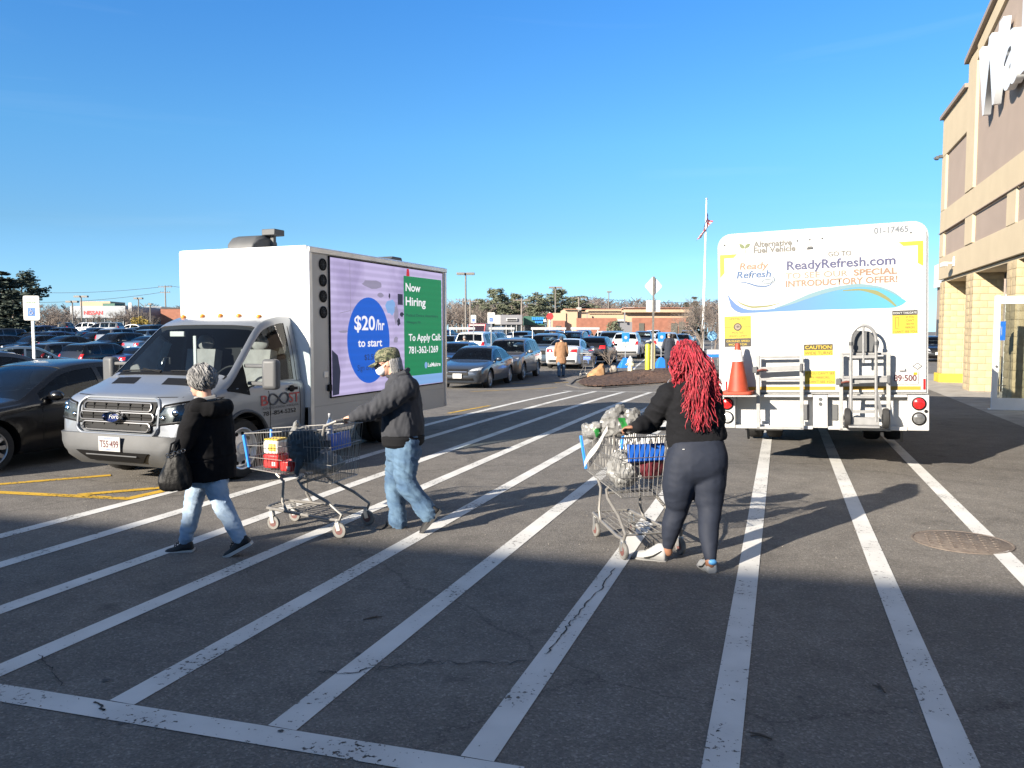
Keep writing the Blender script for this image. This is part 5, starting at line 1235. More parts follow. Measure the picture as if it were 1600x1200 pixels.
for a in (1.545, 1.965):
    m = MB(); m.lathe([(.03, -.035), (.09, -.038), (.118, -.03), (.125, 0), (.118, .03), (.09, .038), (.03, .035)], c=(a, yb + .02, .66), axis='x', n=24); wo = m.build('wheel', 'rubber', ht)
    m = MB(); m.lathe([(.06, -.042), (.02, -.05), (.02, .05), (.06, .042)], c=(a, yb + .02, .66), axis='x', n=16); m.build('hub', 'mgrey', wo)
m = MB(); m.cyl((1.50, yb + .02, .66), (2.01, yb + .02, .66), .012, n=8); m.build('axle', 'racka', ht)
for a in (1.585, 1.86):
    m = MB(); m.bar((a, yb, 1.0), (a + (.06 if a > 1.7 else -.02), yb + .02, .68), .02, .04); m.build('wheel_bracket', 'racka', ht)
    m = MB(); m.cyl((a, yb, 1.54), (a, yb, 1.58), .026, n=10); m.build('grip_collar', 'dgrey', ht)
m = MB(); m.prism([(1.60, 1.45), (1.83, 1.45), (1.86, 1.62), (1.80, 1.70), (1.64, 1.72), (1.585, 1.60)], tp, -.12, -.02); m.build('load_plate', 'mgrey', ht, bevel=.01)
# ---- traffic cone on its shelf
cone = empty('traffic_cone', (0, 0, 0), 0, 'worn orange traffic cone on a shelf at the back of the water truck', 'traffic cone')
cone.location = wt.location; cone.rotation_euler = wt.rotation_euler
MT['cone'] = M('faded orange plastic', (.27, .036, .012), .6, var=.22, scale=7)
cx, cy, cz = .262, -.21, .955
m = MB(); m.prism([(cx - .185 + .02, 0)] and rrect(.185, .185, .05, 4), lambda a, z, h: Vector((cx + a, cy + z, cz + h)), 0, .035); m.build('base', 'cone', cone, smooth=30)
m = MB(); m.lathe([(.135, .036), (.128, .06), (.030, .63), (.026, .64), (.002, .64)], c=(cx, cy, cz), n=28); m.build('cone_body', 'cone', cone)
m = MB(); m.lathe([(.0705, .41), (.0468, .555)], c=(cx, cy, cz), n=28, cap=False); m.build('reflective_collar', 'dwhite', cone)
sb(.02, .50, .928, .945, -.40, -.052, 'tborder', 'cone_shelf', wt)
# ================================================================ people and shopping carts
def remesh(mb, vox, it=6, fac=.5):
    me = mb.mesh('t', 'white', 0); o = bpy.data.objects.new('t', me); COL.objects.link(o)
    md = o.modifiers.new('r', 'REMESH'); md.mode = 'VOXEL'; md.voxel_size = vox
    sm = o.modifiers.new('s', 'SMOOTH'); sm.factor = fac; sm.iterations = it
    dg = bpy.context.evaluated_depsgraph_get(); dg.update()
    r = bpy.data.meshes.new_from_object(o.evaluated_get(dg)); bpy.data.objects.remove(o); r.materials.clear(); return r
def sculpt(me, fn):
    """move each vertex along its normal by fn(co, no)"""
    n = len(me.vertices); co = np.empty(n * 3); no = np.empty(n * 3)
    me.vertices.foreach_get('co', co); me.vertex_normals.foreach_get('vector', no)
    co = co.reshape(-1, 3); no = no.reshape(-1, 3)
    d = np.array([fn(Vector(c), Vector(k)) for c, k in zip(co, no)])
    co = co + no * d[:, None]; me.vertices.foreach_set('co', co.ravel()); me.update()
def fin(name, me, mat, parent, **k):
    me.materials.append(MT[mat] if isinstance(mat, str) else mat); me.name = name
    me.polygons.foreach_set('use_smooth', [True] * len(me.polygons)); me.update()
    return tag(link(name, me, parent), **k)
def ridges(c, sx, sy, sz, amp, ph=0.0):
    q = Vector((c.x * sx, c.y * sy, c.z * sz + ph)); a = noise.noise(q) + .5 * noise.noise(q * 2.1)
    return amp * (1 - abs(a) * 2.0)
def ringe(c, ax, ay, rx, ry, n=20, sq=2.4):
    out = []
    for k in range(n):
        a = 2 * math.pi * k / n; ca, sa = math.cos(a), math.sin(a)
        out.append(c + ax * rx * math.copysign(abs(ca) ** (2 / sq), ca) + ay * ry * math.copysign(abs(sa) ** (2 / sq), sa))
    return out
def smoothpath(pts, rs, n=6):
    """Catmull-Rom through joints, radii too"""
    P = [Vector(p) for p in pts]; out = []; ro = []
    rr = [r if hasattr(r, '__len__') else (r, r) for r in rs]
    for i in range(len(P) - 1):
        p0, p1, p2, p3 = P[max(0, i - 1)], P[i], P[i + 1], P[min(len(P) - 1, i + 2)]
        for k in range(n + (i == len(P) - 2)):
            t = k / n
            out.append(.5 * ((2 * p1) + (p2 - p0) * t + (2 * p0 - 5 * p1 + 4 * p2 - p3) * t * t + (3 * p1 - p0 - 3 * p2 + p3) * t ** 3))
            e = t * t * (3 - 2 * t); ro.append((rr[i][0] + (rr[i + 1][0] - rr[i][0]) * e, rr[i][1] + (rr[i + 1][1] - rr[i][1]) * e))
    return out, ro
def limb(mb, pts, rs, n=14, k=6):
    p, r = smoothpath(pts, rs, k); mb.tube(p, r, n, round_=True)
def hand(mb, wrist, d, pn, side, curl=.9, s=1.0):
    """d: direction of the fingers, pn: way the palm faces, side: towards the thumb"""
    d, pn = Vector(d).normalized(), Vector(pn).normalized(); sd = d.cross(pn).normalized()
    if sd.dot(Vector(side)) < 0: sd = -sd
    w = Vector(wrist); rot = Matrix((d, sd, pn)).transposed()
    mb.ell(w + d * .045 * s, (.055 * s, .042 * s, .017 * s), 0, 12, 8, rot); mb.ell(w + d * .012 * s, (.03 * s, .028 * s, .019 * s), 0, 10, 7, rot)
    for i, (o, L) in enumerate(((.030, .070), (.010, .078), (-.011, .073), (-.031, .058))):
        p = w + d * .085 * s + sd * o * s; a = 0; pts = [p - d * .02 * s, p]
        for f in (.45, .33, .24):
            a += curl * (.75 if f == .45 else .95); dd = d * math.cos(a) + pn * math.sin(a); p = p + dd * L * f * s; pts.append(p)
        mb.tube(pts, [.0088 * s, .0088 * s, .0084 * s, .0078 * s, .0066 * s], 8, round_=True)
    p = w + d * .03 * s + sd * .034 * s; q = p + (d * .5 + sd * .75 + pn * .35).normalized() * .032 * s; r_ = q + (d * .75 + sd * .2 + pn * .65).normalized() * .028 * s
    mb.tube([p - sd * .012 * s, p, q, r_], [.012 * s, .011 * s, .0098 * s, .008 * s], 8, round_=True)
def head(mb, c, f, s=1.0):
    """c: centre of the cranium, f: way the face looks"""
    f = Vector(f).normalized(); lf = Vector((0, 0, 1)).cross(f).normalized(); up = f.cross(lf).normalized(); rot = Matrix((f, lf, up)).transposed(); c = Vector(c)
    P = lambda x, y, z: c + rot @ Vector((x * s, y * s, z * s))
    mb.ell(P(-.005, 0, .02), (.098 * s, .076 * s, .092 * s), 0, 18, 12, rot); mb.ell(P(.030, 0, -.045), (.062 * s, .058 * s, .075 * s), 0, 14, 10, rot)
    mb.ell(P(.062, 0, -.098), (.028 * s, .028 * s, .022 * s), 0, 10, 7, rot)
    mb.tube([P(.088, 0, .012), P(.103, 0, -.012), P(.112, 0, -.030)], [.010 * s, .012 * s, .015 * s], 8, round_=True)
    mb.tube([P(.084, -.022, -.070), P(.092, 0, -.068), P(.084, .022, -.070)], .009 * s, 7, round_=True)
    mb.tube([P(.082, -.045, .028), P(.092, 0, .030), P(.082, .045, .028)], .012 * s, 7, round_=True)
    for y in (-1, 1): mb.ell(P(-.004, y * .078, -.012), (.020 * s, .010 * s, .032 * s), 0, 8, 7, rot)
    return P, rot
def eyes(P, rot, par, s=1.0):
    for y in (-.03, .03):
        m = MB(); m.ell(P(.084, y, .008), (.010 * s, .013 * s, .009 * s), 0, 10, 7, rot); m.build('eye', 'eyewhite', par)
MT['eyewhite'] = M('eye', (.35, .33, .31), .2)
MT['skinl'] = M('pale skin', (.52, .30, .22), .55, var=.08, scale=25, spec=.35); MT['skinb'] = M('brown skin', (.22, .105, .062), .5, var=.1, scale=25, spec=.4)
MT['blackcloth'] = M('black fleece', (.0045, .0045, .0055), .95, var=.25, scale=40, spec=.2); MT['blackknit'] = M('black knit', (.0045, .0048, .0065), .9, var=.2, scale=60, spec=.25)
MT['navyjacket'] = M('dark charcoal nylon', (.034, .036, .043), .85, var=.12, scale=18, spec=.3); MT['leggings'] = M('slate leggings', (.013, .017, .029), .75, var=.08, scale=30, spec=.3)
MT['jeanl'] = M('washed light jeans', (.20, .29, .42), .9, col2=(.36, .45, .55), scale=6, bump=.25, bscale=120); MT['jeanm'] = M('blue jeans', (.030, .068, .135), .9, col2=(.10, .17, .25), scale=6, bump=.25, bscale=120)
MT['hairg'] = M('grey hair', (.08, .078, .076), .6, col2=(.26, .255, .25), scale=30, stretch=(1, 1, .25)); MT['hairr'] = M('red twists', (.13, .006, .011), .7, col2=(.40, .024, .042), scale=30); MT['hairrd'] = M('dark red twists', (.045, .006, .010), .6, col2=(.13, .012, .02), scale=14)
MT['hairw'] = M('white hair', (.16, .155, .15), .6, col2=(.36, .35, .34), scale=40); MT['maskw'] = M('white face mask', (.78, .78, .77), .8); MT['leather'] = M('black leather', (.004, .004, .0045), .55, var=.2, scale=20, spec=.22, bump=.15, bscale=60)
MT['shoeb'] = M('black trainer', (.006, .006, .007), .7, var=.3, scale=30); MT['shoew'] = M('white trainer leather', (.29, .29, .285), .5, var=.06, scale=20); MT['sole'] = M('trainer sole', (.46, .45, .43), .7); MT['soleb'] = M('dark sole', (.05, .05, .05), .8)
MT['solew'] = M('off white sole', (.25, .245, .235), .7); MT['lace'] = M('lace', (.012, .012, .012), .8); MT['blueacc'] = M('blue heel', (.08, .28, .55), .5)
def camoM():
    m = M('camouflage cloth', (.05, .055, .035), .9); t = m.node_tree; b = t.nodes['Principled BSDF']; L = t.links.new
    tc = nd(t, 'ShaderNodeTexCoord'); n = nd(t, 'ShaderNodeTexNoise'); n.inputs['Scale'].default_value = 24; n.inputs['Detail'].default_value = 1.5; L(tc.outputs['Object'], n.inputs['Vector'])
    r = nd(t, 'ShaderNodeValToRGB'); r.color_ramp.interpolation = 'CONSTANT'
    for k, (p, c) in enumerate([(0, (.02, .024, .016)), (.42, (.075, .085, .045)), (.52, (.17, .16, .10)), (.6, (.045, .055, .03)), (.68, (.26, .25, .17))]):
        e = r.color_ramp.elements[k] if k < 2 else r.color_ramp.elements.new(p); e.position = p; e.color = (*c, 1)
    L(n.outputs['Fac'], r.inputs['Fac']); L(r.outputs[0], b.inputs['Base Color']); return m
MT['camo'] = camoM()
def shoe(par, heel, toe, w, mat, sole, pitch_up=None, h=.085, name='shoe', acc=None):
    """trainer from heel point to toe point (both on the sole line)"""
    heel, toe = Vector(heel), Vector(toe); d = toe - heel; L = d.length; d.normalize(); lf = Vector((0, 0, 1)).cross(d).normalized(); up = d.cross(lf).normalized()
    P = lambda x, y, z: heel + d * x * L + lf * y + up * z
    mb = MB(); st = [(0.0, .72, h * .6), (.05, .84, h * .95), (.2, .84, h), (.32, .86, h * .92), (.45, .93, h * .72), (.58, 1.0, h * .56), (.72, 1.02, h * .47), (.86, .92, h * .42), (.95, .68, h * .36), (1.0, .35, h * .25)]
    rings = []
    for x, ww, hh in st:
        a = w / 2 * ww; rings.append([P(x, -a, .016), P(x, a, .016), P(x, a * .96, hh * .45), P(x, a * .72, hh * .8), P(x, a * .35, hh), P(x, -a * .35, hh), P(x, -a * .72, hh * .8), P(x, -a * .96, hh * .45)])
    mb.loft(rings); so_ = mb.build(name, mat, par, smooth=60)
    s = so_.modifiers.new('sub', 'SUBSURF'); s.levels = 1; s.render_levels = 1
    mb = MB(); rings = []
    for x, ww, hh in st:
        a = w / 2 * ww * 1.03 + .001; x2 = -.015 if x == 0 else 1.02 if x == 1 else x; z0 = .012 * max(0, (x - .75) / .25) ** 2
        rings.append([P(x2, -a, z0), P(x2, a, z0), P(x2, a, .024), P(x2, -a, .024)])
    mb.loft(rings); mb.build('sole', sole, so_, smooth=50)
    mb = MB()
    for k in range(4): x = .40 + .075 * k; mb.tube([P(x, -w * .24, h * (.84 - .1 * k)), P(x + .01, 0, h * (1.06 - .13 * k)), P(x, w * .24, h * (.84 - .1 * k))], .004, 5)
    mb.build('laces', 'lace', so_)
    if acc:
        mb = MB()
        for sg in (1, -1):
            pts = [(.62, .20), (.50, .24), (.36, .34), (.2, .55), (.13, .66)]; mb.tube([P(x, sg * (w / 2 * (.93 if x > .4 else .84) + .001), h * z) for x, z in pts], [.004, .007, .007, .005, .002], 6)
        mb.build('side_flash', acc[0], so_)
        mb = MB(); mb.ell(P(.02, 0, h * .72), (.022, w * .30, .022), 0, 10, 7, Matrix((d, lf, up)).transposed()); mb.build('heel_tab', acc[1], so_)
    return so_
class Person:
    def __init__(s, y0, u0, v0, label, cat='person', group=None):
        s.y0 = y0; b0 = WD(u0, v0, y0); s.o = Vector((b0.x, y0, gz(b0.x, y0))); s.root = empty('person', s.o, 0, label, cat, group)
    def J(s, u, v, dy=0.0): return WD(u, v, s.y0 + dy) - s.o

# ---------------- shopping cart
def cart(loc, fwd, label, group, contents=None, flapblue=True):
    """origin on the ground between the rear wheels, +x forward, +y left"""
    root = empty('shopping_cart', loc, math.atan2(fwd.y, fwd.x), label, 'shopping cart', group)
    LF, zr, zf, tr, tf, hw, fw_, hb, fb = .92, .46, .53, .93, .85, .275, .205, .225, .155
    xr = .055
    def side(x, z, sg):       # basket wall: taper in plan and in height
        t = (x - xr) / (LF - xr); zb_, zt_ = zr + (zf - zr) * t, tr + (tf - tr) * t; k = (z - zb_) / (zt_ - zb_); wb_, wt_ = hb + (fb - hb) * t, hw + (fw_ - hw) * t
        return Vector((x + (.02 * k if t > .5 else -.03 * k) * abs(2 * t - 1), sg * (wb_ + (wt_ - wb_) * k), z))
    def at(t, k, sg):
        x = xr + (LF - xr) * t; zb_, zt_ = zr + (zf - zr) * t, tr + (tf - tr) * t; return side(x, zb_ + (zt_ - zb_) * k, sg)
    m = MB(); n = 26
    for sg in (1, -1):
        for i in range(n + 1): m.tube([at(i / n, 0, sg), at(i / n, 1, sg)], .0022, 4)
        for k in (0, .33, .66, 1.0): m.tube([at(t / 8, k, sg) for t in range(9)], .0032 if 0 < k < 1 else .005, 5)
    for i in range(13):
        y = 2 * i / 12 - 1
        a, e = at(1, 0, 1), at(1, 1, 1); m.tube([Vector((a.x, a.y * y, a.z)), Vector((e.x, e.y * y, e.z))], .0022, 4)      # front
        a2, e2 = at(0, 0, 1), at(1, 0, 1); m.tube([Vector((a2.x, a2.y * y, a2.z)), Vector((e2.x, e2.y * y, e2.z))], .0022, 4)  # floor
        a3, e3 = at(0, 0, 1), at(0, 1, 1); m.tube([Vector((a3.x, a3.y * y, a3.z)), Vector((e3.x, e3.y * y, e3.z))], .0022, 4)  # rear gate
    for k in (0, .33, .66, 1.0):
        for t in (0, 1): m.tube([at(t, k, 1), at(t, k, -1)], .004, 5)
    for t in (.2, .4, .6, .8): m.tube([at(t, 0, 1), at(t, 0, -1)], .0035, 5)
    m.build('wire_basket', 'wire', root)
    for sg in (1, -1):
        m = MB(); a, e = at(1, .04, sg), at(1, .96, sg); m.bar(a + Vector((.008, 0, 0)), e + Vector((.008, 0, 0)), .028, .022, up=(1, 0, 0)); m.build('corner_guard', 'bluecart', root, bevel=.005)
    # handle
    m = MB(); hz = 1.005
    m.tube([at(.10, .80, 1), at(.06, 1.02, 1) + Vector((0, .01, .02)), Vector((xr - .09, hw + .01, hz - .005)), Vector((xr - .12, hw - .03, hz))], .0125, 8)
    m.build('handle_arm', 'cartgrey', root); m = MB()
    m.tube([at(.10, .80, -1), at(.06, 1.02, -1) + Vector((0, -.01, .02)), Vector((xr - .09, -hw - .01, hz - .005)), Vector((xr - .12, -hw + .03, hz))], .0125, 8); m.build('handle_arm', 'cartgrey', root)
    m = MB(); m.tube([(xr - .12, hw - .03, hz), (xr - .12, -hw + .03, hz)], .0155, 10); m.build('handle_bar', 'cartgrey', root)
    m = MB(); m.box((xr + .035, 0, .80), (.012, .32, .14), 0, Matrix.Rotation(.12, 3, 'Y')); m.build('child_seat_flap', 'bluecart2', root, bevel=.004)
    m = MB()
    for i in range(9): y = -.2 + .4 * i / 8; m.tube([(xr + .05, y, .72), (xr + .17, y, .72), (xr + .22, y, .90)], .0022, 4)
    m.tube([(xr + .22, -.2, .90), (xr + .22, .2, .90)], .004, 5); m.tube([(xr + .05, -.2, .72), (xr + .05, .2, .72)], .004, 5); m.tube([(xr + .17, -.2, .72), (xr + .17, .2, .72)], .003, 5); m.build('child_seat', 'wire', root)
    # under frame
    for sg in (1, -1):
        m = MB(); y = sg * .215
        m.tube([(.36, sg * .19, zr + .03), (.40, sg * .20, zr - .0), (.34, y, zr - .06), (.10, y * 1.05, .30), (-.05, y * 1.12, .20), (-.03, y * 1.14, .155), (.10, y * 1.12, .15), (.74, sg * .17, .19)], .0135, 8); m.build('side_frame', 'cartgrey', root)
        m = MB(); m.tube([(.64, sg * .17, zr + .04), (.56, sg * .18, zr - .02), (.57, sg * .19, .26), (.52, sg * .2, .18)], .012, 8); m.build('front_strut', 'cartgrey', root)
    m = MB(); m.tube([(.36, -.20, zr - .02), (.36, .20, zr - .02)], .012, 8); m.build('cross_tube', 'cartgrey', root)
    m = MB()
    m.tube([(.74, .17, .19), (.76, .12, .195), (.76, -.12, .195), (.74, -.17, .19)], .0125, 8); m.tube([(.10, .235, .15), (.10, -.235, .15)], .008, 6)
    for i in range(7): y = -.15 + .3 * i / 6; m.tube([(.10, y * 1.3, .155), (.75, y, .195)], .0034, 5)
    for x in (.25, .4, .55): m.tube([(x, -.2, .165 + .03 * (x - .1)), (x, .2, .165 + .03 * (x - .1))], .004, 5)
    m.build('bottom_tray', 'cartgrey', root)
    for x, y, r in ((-.03, .245, .066), (-.03, -.245, .066), (.68, .165, .060), (.68, -.165, .060)):
        w = MB(); w.lathe([(.012, -.014), (r * .60, -.015), (r * .94, -.014), (r, -.008), (r, .008), (r * .94, .014), (r * .60, .015), (.012, .014)], c=(x, y, r), axis='y', n=24); wo = w.build('wheel', 'cartwheel', root)
        w = MB(); w.lathe([(r * .55, -.0165), (.006, -.0175), (.006, .0175), (r * .55, .0165)], c=(x, y, r), axis='y', n=18); w.build('hub', 'carthub', wo)
        w = MB(); z1 = .155 if x < .2 else .185
        for s_ in (1, -1): w.bar((x, y + s_ * .021, r), (x + .02, y + s_ * .018, z1 - .02), .005, .035, up=(1, 0, 0))
        w.cyl((x + .02, y, z1 - .025), (x + .02, y, z1), .022, n=10); w.build('fork', 'steel', wo)
    return root, at
MT['cartgrey'] = M('grey powder coated tube', (.22, .21, .195), .45, .4, var=.15, scale=14); MT['cartwheel'] = M('grey polyurethane', (.15, .145, .135), .6, var=.25, scale=25); MT['carthub'] = M('dusty red hub', (.12, .05, .045), .6)
MT['bluecart'] = M('bright blue plastic', (.03, .23, .72), .4); MT['bluecart2'] = M('blue seat plastic', (.015, .11, .50), .45)
MT['bagg'] = M('grey carrier bag', (.165, .165, .16), .35, var=.12, scale=6); MT['bagd'] = M('dark navy tote', (.035, .050, .060), .7, var=.25, scale=10); MT['bagw'] = M('pale carrier bag', (.19, .19, .185), .4, var=.12, scale=8)
MT['maroon'] = M('maroon leather', (.10, .015, .022), .45, var=.2, scale=12); MT['jarred'] = M('red tub', (.45, .02, .02), .4); MT['jarwhite'] = M('white tub', (.70, .68, .62), .45); MT['jaryel'] = M('yellow print', (.62, .42, .04), .5)
def crumple(c, r, seed, vox=.012, amp=.03, pts=()):
    """crumpled bag: noisy faceted lump with pulled-up ears"""
    mb = MB(); mb.ell(c, r, 0, 18, 12)
    for p, q, ra in pts: mb.tube([p, (Vector(p) + Vector(q)) / 2 + Vector((.008, 0, .01)), q], [ra, ra * .9, ra * .45], 8, round_=True)
    me = remesh(mb, vox * 1.7, 3, .5)
    sd = Vector((seed * 3.1, seed * 1.7, 0))
    sculpt(me, lambda p, k: amp * (.75 * ridges(p + sd, 11, 11, 9, .5) + .7 * noise.noise((p + sd) * 26) - .2))
    return me

FH = Vector((-STN.x, -STN.y, 0)).normalized()                 # couple walks away from the store
# cart one, pushed by the man
c1pos = (WG(527, 841) + WG(569, 819)) / 2; c1pos.z = 0
cart1, at1 = cart(c1pos, FH, 'loaded shopping cart pushed by the man in the camouflage cap', 'shopping carts')
def item(name, cart_, me, mat, label, cat):
    me.materials.append(MT[mat]); me.polygons.foreach_set('use_smooth', [True] * len(me.polygons)); me.set_sharp_from_angle(angle=R(14)); o = link(name, me)
    o.location = cart_.matrix_basis @ Vector((.11, 0, 0)); o.rotation_euler = cart_.rotation_euler; return tag(o, label, cat, 'goods in the shopping carts')
def tub(cx, cy, cz, w, d, h, label, lid=True):
    o = empty('grocery_tub', cart1.matrix_basis @ Vector((.11, 0, 0)), cart1.rotation_euler.z, label, 'tub', 'goods in the shopping carts')
    q = MB(); q.box((cx, cy, cz + h * .24), (w, d, h * .48)); q.build('lower_pack', 'jarred', o, bevel=.015)
    if lid:
        q = MB(); q.box((cx, cy, cz + h * .72), (w * .97, d * .97, h * .47)); q.build('upper_pack', 'jarwhite', o, bevel=.02)
        q = MB(); q.box((cx - .02, cy + d * .49, cz + h * .72), (w * .45, .004, h * .25)); q.build('print', 'jaryel', o, smooth=0); q = MB(); q.box((cx, cy, cz + h * .985), (w * .9, d * .9, h * .05)); q.build('lid', 'jaryel', o, bevel=.01)
    q = MB(); q.box((cx - w * .2, cy + d * .502, cz + h * .16), (.035, .004, .035)); q.build('price_tag', 'signwhite', o, smooth=0)
    return o
tub(.62, .04, .535, .16, .17, .26, 'tall white, yellow and red grocery tub at the front of the cart')
tub(.44, .09, .52, .13, .13, .20, 'low red grocery pack behind the white tub', lid=False)
item('tote_bag', cart1, crumple((.25, .17, .76), (.17, .075, .16), 1, .013, .02, [((.25, .20, .72), (.27, .235, .52), .045)]), 'bagd', 'dark navy tote bag bulging over the near side of the cart', 'bag')
item('carrier_bag', cart1, crumple((.18, .02, .60), (.22, .16, .10), 2, .013, .03), 'bagw', 'pale carrier bag on the floor of the cart behind the tubs', 'bag')
item('carrier_bag', cart1, crumple((.42, .0, .84), (.08, .08, .07), 3, .010, .03, [((.42, 0, .88), (.40, .05, .95), .035), ((.38, 0, .86), (.33, -.04, .90), .04)]), 'bagg', 'grey knotted bag top sticking out above the cart rim', 'bag')
item('bottle', cart1, (lambda q: q.lathe([(.002, .78), (.030, .78), (.032, .80), (.032, .93), (.014, .97), (.012, 1.0), (.016, 1.0), (.016, 1.02), (.002, 1.02)], c=(.16, -.12, 0), n=16).mesh('bottle', [], 40))(MB()), 'clearlens', 'clear bottle standing in the cart near the handle', 'bottle')
# cart two, pushed by the woman with red hair
FW2 = Vector((-.30, .954, 0)).normalized()
c2pos = (WG(970, 873) + WG(1062, 864)) / 2; c2pos.z = 0
cart2, at2 = cart(c2pos, FW2, 'shopping cart piled with grey bags pushed by the red haired woman', 'shopping carts')
item('carrier_bag', cart2, crumple((.30, .10, .99), (.12, .15, .10), 4, .010, .040, [((.26, .02, 1.00), (.24, -.04, 1.10), .085), ((.30, .18, 1.0), (.25, .14, 1.13), .07), ((.24, .02, 1.08), (.25, .12, 1.16), .03), ((.33, .05, 1.02), (.40, .0, 1.07), .06)]), 'bagg', 'big grey carrier bag with knotted ears on top of the cart', 'bag')
item('carrier_bag', cart2, crumple((.40, .28, .92), (.10, .07, .07), 5, .010, .036, [((.36, .28, .95), (.30, .26, 1.00), .05), ((.44, .3, .93), (.50, .32, .97), .045)]), 'bagg', 'small grey carrier bag hanging over the left rim of the cart', 'bag')
from mathutils.bvhtree import BVHTree
for (x, y, z, bag) in ((-.2, .10, 1.01, 'big'), (-.1, .27, .92, 'small')):
    bo_ = [o_ for o_ in bpy.data.objects if o_.get('label', '').startswith(bag + ' grey carrier')][0]; bv = BVHTree.FromPolygons([v.co.copy() for v in bo_.data.vertices], [tuple(p_.vertices) for p_ in bo_.data.polygons]); P_ = []
    for i_ in range(7):
        for j_ in range(7):
            w_ = .022 + .01 * i_ / 6; hit = bv.ray_cast(Vector((x, y + (j_ / 3 - 1) * w_ + .004 * (i_ - 3), z - .045 + .015 * i_)), Vector((1, 0, 0)))[0]; P_.append(hit - Vector((.003, 0, 0)) if hit else None)
    if all(P_): q = MB(); q.grid(lambda u, v: P_[round(u * 6) * 7 + round(v * 6)], 6, 6); q.build('print', 'green', bo_, smooth=60)
item('carrier_bag', cart2, crumple((.12, .13, .66), (.15, .12, .15), 6, .012, .035), 'bagw', 'pale crumpled bag low in the cart by the rear gate', 'bag')
item('handbag', cart2, crumple((.02, -.06, .70), (.05, .13, .13), 7, .012, .012, [((.02, -.14, .80), (.02, -.06, .90), .012), ((.02, .02, .80), (.02, -.06, .90), .012)]), 'maroon', 'maroon and black handbag in the child seat of the cart', 'handbag')
q = MB(); a, e = Vector((.72, .205, .60)), Vector((.02, .30, 1.0)); q.grid(lambda u, v: a + (e - a) * u + Vector((.01 * math.sin(9 * u), .012 + .004 * math.sin(7 * u), .055 * (v - .5) * (1 + .2 * math.sin(5 * u)))), 12, 2)
me = q.mesh('receipt', [], 50); item('paper_strip', cart2, me, 'signwhite', 'long pale strip hanging from the handle along the cart side', 'strip')

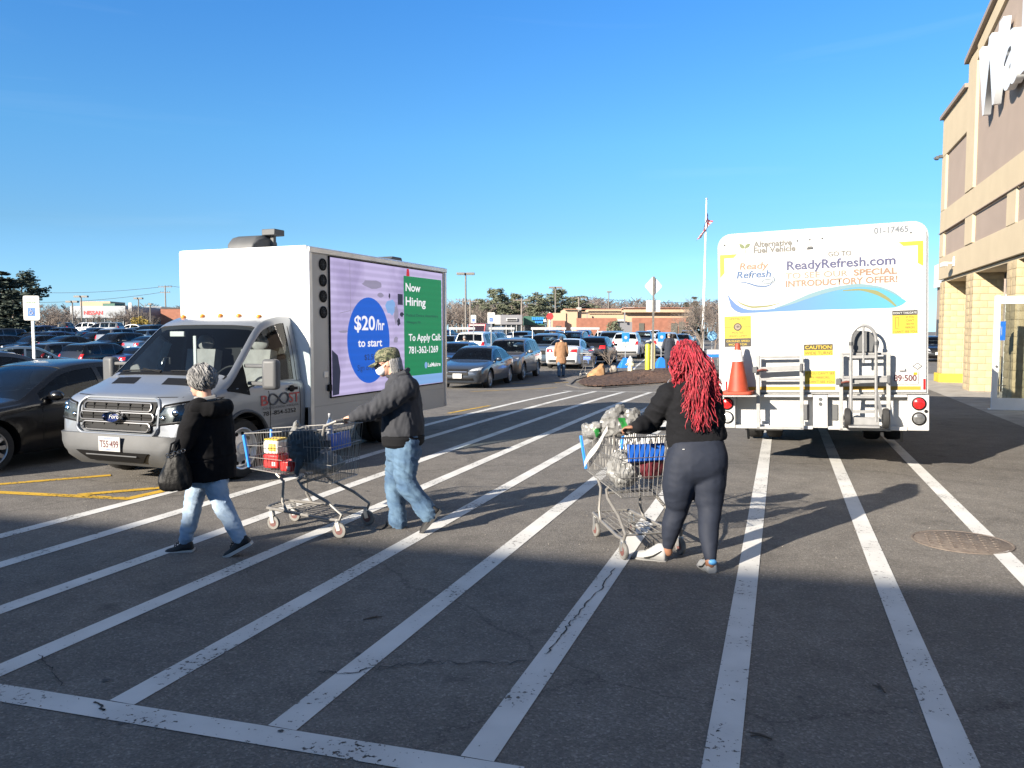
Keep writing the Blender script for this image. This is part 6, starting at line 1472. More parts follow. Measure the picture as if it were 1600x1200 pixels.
# ---------------- woman with grey hair, black jacket
def build_woman():
    p = Person(6.30, 325, 866, 'grey haired person in black hooded jacket and pale jeans carrying a black handbag'); J = p.J; r = p.root
    F_, Lf = FH, Vector((-FH.y, FH.x, 0))      # forward, left (towards the camera)
    hc_ = J(314, 596); nk = J(320, 622)
    skin = MB(); P, rot = head(skin, hc_, (F_ + Vector((0, .08, -.06))), .97)
    limb(skin, [hc_ + Vector((.02, 0, -.04)), nk, J(324, 640)], [.052, .055, .07])
    limb(skin, [J(324, 640), J(326, 680), J(328, 715)], [.08, .09, .09])
    sL, eL, wL = J(306, 640, -.17), J(291, 684, -.24), J(282, 706, -.27); sR, eR, wR = J(345, 640, .17), J(340, 690, .22), J(322, 722, .22)
    limb(skin, [sL, eL, wL], [.045, .036, .026]); limb(skin, [sR, eR, wR], [.045, .036, .026])
    hand(skin, wL, Vector((-.25, -.1, -.95)), Vector((0, 1, 0)), F_, 1.3, .92); hand(skin, wR, Vector((-.3, 0, -.95)), Vector((0, -1, 0)), F_, .5, .92)
    hipR, kR, aR = J(322, 728, .06), J(302, 786, .07), J(291, 846, .05); hipL, kL, aL = J(333, 728, -.055), J(346, 786, -.08), J(377, 845, -.08)
    limb(skin, [J(328, 700), hipR, kR, aR, aR + Vector((-.02, 0, -.03))], [.09, .075, .05, .035, .03]); limb(skin, [J(328, 700), hipL, kL, aL, aL + Vector((0, 0, -.03))], [.09, .075, .05, .035, .03])
    fin('body', remesh(skin, .0075, 3), 'skinl', r); eyes(P, rot, r, .97)
    # jacket
    jk = MB(); T = [(625, 312, 330, .115, .075), (634, 300, 346, .165, .09), (648, 294, 355, .20, .115), (668, 290, 359, .215, .13), (692, 290, 361, .215, .135), (716, 290, 362, .225, .14), (736, 290, 362, .23, .14), (746, 291, 362, .23, .14)]
    rings = []
    for v, ul, ur, wx, wy in T:
        a, b_ = J(ul, v), J(ur, v); c = (a + b_) / 2; half = (b_.x - a.x) / 2
        rings.append(ringe(c, F_, Lf, half * .98, wx, 22))
    jk.loft(rings); limb(jk, [sL + Vector((.01, .03, .0)), (sL + eL) / 2, eL, wL + Vector((0, 0, .02))], [.088, .080, .068, .056]); limb(jk, [sR, (sR + eR) / 2, eR, wR], [.086, .08, .066, .055])
    me = remesh(jk, .009, 5)
    sculpt(me, lambda c, n: ridges(c, 6, 6, 9, .006) + .010 * (noise.noise(c * 4)) - (.006 if abs(c.z - (J(0, 712).z)) < .012 and c.x > J(296, 712).x else 0))
    fin('jacket', me, 'blackcloth', r)
    hd = MB(); hd.tube([J(296, 636, -.10), J(304, 640, -.20), J(330, 640, -.17), J(352, 637, -.02), J(354, 634, .12), J(338, 630, .17)], [.035, .05, .06, .065, .055, .035], 12, round_=True); me = remesh(hd, .009, 5); sculpt(me, lambda c, n: ridges(c, 9, 9, 9, .006)); fin('hood', me, 'blackcloth', r)
    cl = MB(); cl.tube([J(306, 622, -.05), J(318, 625, -.075), J(334, 622, -.03), J(336, 618, .04)], [.016, .022, .024, .016], 8, round_=True); cl.build('collar', M('grey collar', (.20, .20, .20), .9), r)
    # jeans
    jn = MB(); pv = J(328, 712)
    jn.loft([ringe(J(328, v), F_, Lf, a, b_, 20) for v, a, b_ in ((722, .105, .125), (735, .12, .15), (748, .125, .155), (757, .115, .15))])
    limb(jn, [hipR, J(312, 750, .08), kR, (kR + aR) / 2, aR + Vector((0, 0, .025))], [.075, .088, .072, .062, .053]); limb(jn, [hipL, J(336, 754, -.07), kL, (kL + aL) / 2, aL + Vector((-.012, 0, .025))], [.075, .088, .073, .062, .052])
    me = remesh(jn, .008, 4); sculpt(me, lambda c, n: ridges(c, 8, 8, 17, .0065, c.x * 6) + .004 * noise.noise(c * 9)); fin('jeans', me, 'jeanl', r)
    shoe(r, J(303, 862, .05), J(258, 866, .03), .10, 'shoeb', 'sole', h=.105); shoe(r, J(394, 850, -.08), J(351, 873, -.10), .10, 'shoeb', 'sole', h=.105)
    # hair: many locks combed back over the crown
    hr = MB(); rg = random.Random(2); hr.ell(P(-.018, 0, .030), (.106, .092, .098), 0, 16, 10, rot)
    for k in range(620):
        th, ph = rg.uniform(0, 2 * math.pi), math.acos(rg.uniform(-.55, 1)); d0 = Vector((math.sin(ph) * math.cos(th), math.sin(ph) * math.sin(th), math.cos(ph)))
        if d0.x > .62 and d0.z < .35: continue
        pts = []; d = d0.copy(); fl = Vector((-.35 + rg.uniform(-.35, .35), rg.uniform(-.45, .45), -.9)); ot = rg.uniform(.97, 1.05)
        for j in range(5):
            e_ = ot * (1 + .05 * (j / 4) ** 2 * math.sin(k * 1.3)); pts.append(P(-.018 + d.x * (.108 + .012 * math.sin(j + k)) * e_, d.y * (.095 + .014 * rg.random()) * e_, .030 + d.z * (.102 + .014 * rg.random()) * e_)); d = (d + fl * .24).normalized()
        hr.tube(pts, [.005, .008, .009, .007, .002], 5)
    hr.build('hair', 'hairg', r, smooth=50)
    gl = MB(); gl.tube([P(.02, .079, .012), P(.088, .070, .014)], .003, 5); gl.tube([P(.02, -.079, .012), P(.088, -.070, .014)], .003, 5); [gl.tube([P(.098, y + .026 * math.cos(a), .008 + .02 * math.sin(a)) for a in [2 * math.pi * q / 14 for q in range(15)]], .003, 5, cap=False) for y in (-.034, .034)]; gl.build('glasses', 'black', r)
    # handbag hanging from the left hand
    hbg = empty('handbag', p.o, 0, 'black leather handbag hanging from the grey haired person\'s arm', 'handbag')
    q = MB(); rings = []
    for v, ul, ur, dp_ in ((704, 268, 286, .03), (716, 262, 291, .05), (735, 254, 296, .07), (752, 249, 298, .078), (762, 252, 297, .07), (765, 258, 292, .05)):
        a, b_ = J(ul, v, -.30), J(ur, v, -.30); rings.append(ringe((a + b_) / 2, Vector((1, 0, 0)), Vector((0, 1, 0)), (b_.x - a.x) / 2, dp_, 18, 3))
    q.loft(rings); me = remesh(q, .008, 3); sculpt(me, lambda c, n: ridges(c, 14, 14, 5, .008)); fin('bag_body', me, 'leather', hbg)
    for du in (-4, 5):
        q = MB(); q.tube([J(268 + du, 712, -.34), J(270 + du * .6, 694, -.34), J(281, 686, -.30), J(288, 694, -.28), J(287, 714, -.30)], .008, 6); q.build('strap', 'leather', hbg)
    q = MB(); [q.tube([J(262 + 6 * k, 712 - 2 * k, -.365) + Vector((.014 * math.cos(a), 0, .014 * math.sin(a))) for a in [2 * math.pi * j / 10 for j in range(11)]], .003, 5, cap=False) for k in range(5)]; q.build('chain', 'chrome', hbg)
build_woman()

# ---------------- man in cap, mask and dark jacket
def build_man():
    p = Person(7.05, 628, 828, 'stooping person in camouflage cap, face mask and dark jacket pushing a cart'); J = p.J; r = p.root
    F_, Lf = FH, Vector((-FH.y, FH.x, 0))
    hc_ = J(606, 566); skin = MB(); P, rot = head(skin, hc_, F_ + Vector((0, -.42, -.16)), 1.0)
    limb(skin, [hc_ + Vector((.03, 0, -.03)), J(621, 590), J(630, 604)], [.055, .06, .075])
    limb(skin, [J(630, 604), J(632, 640), J(630, 685)], [.085] * 3)
    # hands on the cart handle
    hm = cart1.matrix_basis; hL = hm @ Vector((-.065, .19, 1.005)) - p.o; hR = hm @ Vector((-.065, -.17, 1.005)) - p.o
    sL, sR = J(632, 606, -.19), J(626, 606, .19); wL = hL - F_ * .095 + Vector((0, 0, .028)); wR = hR - F_ * .095 + Vector((0, 0, .028))
    eL = J(584, 640, -.24); eR = J(590, 643, .23)
    limb(skin, [sL, eL, wL], [.05, .04, .029]); limb(skin, [sR, eR, wR], [.05, .04, .029])
    hand(skin, wL, F_ + Vector((0, 0, -.12)), Vector((0, 0, -1)), -Lf, 1.15); hand(skin, wR, F_ + Vector((0, 0, -.12)), Vector((0, 0, -1)), Lf, 1.15)
    hipL, kL, aL = J(636, 692, -.09), J(634, 752, -.12), J(671, 800, -.11); hipR, kR, aR = J(628, 692, .09), J(617, 756, .09), J(622, 812, .06)
    for a, b_, c in ((hipL, kL, aL), (hipR, kR, aR)): limb(skin, [J(632, 680), a, b_, c, c + Vector((0, 0, -.03))], [.09, .08, .055, .038, .03])
    fin('body', remesh(skin, .0075, 3), 'skinl', r); eyes(P, rot, r)
    jk = MB(); rings = []
    for v, uf, ub, wl_ in ((582, 614, 637, .08), (589, 611, 641, .12), (597, 608, 645, .17), (608, 606, 650, .20), (624, 604, 655, .215), (642, 602, 658, .215), (660, 600, 660, .215), (674, 600, 660, .21), (684, 601, 659, .195), (690, 602, 658, .185)):
        a, b_ = J(uf, v), J(ub, v - (2 if v > 650 else 0)); c = (a + b_) / 2; rings.append(ringe(c, F_, Lf, (b_.x - a.x) / 2, wl_ * .95, 22))
    jk.loft(rings)
    limb(jk, [sL + Vector((.03, .05, -.02)), sL, (sL + eL) / 2 + Vector((.01, 0, .0)), eL, eL * .4 + wL * .6, wL - F_ * .0], [.09, .10, .092, .082, .066, .046]); limb(jk, [sR, (sR + eR) / 2, eR, wR - F_ * .02], [.10, .09, .08, .052])
    me = remesh(jk, .009, 4)
    def fold(c, n):
        f = ridges(c, 7, 7, 4, .0095, c.x * 9) + ridges(c, 12, 12, 6, .004, -c.x * 14); hem = J(0, 684).z
        return f if c.z > hem + .03 or c.x < J(598, 0).x else -.010
    sculpt(me, fold); fin('jacket', me, 'navyjacket', r)
    cl = MB(); cl.tube([J(606, 588, -.03), J(615, 589, -.085), J(632, 583, -.075), J(637, 578, .02)], [.016, .024, .028, .024], 8, round_=True); cl.build('collar', 'navyjacket', r)
    hb_ = MB(); hb_.loft([ringe(J(630, v) , F_, Lf, a, b_, 24) for v, a, b_ in ((679, .160, .200), (682, .172, .214), (692, .168, .21), (696, .15, .19))]); hb_.build('hem_band', 'blackknit', r)
    for w_, e_ in ((wL, eL), (wR, eR)):
        q = MB(); d = (w_ - e_).normalized(); q.tube([w_ - d * .055, w_ - d * .02, w_ + d * .012], [.050, .048, .038], 14); q.build('cuff', 'blackknit', r)
    jn = MB(); jn.loft([ringe(J(631, v), F_, Lf, a, b_, 20) for v, a, b_ in ((676, .13, .16), (695, .142, .165), (708, .142, .165), (718, .13, .155))])
    limb(jn, [hipL, J(634, 720, -.11), kL, (kL + aL) / 2 + Vector((.0, 0, -.01)), aL + Vector((-.01, 0, -.015))], [.105, .108, .090, .080, .080]); limb(jn, [hipR, J(622, 722, .09), kR, (kR + aR) / 2, aR + Vector((0, 0, -.02))], [.105, .106, .086, .078, .080])
    me = remesh(jn, .008, 3); sculpt(me, lambda c, n: ridges(c, 7, 7, 15, .010, c.x * 8) + .005 * noise.noise(c * 8)); fin('jeans', me, 'jeanm', r)
    shoe(r, J(634, 825, .06), J(588, 830, .04), .112, 'shoeb', 'soleb', h=.11); shoe(r, J(690, 798, -.11), J(659, 834, -.13), .112, 'shoeb', 'soleb', h=.11)
    # mask, hair, cap, glasses
    q = MB(); q.ell(P(.062, 0, -.058), (.056, .063, .052), 0, 16, 10, rot); fin('face_mask', remesh(q, .007, 2), 'maskw', r)
    q = MB(); [q.tube([P(.05, y, -.03), P(.01, y * 1.12, -.005)], .0025, 5) for y in (-.066, .066)]; q.build('mask_loop', 'maskw', r)
    hr = MB(); rg = random.Random(4)
    for k in range(240):
        th = rg.uniform(R(98), R(262)); z = rg.uniform(-.045, .04); pts = []
        for j in range(4): pts.append(P(-.006 + (.102 + .004 * j) * math.cos(th), (.082 + .004 * j) * math.sin(th), z - .022 * j + rg.uniform(-.004, .004)))
        hr.tube(pts, [.006, .009, .008, .003], 5)
    hr.build('hair', 'hairw', r, smooth=50)
    q = MB(); rings = []
    for z, a, b_, ox in ((.018, .110, .090, 0), (.04, .113, .093, 0), (.075, .109, .090, -.002), (.10, .098, .080, -.004), (.118, .078, .064, -.006), (.127, .045, .038, -.006), (.130, .012, .01, -.006)):
        rings.append([P(-.004 + ox + a * math.cos(2 * math.pi * k / 28), b_ * math.sin(2 * math.pi * k / 28), z) for k in range(28)])
    q.loft(rings); cp_ = q.build('cap', 'camo', r, smooth=60)
    q = MB(); q.grid(lambda u, v: P(.090 + .085 * u * (1 - .45 * (2 * v - 1) ** 2), (2 * v - 1) * .080 * (1 - .15 * u), .026 - .030 * u - .020 * (2 * v - 1) ** 2), 8, 12); bo = q.build('brim', 'camo', cp_, smooth=60); sm = bo.modifiers.new('s', 'SOLIDIFY'); sm.thickness = .006
    gl = MB(); [gl.tube([P(.0, y, .010), P(.088, y * .92, .014)], .0028, 5) for y in (-.083, .083)]; gl.tube([P(.096, -.06, .010), P(.102, 0, .012), P(.096, .06, .010)], .009, 6); gl.build('glasses', 'black', r)
build_man()

# ---------------- woman with long red twists
def build_red():
    p = Person(6.05, 1075, 886, 'person with long red hair in black sweater and slate leggings pushing a cart'); J = p.J; r = p.root
    F_ = FW2; Rt = Vector((F_.y, -F_.x, 0))
    hc_ = J(1071, 563, .05); skin = MB(); P, rot = head(skin, hc_, F_ + Vector((-.25, 0, -.08)), 1.0)
    limb(skin, [hc_ + Vector((0, 0, -.03)), J(1076, 592), J(1080, 610)], [.052, .056, .08]); limb(skin, [J(1080, 615), J(1084, 660), J(1088, 710)], [.09] * 3)
    hm = cart2.matrix_basis; hL = hm @ Vector((-.065, .235, 1.005)) - p.o; hR = hm @ Vector((-.065, -.20, 1.005)) - p.o
    sL, sR = J(1044, 616, -.02), J(1108, 614, .08); eL = J(1016, 660, .08); eR = J(1112, 668, .14); wL = hL - F_ * .07 + Rt * .035 + Vector((0, 0, .03)); wR = hR - F_ * .09 + Vector((0, 0, .025))
    limb(skin, [sL, eL, wL], [.055, .045, .03]); limb(skin, [sR, eR, wR], [.055, .045, .03])
    hand(skin, wL, F_ * .7 - Rt * .7 + Vector((0, 0, -.1)), Vector((0, 0, -1)) - Rt * .1, Rt, 1.15); hand(skin, wR, F_ + Vector((0, 0, -.1)), Vector((0, 0, -1)), -Rt, 1.15)
    hipL, kL, aL = J(1066, 722, -.06), J(1058, 795, .0), J(1044, 852, .02); hipR, kR, aR = J(1109, 722, -.03), J(1109, 800, -.10), J(1110, 872, -.27)
    for a, b_, c in ((hipL, kL, aL), (hipR, kR, aR)): limb(skin, [J(1088, 705), a, b_, c, c + Vector((0, 0, -.05))], [.10, .09, .055, .040, .036])
    fin('body', remesh(skin, .0075, 3), 'skinb', r); eyes(P, rot, r)
    sw_ = MB(); rings = []
    for v, ul, ur, dp_ in ((592, 1058, 1094, .07), (600, 1044, 1112, .105), (612, 1036, 1124, .13), (630, 1036, 1129, .145), (650, 1040, 1131, .148), (670, 1043, 1133, .148), (688, 1043, 1134, .152), (700, 1044, 1133, .152)):
        a, b_ = J(ul, v), J(ur, v - (17 if v > 690 else 8 if v > 680 else 2 if v > 660 else 0))
        ax = Vector((1, 0, 0)); c = (a + b_) / 2; hx = Vector((b_.x - a.x, 0, (b_.z - a.z))) / 2
        rings.append(ringe(c, hx, Vector((0, 1, 0)), 1.0, dp_, 24, 2.3))
    sw_.loft(rings)
    limb(sw_, [sL + Vector((.03, .02, 0)), sL + Vector((0, 0, -.01)), (sL + eL) / 2, eL, eL * .5 + wL * .5, wL + (eL - wL).normalized() * .015], [.08, .088, .083, .076, .064, .048]); limb(sw_, [sR, (sR + eR) / 2, eR, wR], [.095, .088, .075, .05])
    me = remesh(sw_, .0085, 5); sculpt(me, lambda c, n: ridges(c, 5, 5, 12, .008, c.x * 3) + ridges(c, 9, 9, 9, .003)); fin('sweater', me, 'blackknit', r)
    lg = MB(); lg.loft([ringe(J(u, v, -.03), Vector((1, 0, .12)), Vector((0, 1, 0)), hw_, dp_, 24, 2.5) for u, v, hw_, dp_ in ((1088, 684, .185, .125), (1088, 698, .21, .15), (1088, 712, .228, .172), (1088, 728, .232, .178), (1088, 740, .224, .158), (1088, 750, .20, .12))])
    limb(lg, [hipL, J(1061, 755, -.05), J(1059, 778, -.025), kL, J(1050, 820, .0), aL + Vector((0, 0, .0))], [.13, .128, .108, .086, .079, .047]); limb(lg, [hipR, J(1107, 755, -.05), J(1108, 780, -.07), kR, J(1107, 828, -.17), aR], [.133, .132, .11, .088, .077, .046])
    me = remesh(lg, .008, 34); sculpt(me, lambda c, n: ridges(c, 6, 6, 10, .0025)); fin('leggings', me, 'leggings', r)
    q = MB(); q.box(J(1068, 702, -.165), (.016, .004, .006)); q.build('logo', 'signwhite', r, smooth=0)
    shoe(r, J(1041, 880, .02), J(988, 872, .12), .105, 'shoew', 'solew', h=.155, acc=('lace', 'blueacc')); shoe(r, J(1113, 902, -.31), J(1096, 884, -.06), .105, 'shoew', 'solew', h=.155, acc=('lace', 'blueacc'))
    q = MB(); q.ell(P(-.015, 0, .03), (.108, .090, .095), 0, 16, 10, rot); q.build('scalp_hair', 'hairrd', r)
    rg = random.Random(9); A, B = MB(), MB(); inv = rot.inverted()
    for k in range(520):
        th, ph = rg.uniform(0, 2 * math.pi), math.acos(rg.uniform(-.45, 1)); d = Vector((math.sin(ph) * math.cos(th), math.sin(ph) * math.sin(th), math.cos(ph)))
        if d.x > .55 and d.z < .55: continue
        pt = P(-.015 + .108 * d.x, .092 * d.y, .03 + .098 * d.z); n0 = (rot @ d).normalized()
        sx_ = n0.x                                  # image left / right side of the head
        q = rg.random()
        if sx_ < -.25: uE, vE, dE = rg.uniform(1050, 1070), rg.uniform(582, 610), -.06
        elif sx_ > .45 and q < .75: uE, vE, dE = rg.uniform(1100, 1128), rg.uniform(590, 632), -.13
        elif q < .62: uE, vE, dE = rg.gauss(1094, 10), 676 - abs(rg.gauss(0, 22)), -.185
        else: uE, vE, dE = rg.uniform(1062, 1110), rg.uniform(605, 650), -.175
        uE = max(1046, min(1129, uE)); E_ = J(uE, vE, dE + rg.uniform(-.03, .01))
        out = Vector((n0.x * .035, -abs(n0.y) * .02 - .03, .0)); h0 = J(0, 597).z
        p1 = pt + n0 * .022 + Vector((0, 0, -.01)); p2 = Vector((pt.x * .62 + E_.x * .38 + .010 * rg.gauss(0, 1), min(pt.y, hc_.y) * .35 + E_.y * .65 - .02, min(pt.z - .06, (pt.z * .55 + E_.z * .45)))) + out
        p3 = Vector((pt.x * .2 + E_.x * .8 + .010 * rg.gauss(0, 1), E_.y - .004, pt.z * .18 + E_.z * .82))
        fine, _ = smoothpath([pt, p1, p2, p3, E_], [.01] * 5, 8); r0 = rg.uniform(.0042, .0074); m_ = len(fine)
        for f_ in range(len(fine)):
            q_ = inv @ (fine[f_] - hc_); e_ = Vector((q_.x / .114, q_.y / .098, (q_.z - .02) / .110)).length
            if e_ < 1.03: fine[f_] = hc_ + rot @ (Vector((q_.x, q_.y, q_.z - .02)) * (1.05 / max(e_, .2)) + Vector((0, 0, .02)))
            fine[f_] = fine[f_] + Vector((.006 * math.sin(f_ * .8 + k * 1.7), .005 * math.cos(f_ * .9 + k), .002 * math.sin(f_ * 1.7 + k)))
        rad = [r0 * (.75 + .35 * math.sin(i * 2.1 + k)) * (1 - .6 * (i / m_) ** 3) for i in range(m_)]
        (B if rg.random() < .2 else A).tube(fine, rad, 5)
    A.build('hair', 'hairr', r, smooth=60); B.build('hair', 'hairrd', r, smooth=60)
    q = MB(); pe = J(1049, 599, -.02); q.tube([pe + Vector((.028 * math.cos(a), .01 * math.cos(a), .032 * math.sin(a))) for a in [2 * math.pi * k / 20 for k in range(21)]], .0035, 6, cap=False); q.build('hoop_earring', 'steel', r)
build_red()
# ================================================================ parked cars
def head_rz(a, away=False):
    """yaw of a car whose axis lies a degrees right of straight ahead; away: nose pointing away from us"""
    d = Vector((math.sin(R(a)), math.cos(R(a)))); d = d if away else -d; return math.atan2(d.y, d.x)
def at_u(u, y):
    x = (u - 800) / F * y; return Vector((x, y, gz(x, y)))
bs = Vector((-6.66, 11.42, 0))
BC = car('sedan', 'black', bs, head_rz(21.6), 'glossy black sedan parked beside the van at the left edge', None, 2)
BC.scale = (1, 1, .93)
car('sedan', 'charcoal', (-9.4, 13.1, 0), head_rz(21.6), 'dark sedan whose roof shows just beyond the black sedan', 'cars parked in the lot', 1)
car('sedan', 'graphite', Vector((-1.25, 29.4, gz(-1.25, 29.4))), head_rz(14), 'blue grey sedan with chrome grille facing us beyond the box van', 'cars parked in the lot', 2)
car('suv', 'taupe', Vector((-.05, 33.9, gz(-.05, 33.9))), head_rz(14), 'taupe sport utility car parked beside the blue grey sedan', 'cars parked in the lot', 2)
car('suv', 'slate blue', at_u(855, 43), head_rz(14), 'slate blue sport utility car behind the taupe one', 'cars parked in the lot', 1)
car('sedan', 'white', at_u(893, 41), head_rz(16, True), 'white sedan seen from behind beside the person in the brown coat', 'cars parked in the lot', 2)
car('hatch', 'black', at_u(934, 45), head_rz(16, True), 'black hatchback with red tail lights right of the white sedan', 'cars parked in the lot', 2)
car('suv', 'white', at_u(982, 53), head_rz(14, True), 'white sport utility car seen from behind, left of the yellow bollard', 'cars parked in the lot', 2)
car('suv', 'silver', at_u(1040, 55), head_rz(10, True), 'silver sport utility car behind the yellow bollards', 'cars parked in the lot', 1)
car('sedan', 'dark blue', at_u(714, 36), head_rz(14), 'dark blue sedan half hidden by the rear of the box van', 'cars parked in the lot', 1)
car('minivan', 'white', at_u(752, 46), head_rz(14, True), 'white minivan behind the blue grey sedan', 'cars parked in the lot', 1)
car('sedan', 'slate blue', at_u(52, 34), head_rz(58, True), 'slate blue sedan left of the accessible parking sign', 'cars parked in the lot', 1)
car('suv', 'charcoal', at_u(112, 43), head_rz(24, True), 'charcoal sport utility car with a lit red tail lamp right of the accessible sign', 'cars parked in the lot', 1)
car('suv', 'black', at_u(166, 42), head_rz(20, True), 'black sport utility car seen from behind, left of the van windscreen', 'cars parked in the lot', 1)
car('sedan', 'dark blue', at_u(232, 43), head_rz(20, True), 'dark blue sedan seen through the van windscreen', 'cars parked in the lot', 1)
car('suv', 'white', at_u(133, 108), head_rz(95), 'white sport utility car side on, far left below the dealership', 'cars parked in the lot', 1)
car('sedan', 'white', at_u(206, 108), head_rz(92), 'white sedan side on below the yellow bush', 'cars parked in the lot', 1)
car('hatch', 'black', at_u(1463, 48), head_rz(25), 'dark hatchback glimpsed between the water truck and the store', 'cars parked in the lot', 1)
rgc = random.Random(21)
COLS = ['charcoal', 'black', 'dark blue', 'silver', 'white', 'grey', 'slate blue', 'maroon', 'blue', 'gold', 'charcoal', 'black', 'white', 'red', 'grey']
KN = {'sedan': 'sedan', 'suv': 'SUV', 'hatch': 'hatchback', 'minivan': 'minivan'}
def row(y, us, where, dark=False, away=True, a=16):
    for i, u in enumerate(us):
        col = rgc.choice(COLS[:3] + ['slate blue', 'grey'] if dark else COLS); kd = rgc.choice(['sedan', 'suv', 'suv', 'hatch', 'sedan', 'minivan'])
        aw = rgc.random() < .5 if away is None else away
        nth = ordn[i] if i < len(ordn) else ['eleventh', 'twelfth', 'thirteenth', 'fourteenth', 'fifteenth', 'sixteenth'][i - 10]
        car(kd, col, at_u(u, y + rgc.uniform(-.5, .5)), head_rz(a + rgc.uniform(-2, 2), aw), f'{col} {KN[kd]}, {nth} from the left in {where}', 'cars parked in the lot', 0 if y > 70 else 1)
def us(u0, u1, y, gap=2.75): n = max(1, int((u1 - u0) / (gap * F / y))); return [u0 + (u1 - u0) * i / n for i in range(n + 1)]
row(57, us(-10, 245, 57), 'the second dark row behind the accessible sign', True, None, 22)
row(68, us(-5, 250, 68), 'the third dark row behind the accessible sign', True, None, 22)
row(84, us(60, 255, 84, 3.0), 'the far row below the dealership', True, None, 22)
row(60, us(700, 960, 60), 'the row just behind the white minivan', False, None)
row(72, us(700, 1065, 72, 3.1), 'the middle row of the far lot', False, None)
row(88, us(700, 1075, 88, 3.4), 'the last row before the brick building', False, None)
row(104, us(85, 240, 104, 5.5), 'the sparse row beside the two white cars', True, None, 92)

# ================================================================ signs, poles, furniture
def post(mb, h, r=.03, n=8): mb.cyl((0, 0, 0), (0, 0, h), r, n=n)
def wheelchair(par, c, s):
    """simple wheelchair figure in white on the blue square"""
    q = MB(); y = -.004
    P = lambda a, b: (c[0] + a * s, c[1] + y, c[2] + b * s)
    q.tube([P(-.02 + .22 * math.cos(a), -.12 + .22 * math.sin(a)) for a in [R(110 + 270 * k / 18) for k in range(19)]], .035 * s, 5); q.ell(P(-.05, .36), (.06 * s, .004, .06 * s), 0, 10, 6)
    q.tube([P(-.05, .25), P(-.03, .02), P(.18, .02), P(.26, -.22), P(.34, -.2)], .04 * s, 5); q.tube([P(-.04, .16), P(.14, .15)], .03 * s, 5); q.build('wheelchair_symbol', 'signwhite', par)
def accessible_sign(u, vtop, y, h, label, lower=False, yaw=0.0):
    g = at_u(u, y); zt = WD(u, vtop, y).z - g.z
    r = empty('accessible_parking_sign', g, yaw, label, 'sign', 'accessible parking signs'); w = h * .66
    q = MB(); q.box((0, .03, zt * .5), (.05, .03, zt)); q.box((0, .05, zt * .5 - .0), (.022, .02, zt)); q.build('post', 'steel', r)
    q = MB(); q.prism(rrect(w / 2, h / 2, .035, 4), lambda a, z, hh: Vector((a, hh, zt - h / 2 + z)), -.004, .004); b_ = q.build('panel', 'signwhite', r, smooth=30)
    text('RESERVED', 'green', b_, (0, -.006, zt - h * .16), (1, 0, 0), (0, 0, 1), h * .055, w * .72, align='C'); text('PARKING', 'green', b_, (0, -.006, zt - h * .30), (1, 0, 0), (0, 0, 1), h * .07, w * .66, align='C')
    s_ = w * .46; q = MB(); q.box((0, -.0055, zt - h * .66), (s_, .003, s_ * 1.12)); q.build('symbol_square', 'bluesign', b_, smooth=0); wheelchair(b_, (0, -.008, zt - h * .66), s_ * 1.0)
    for z in (zt - h * .06, zt - h * .94):
        q = MB(); q.ell((0, -.006, z), (.008, .004, .008), 0, 8, 5); q.build('bolt', 'steel', b_)
    return r
accessible_sign(52, 462, 15.5, .47, 'accessible parking sign on a steel post behind the black sedan')
accessible_sign(767.5, 488, 33.2, .46, 'accessible parking sign above the blue grey sedan')
accessible_sign(740, 492, 40, .40, 'small accessible parking sign left of the red truck')
def lamp(u, vtop, y, heads, label, name='lamp_post', span=2.0, grp='parking lot lamp posts'):
    g = at_u(u, y); zt = WD(u, vtop, y).z - g.z; r = empty(name, g, 0, label, 'lamp post', grp)
    q = MB(); q.tube([(0, 0, 0), (0, 0, zt)], [.13, .09], 8); q.build('pole', 'polebrown', r); q = MB(); q.lathe([(.28, 0), (.28, .7), (.02, .7)], n=12); q.build('base', 'kerb', r)
    for i in range(heads):
        sx = (-1 if i == 0 else 1) if heads > 1 else .15
        q = MB(); q.box((sx * span * .28, 0, zt - .12), (span * .46, .5, .26)); h_ = q.build('lamp_head', 'lamphead', r, bevel=.03); q = MB(); q.bar((0, 0, zt - .05), (sx * span * .2, 0, zt - .05), .08, .08); q.build('arm', 'polebrown', h_)
        q = MB(); q.box((sx * span * .28, 0, zt - .262), (span * .4, .4, .02)); q.build('lens', 'clearlens', h_, smooth=0)
    return r
MT['polebrown'] = M('brown pole paint', (.13, .115, .10), .6, var=.1, scale=5); MT['lamphead'] = M('bronze lamp head', (.17, .155, .135), .5); MT['wood'] = M('weathered pole wood', (.20, .17, .145), .9, var=.2, scale=3); MT['wireb'] = M('cable', (.03, .03, .03), .7)
lamp(728, 426, 92, 2, 'tall double headed lamp post right of the box van'); lamp(867.5, 448, 125, 2, 'double headed lamp post before the pine trees'); lamp(950.5, 455, 150, 1, 'single headed lamp post before the tan building', span=1.9)
lamp(130, 462, 120, 2, 'dark double lamp post left of the dealership sign'); lamp(116, 470, 110, 2, 'shorter double lamp post among the bare trees at left', span=1.6); lamp(219, 465, 130, 2, 'slim twin lamp post left of the utility pole', span=1.4); lamp(237, 474, 130, 1, 'single lamp post beside the blue grey shed', span=1.2)
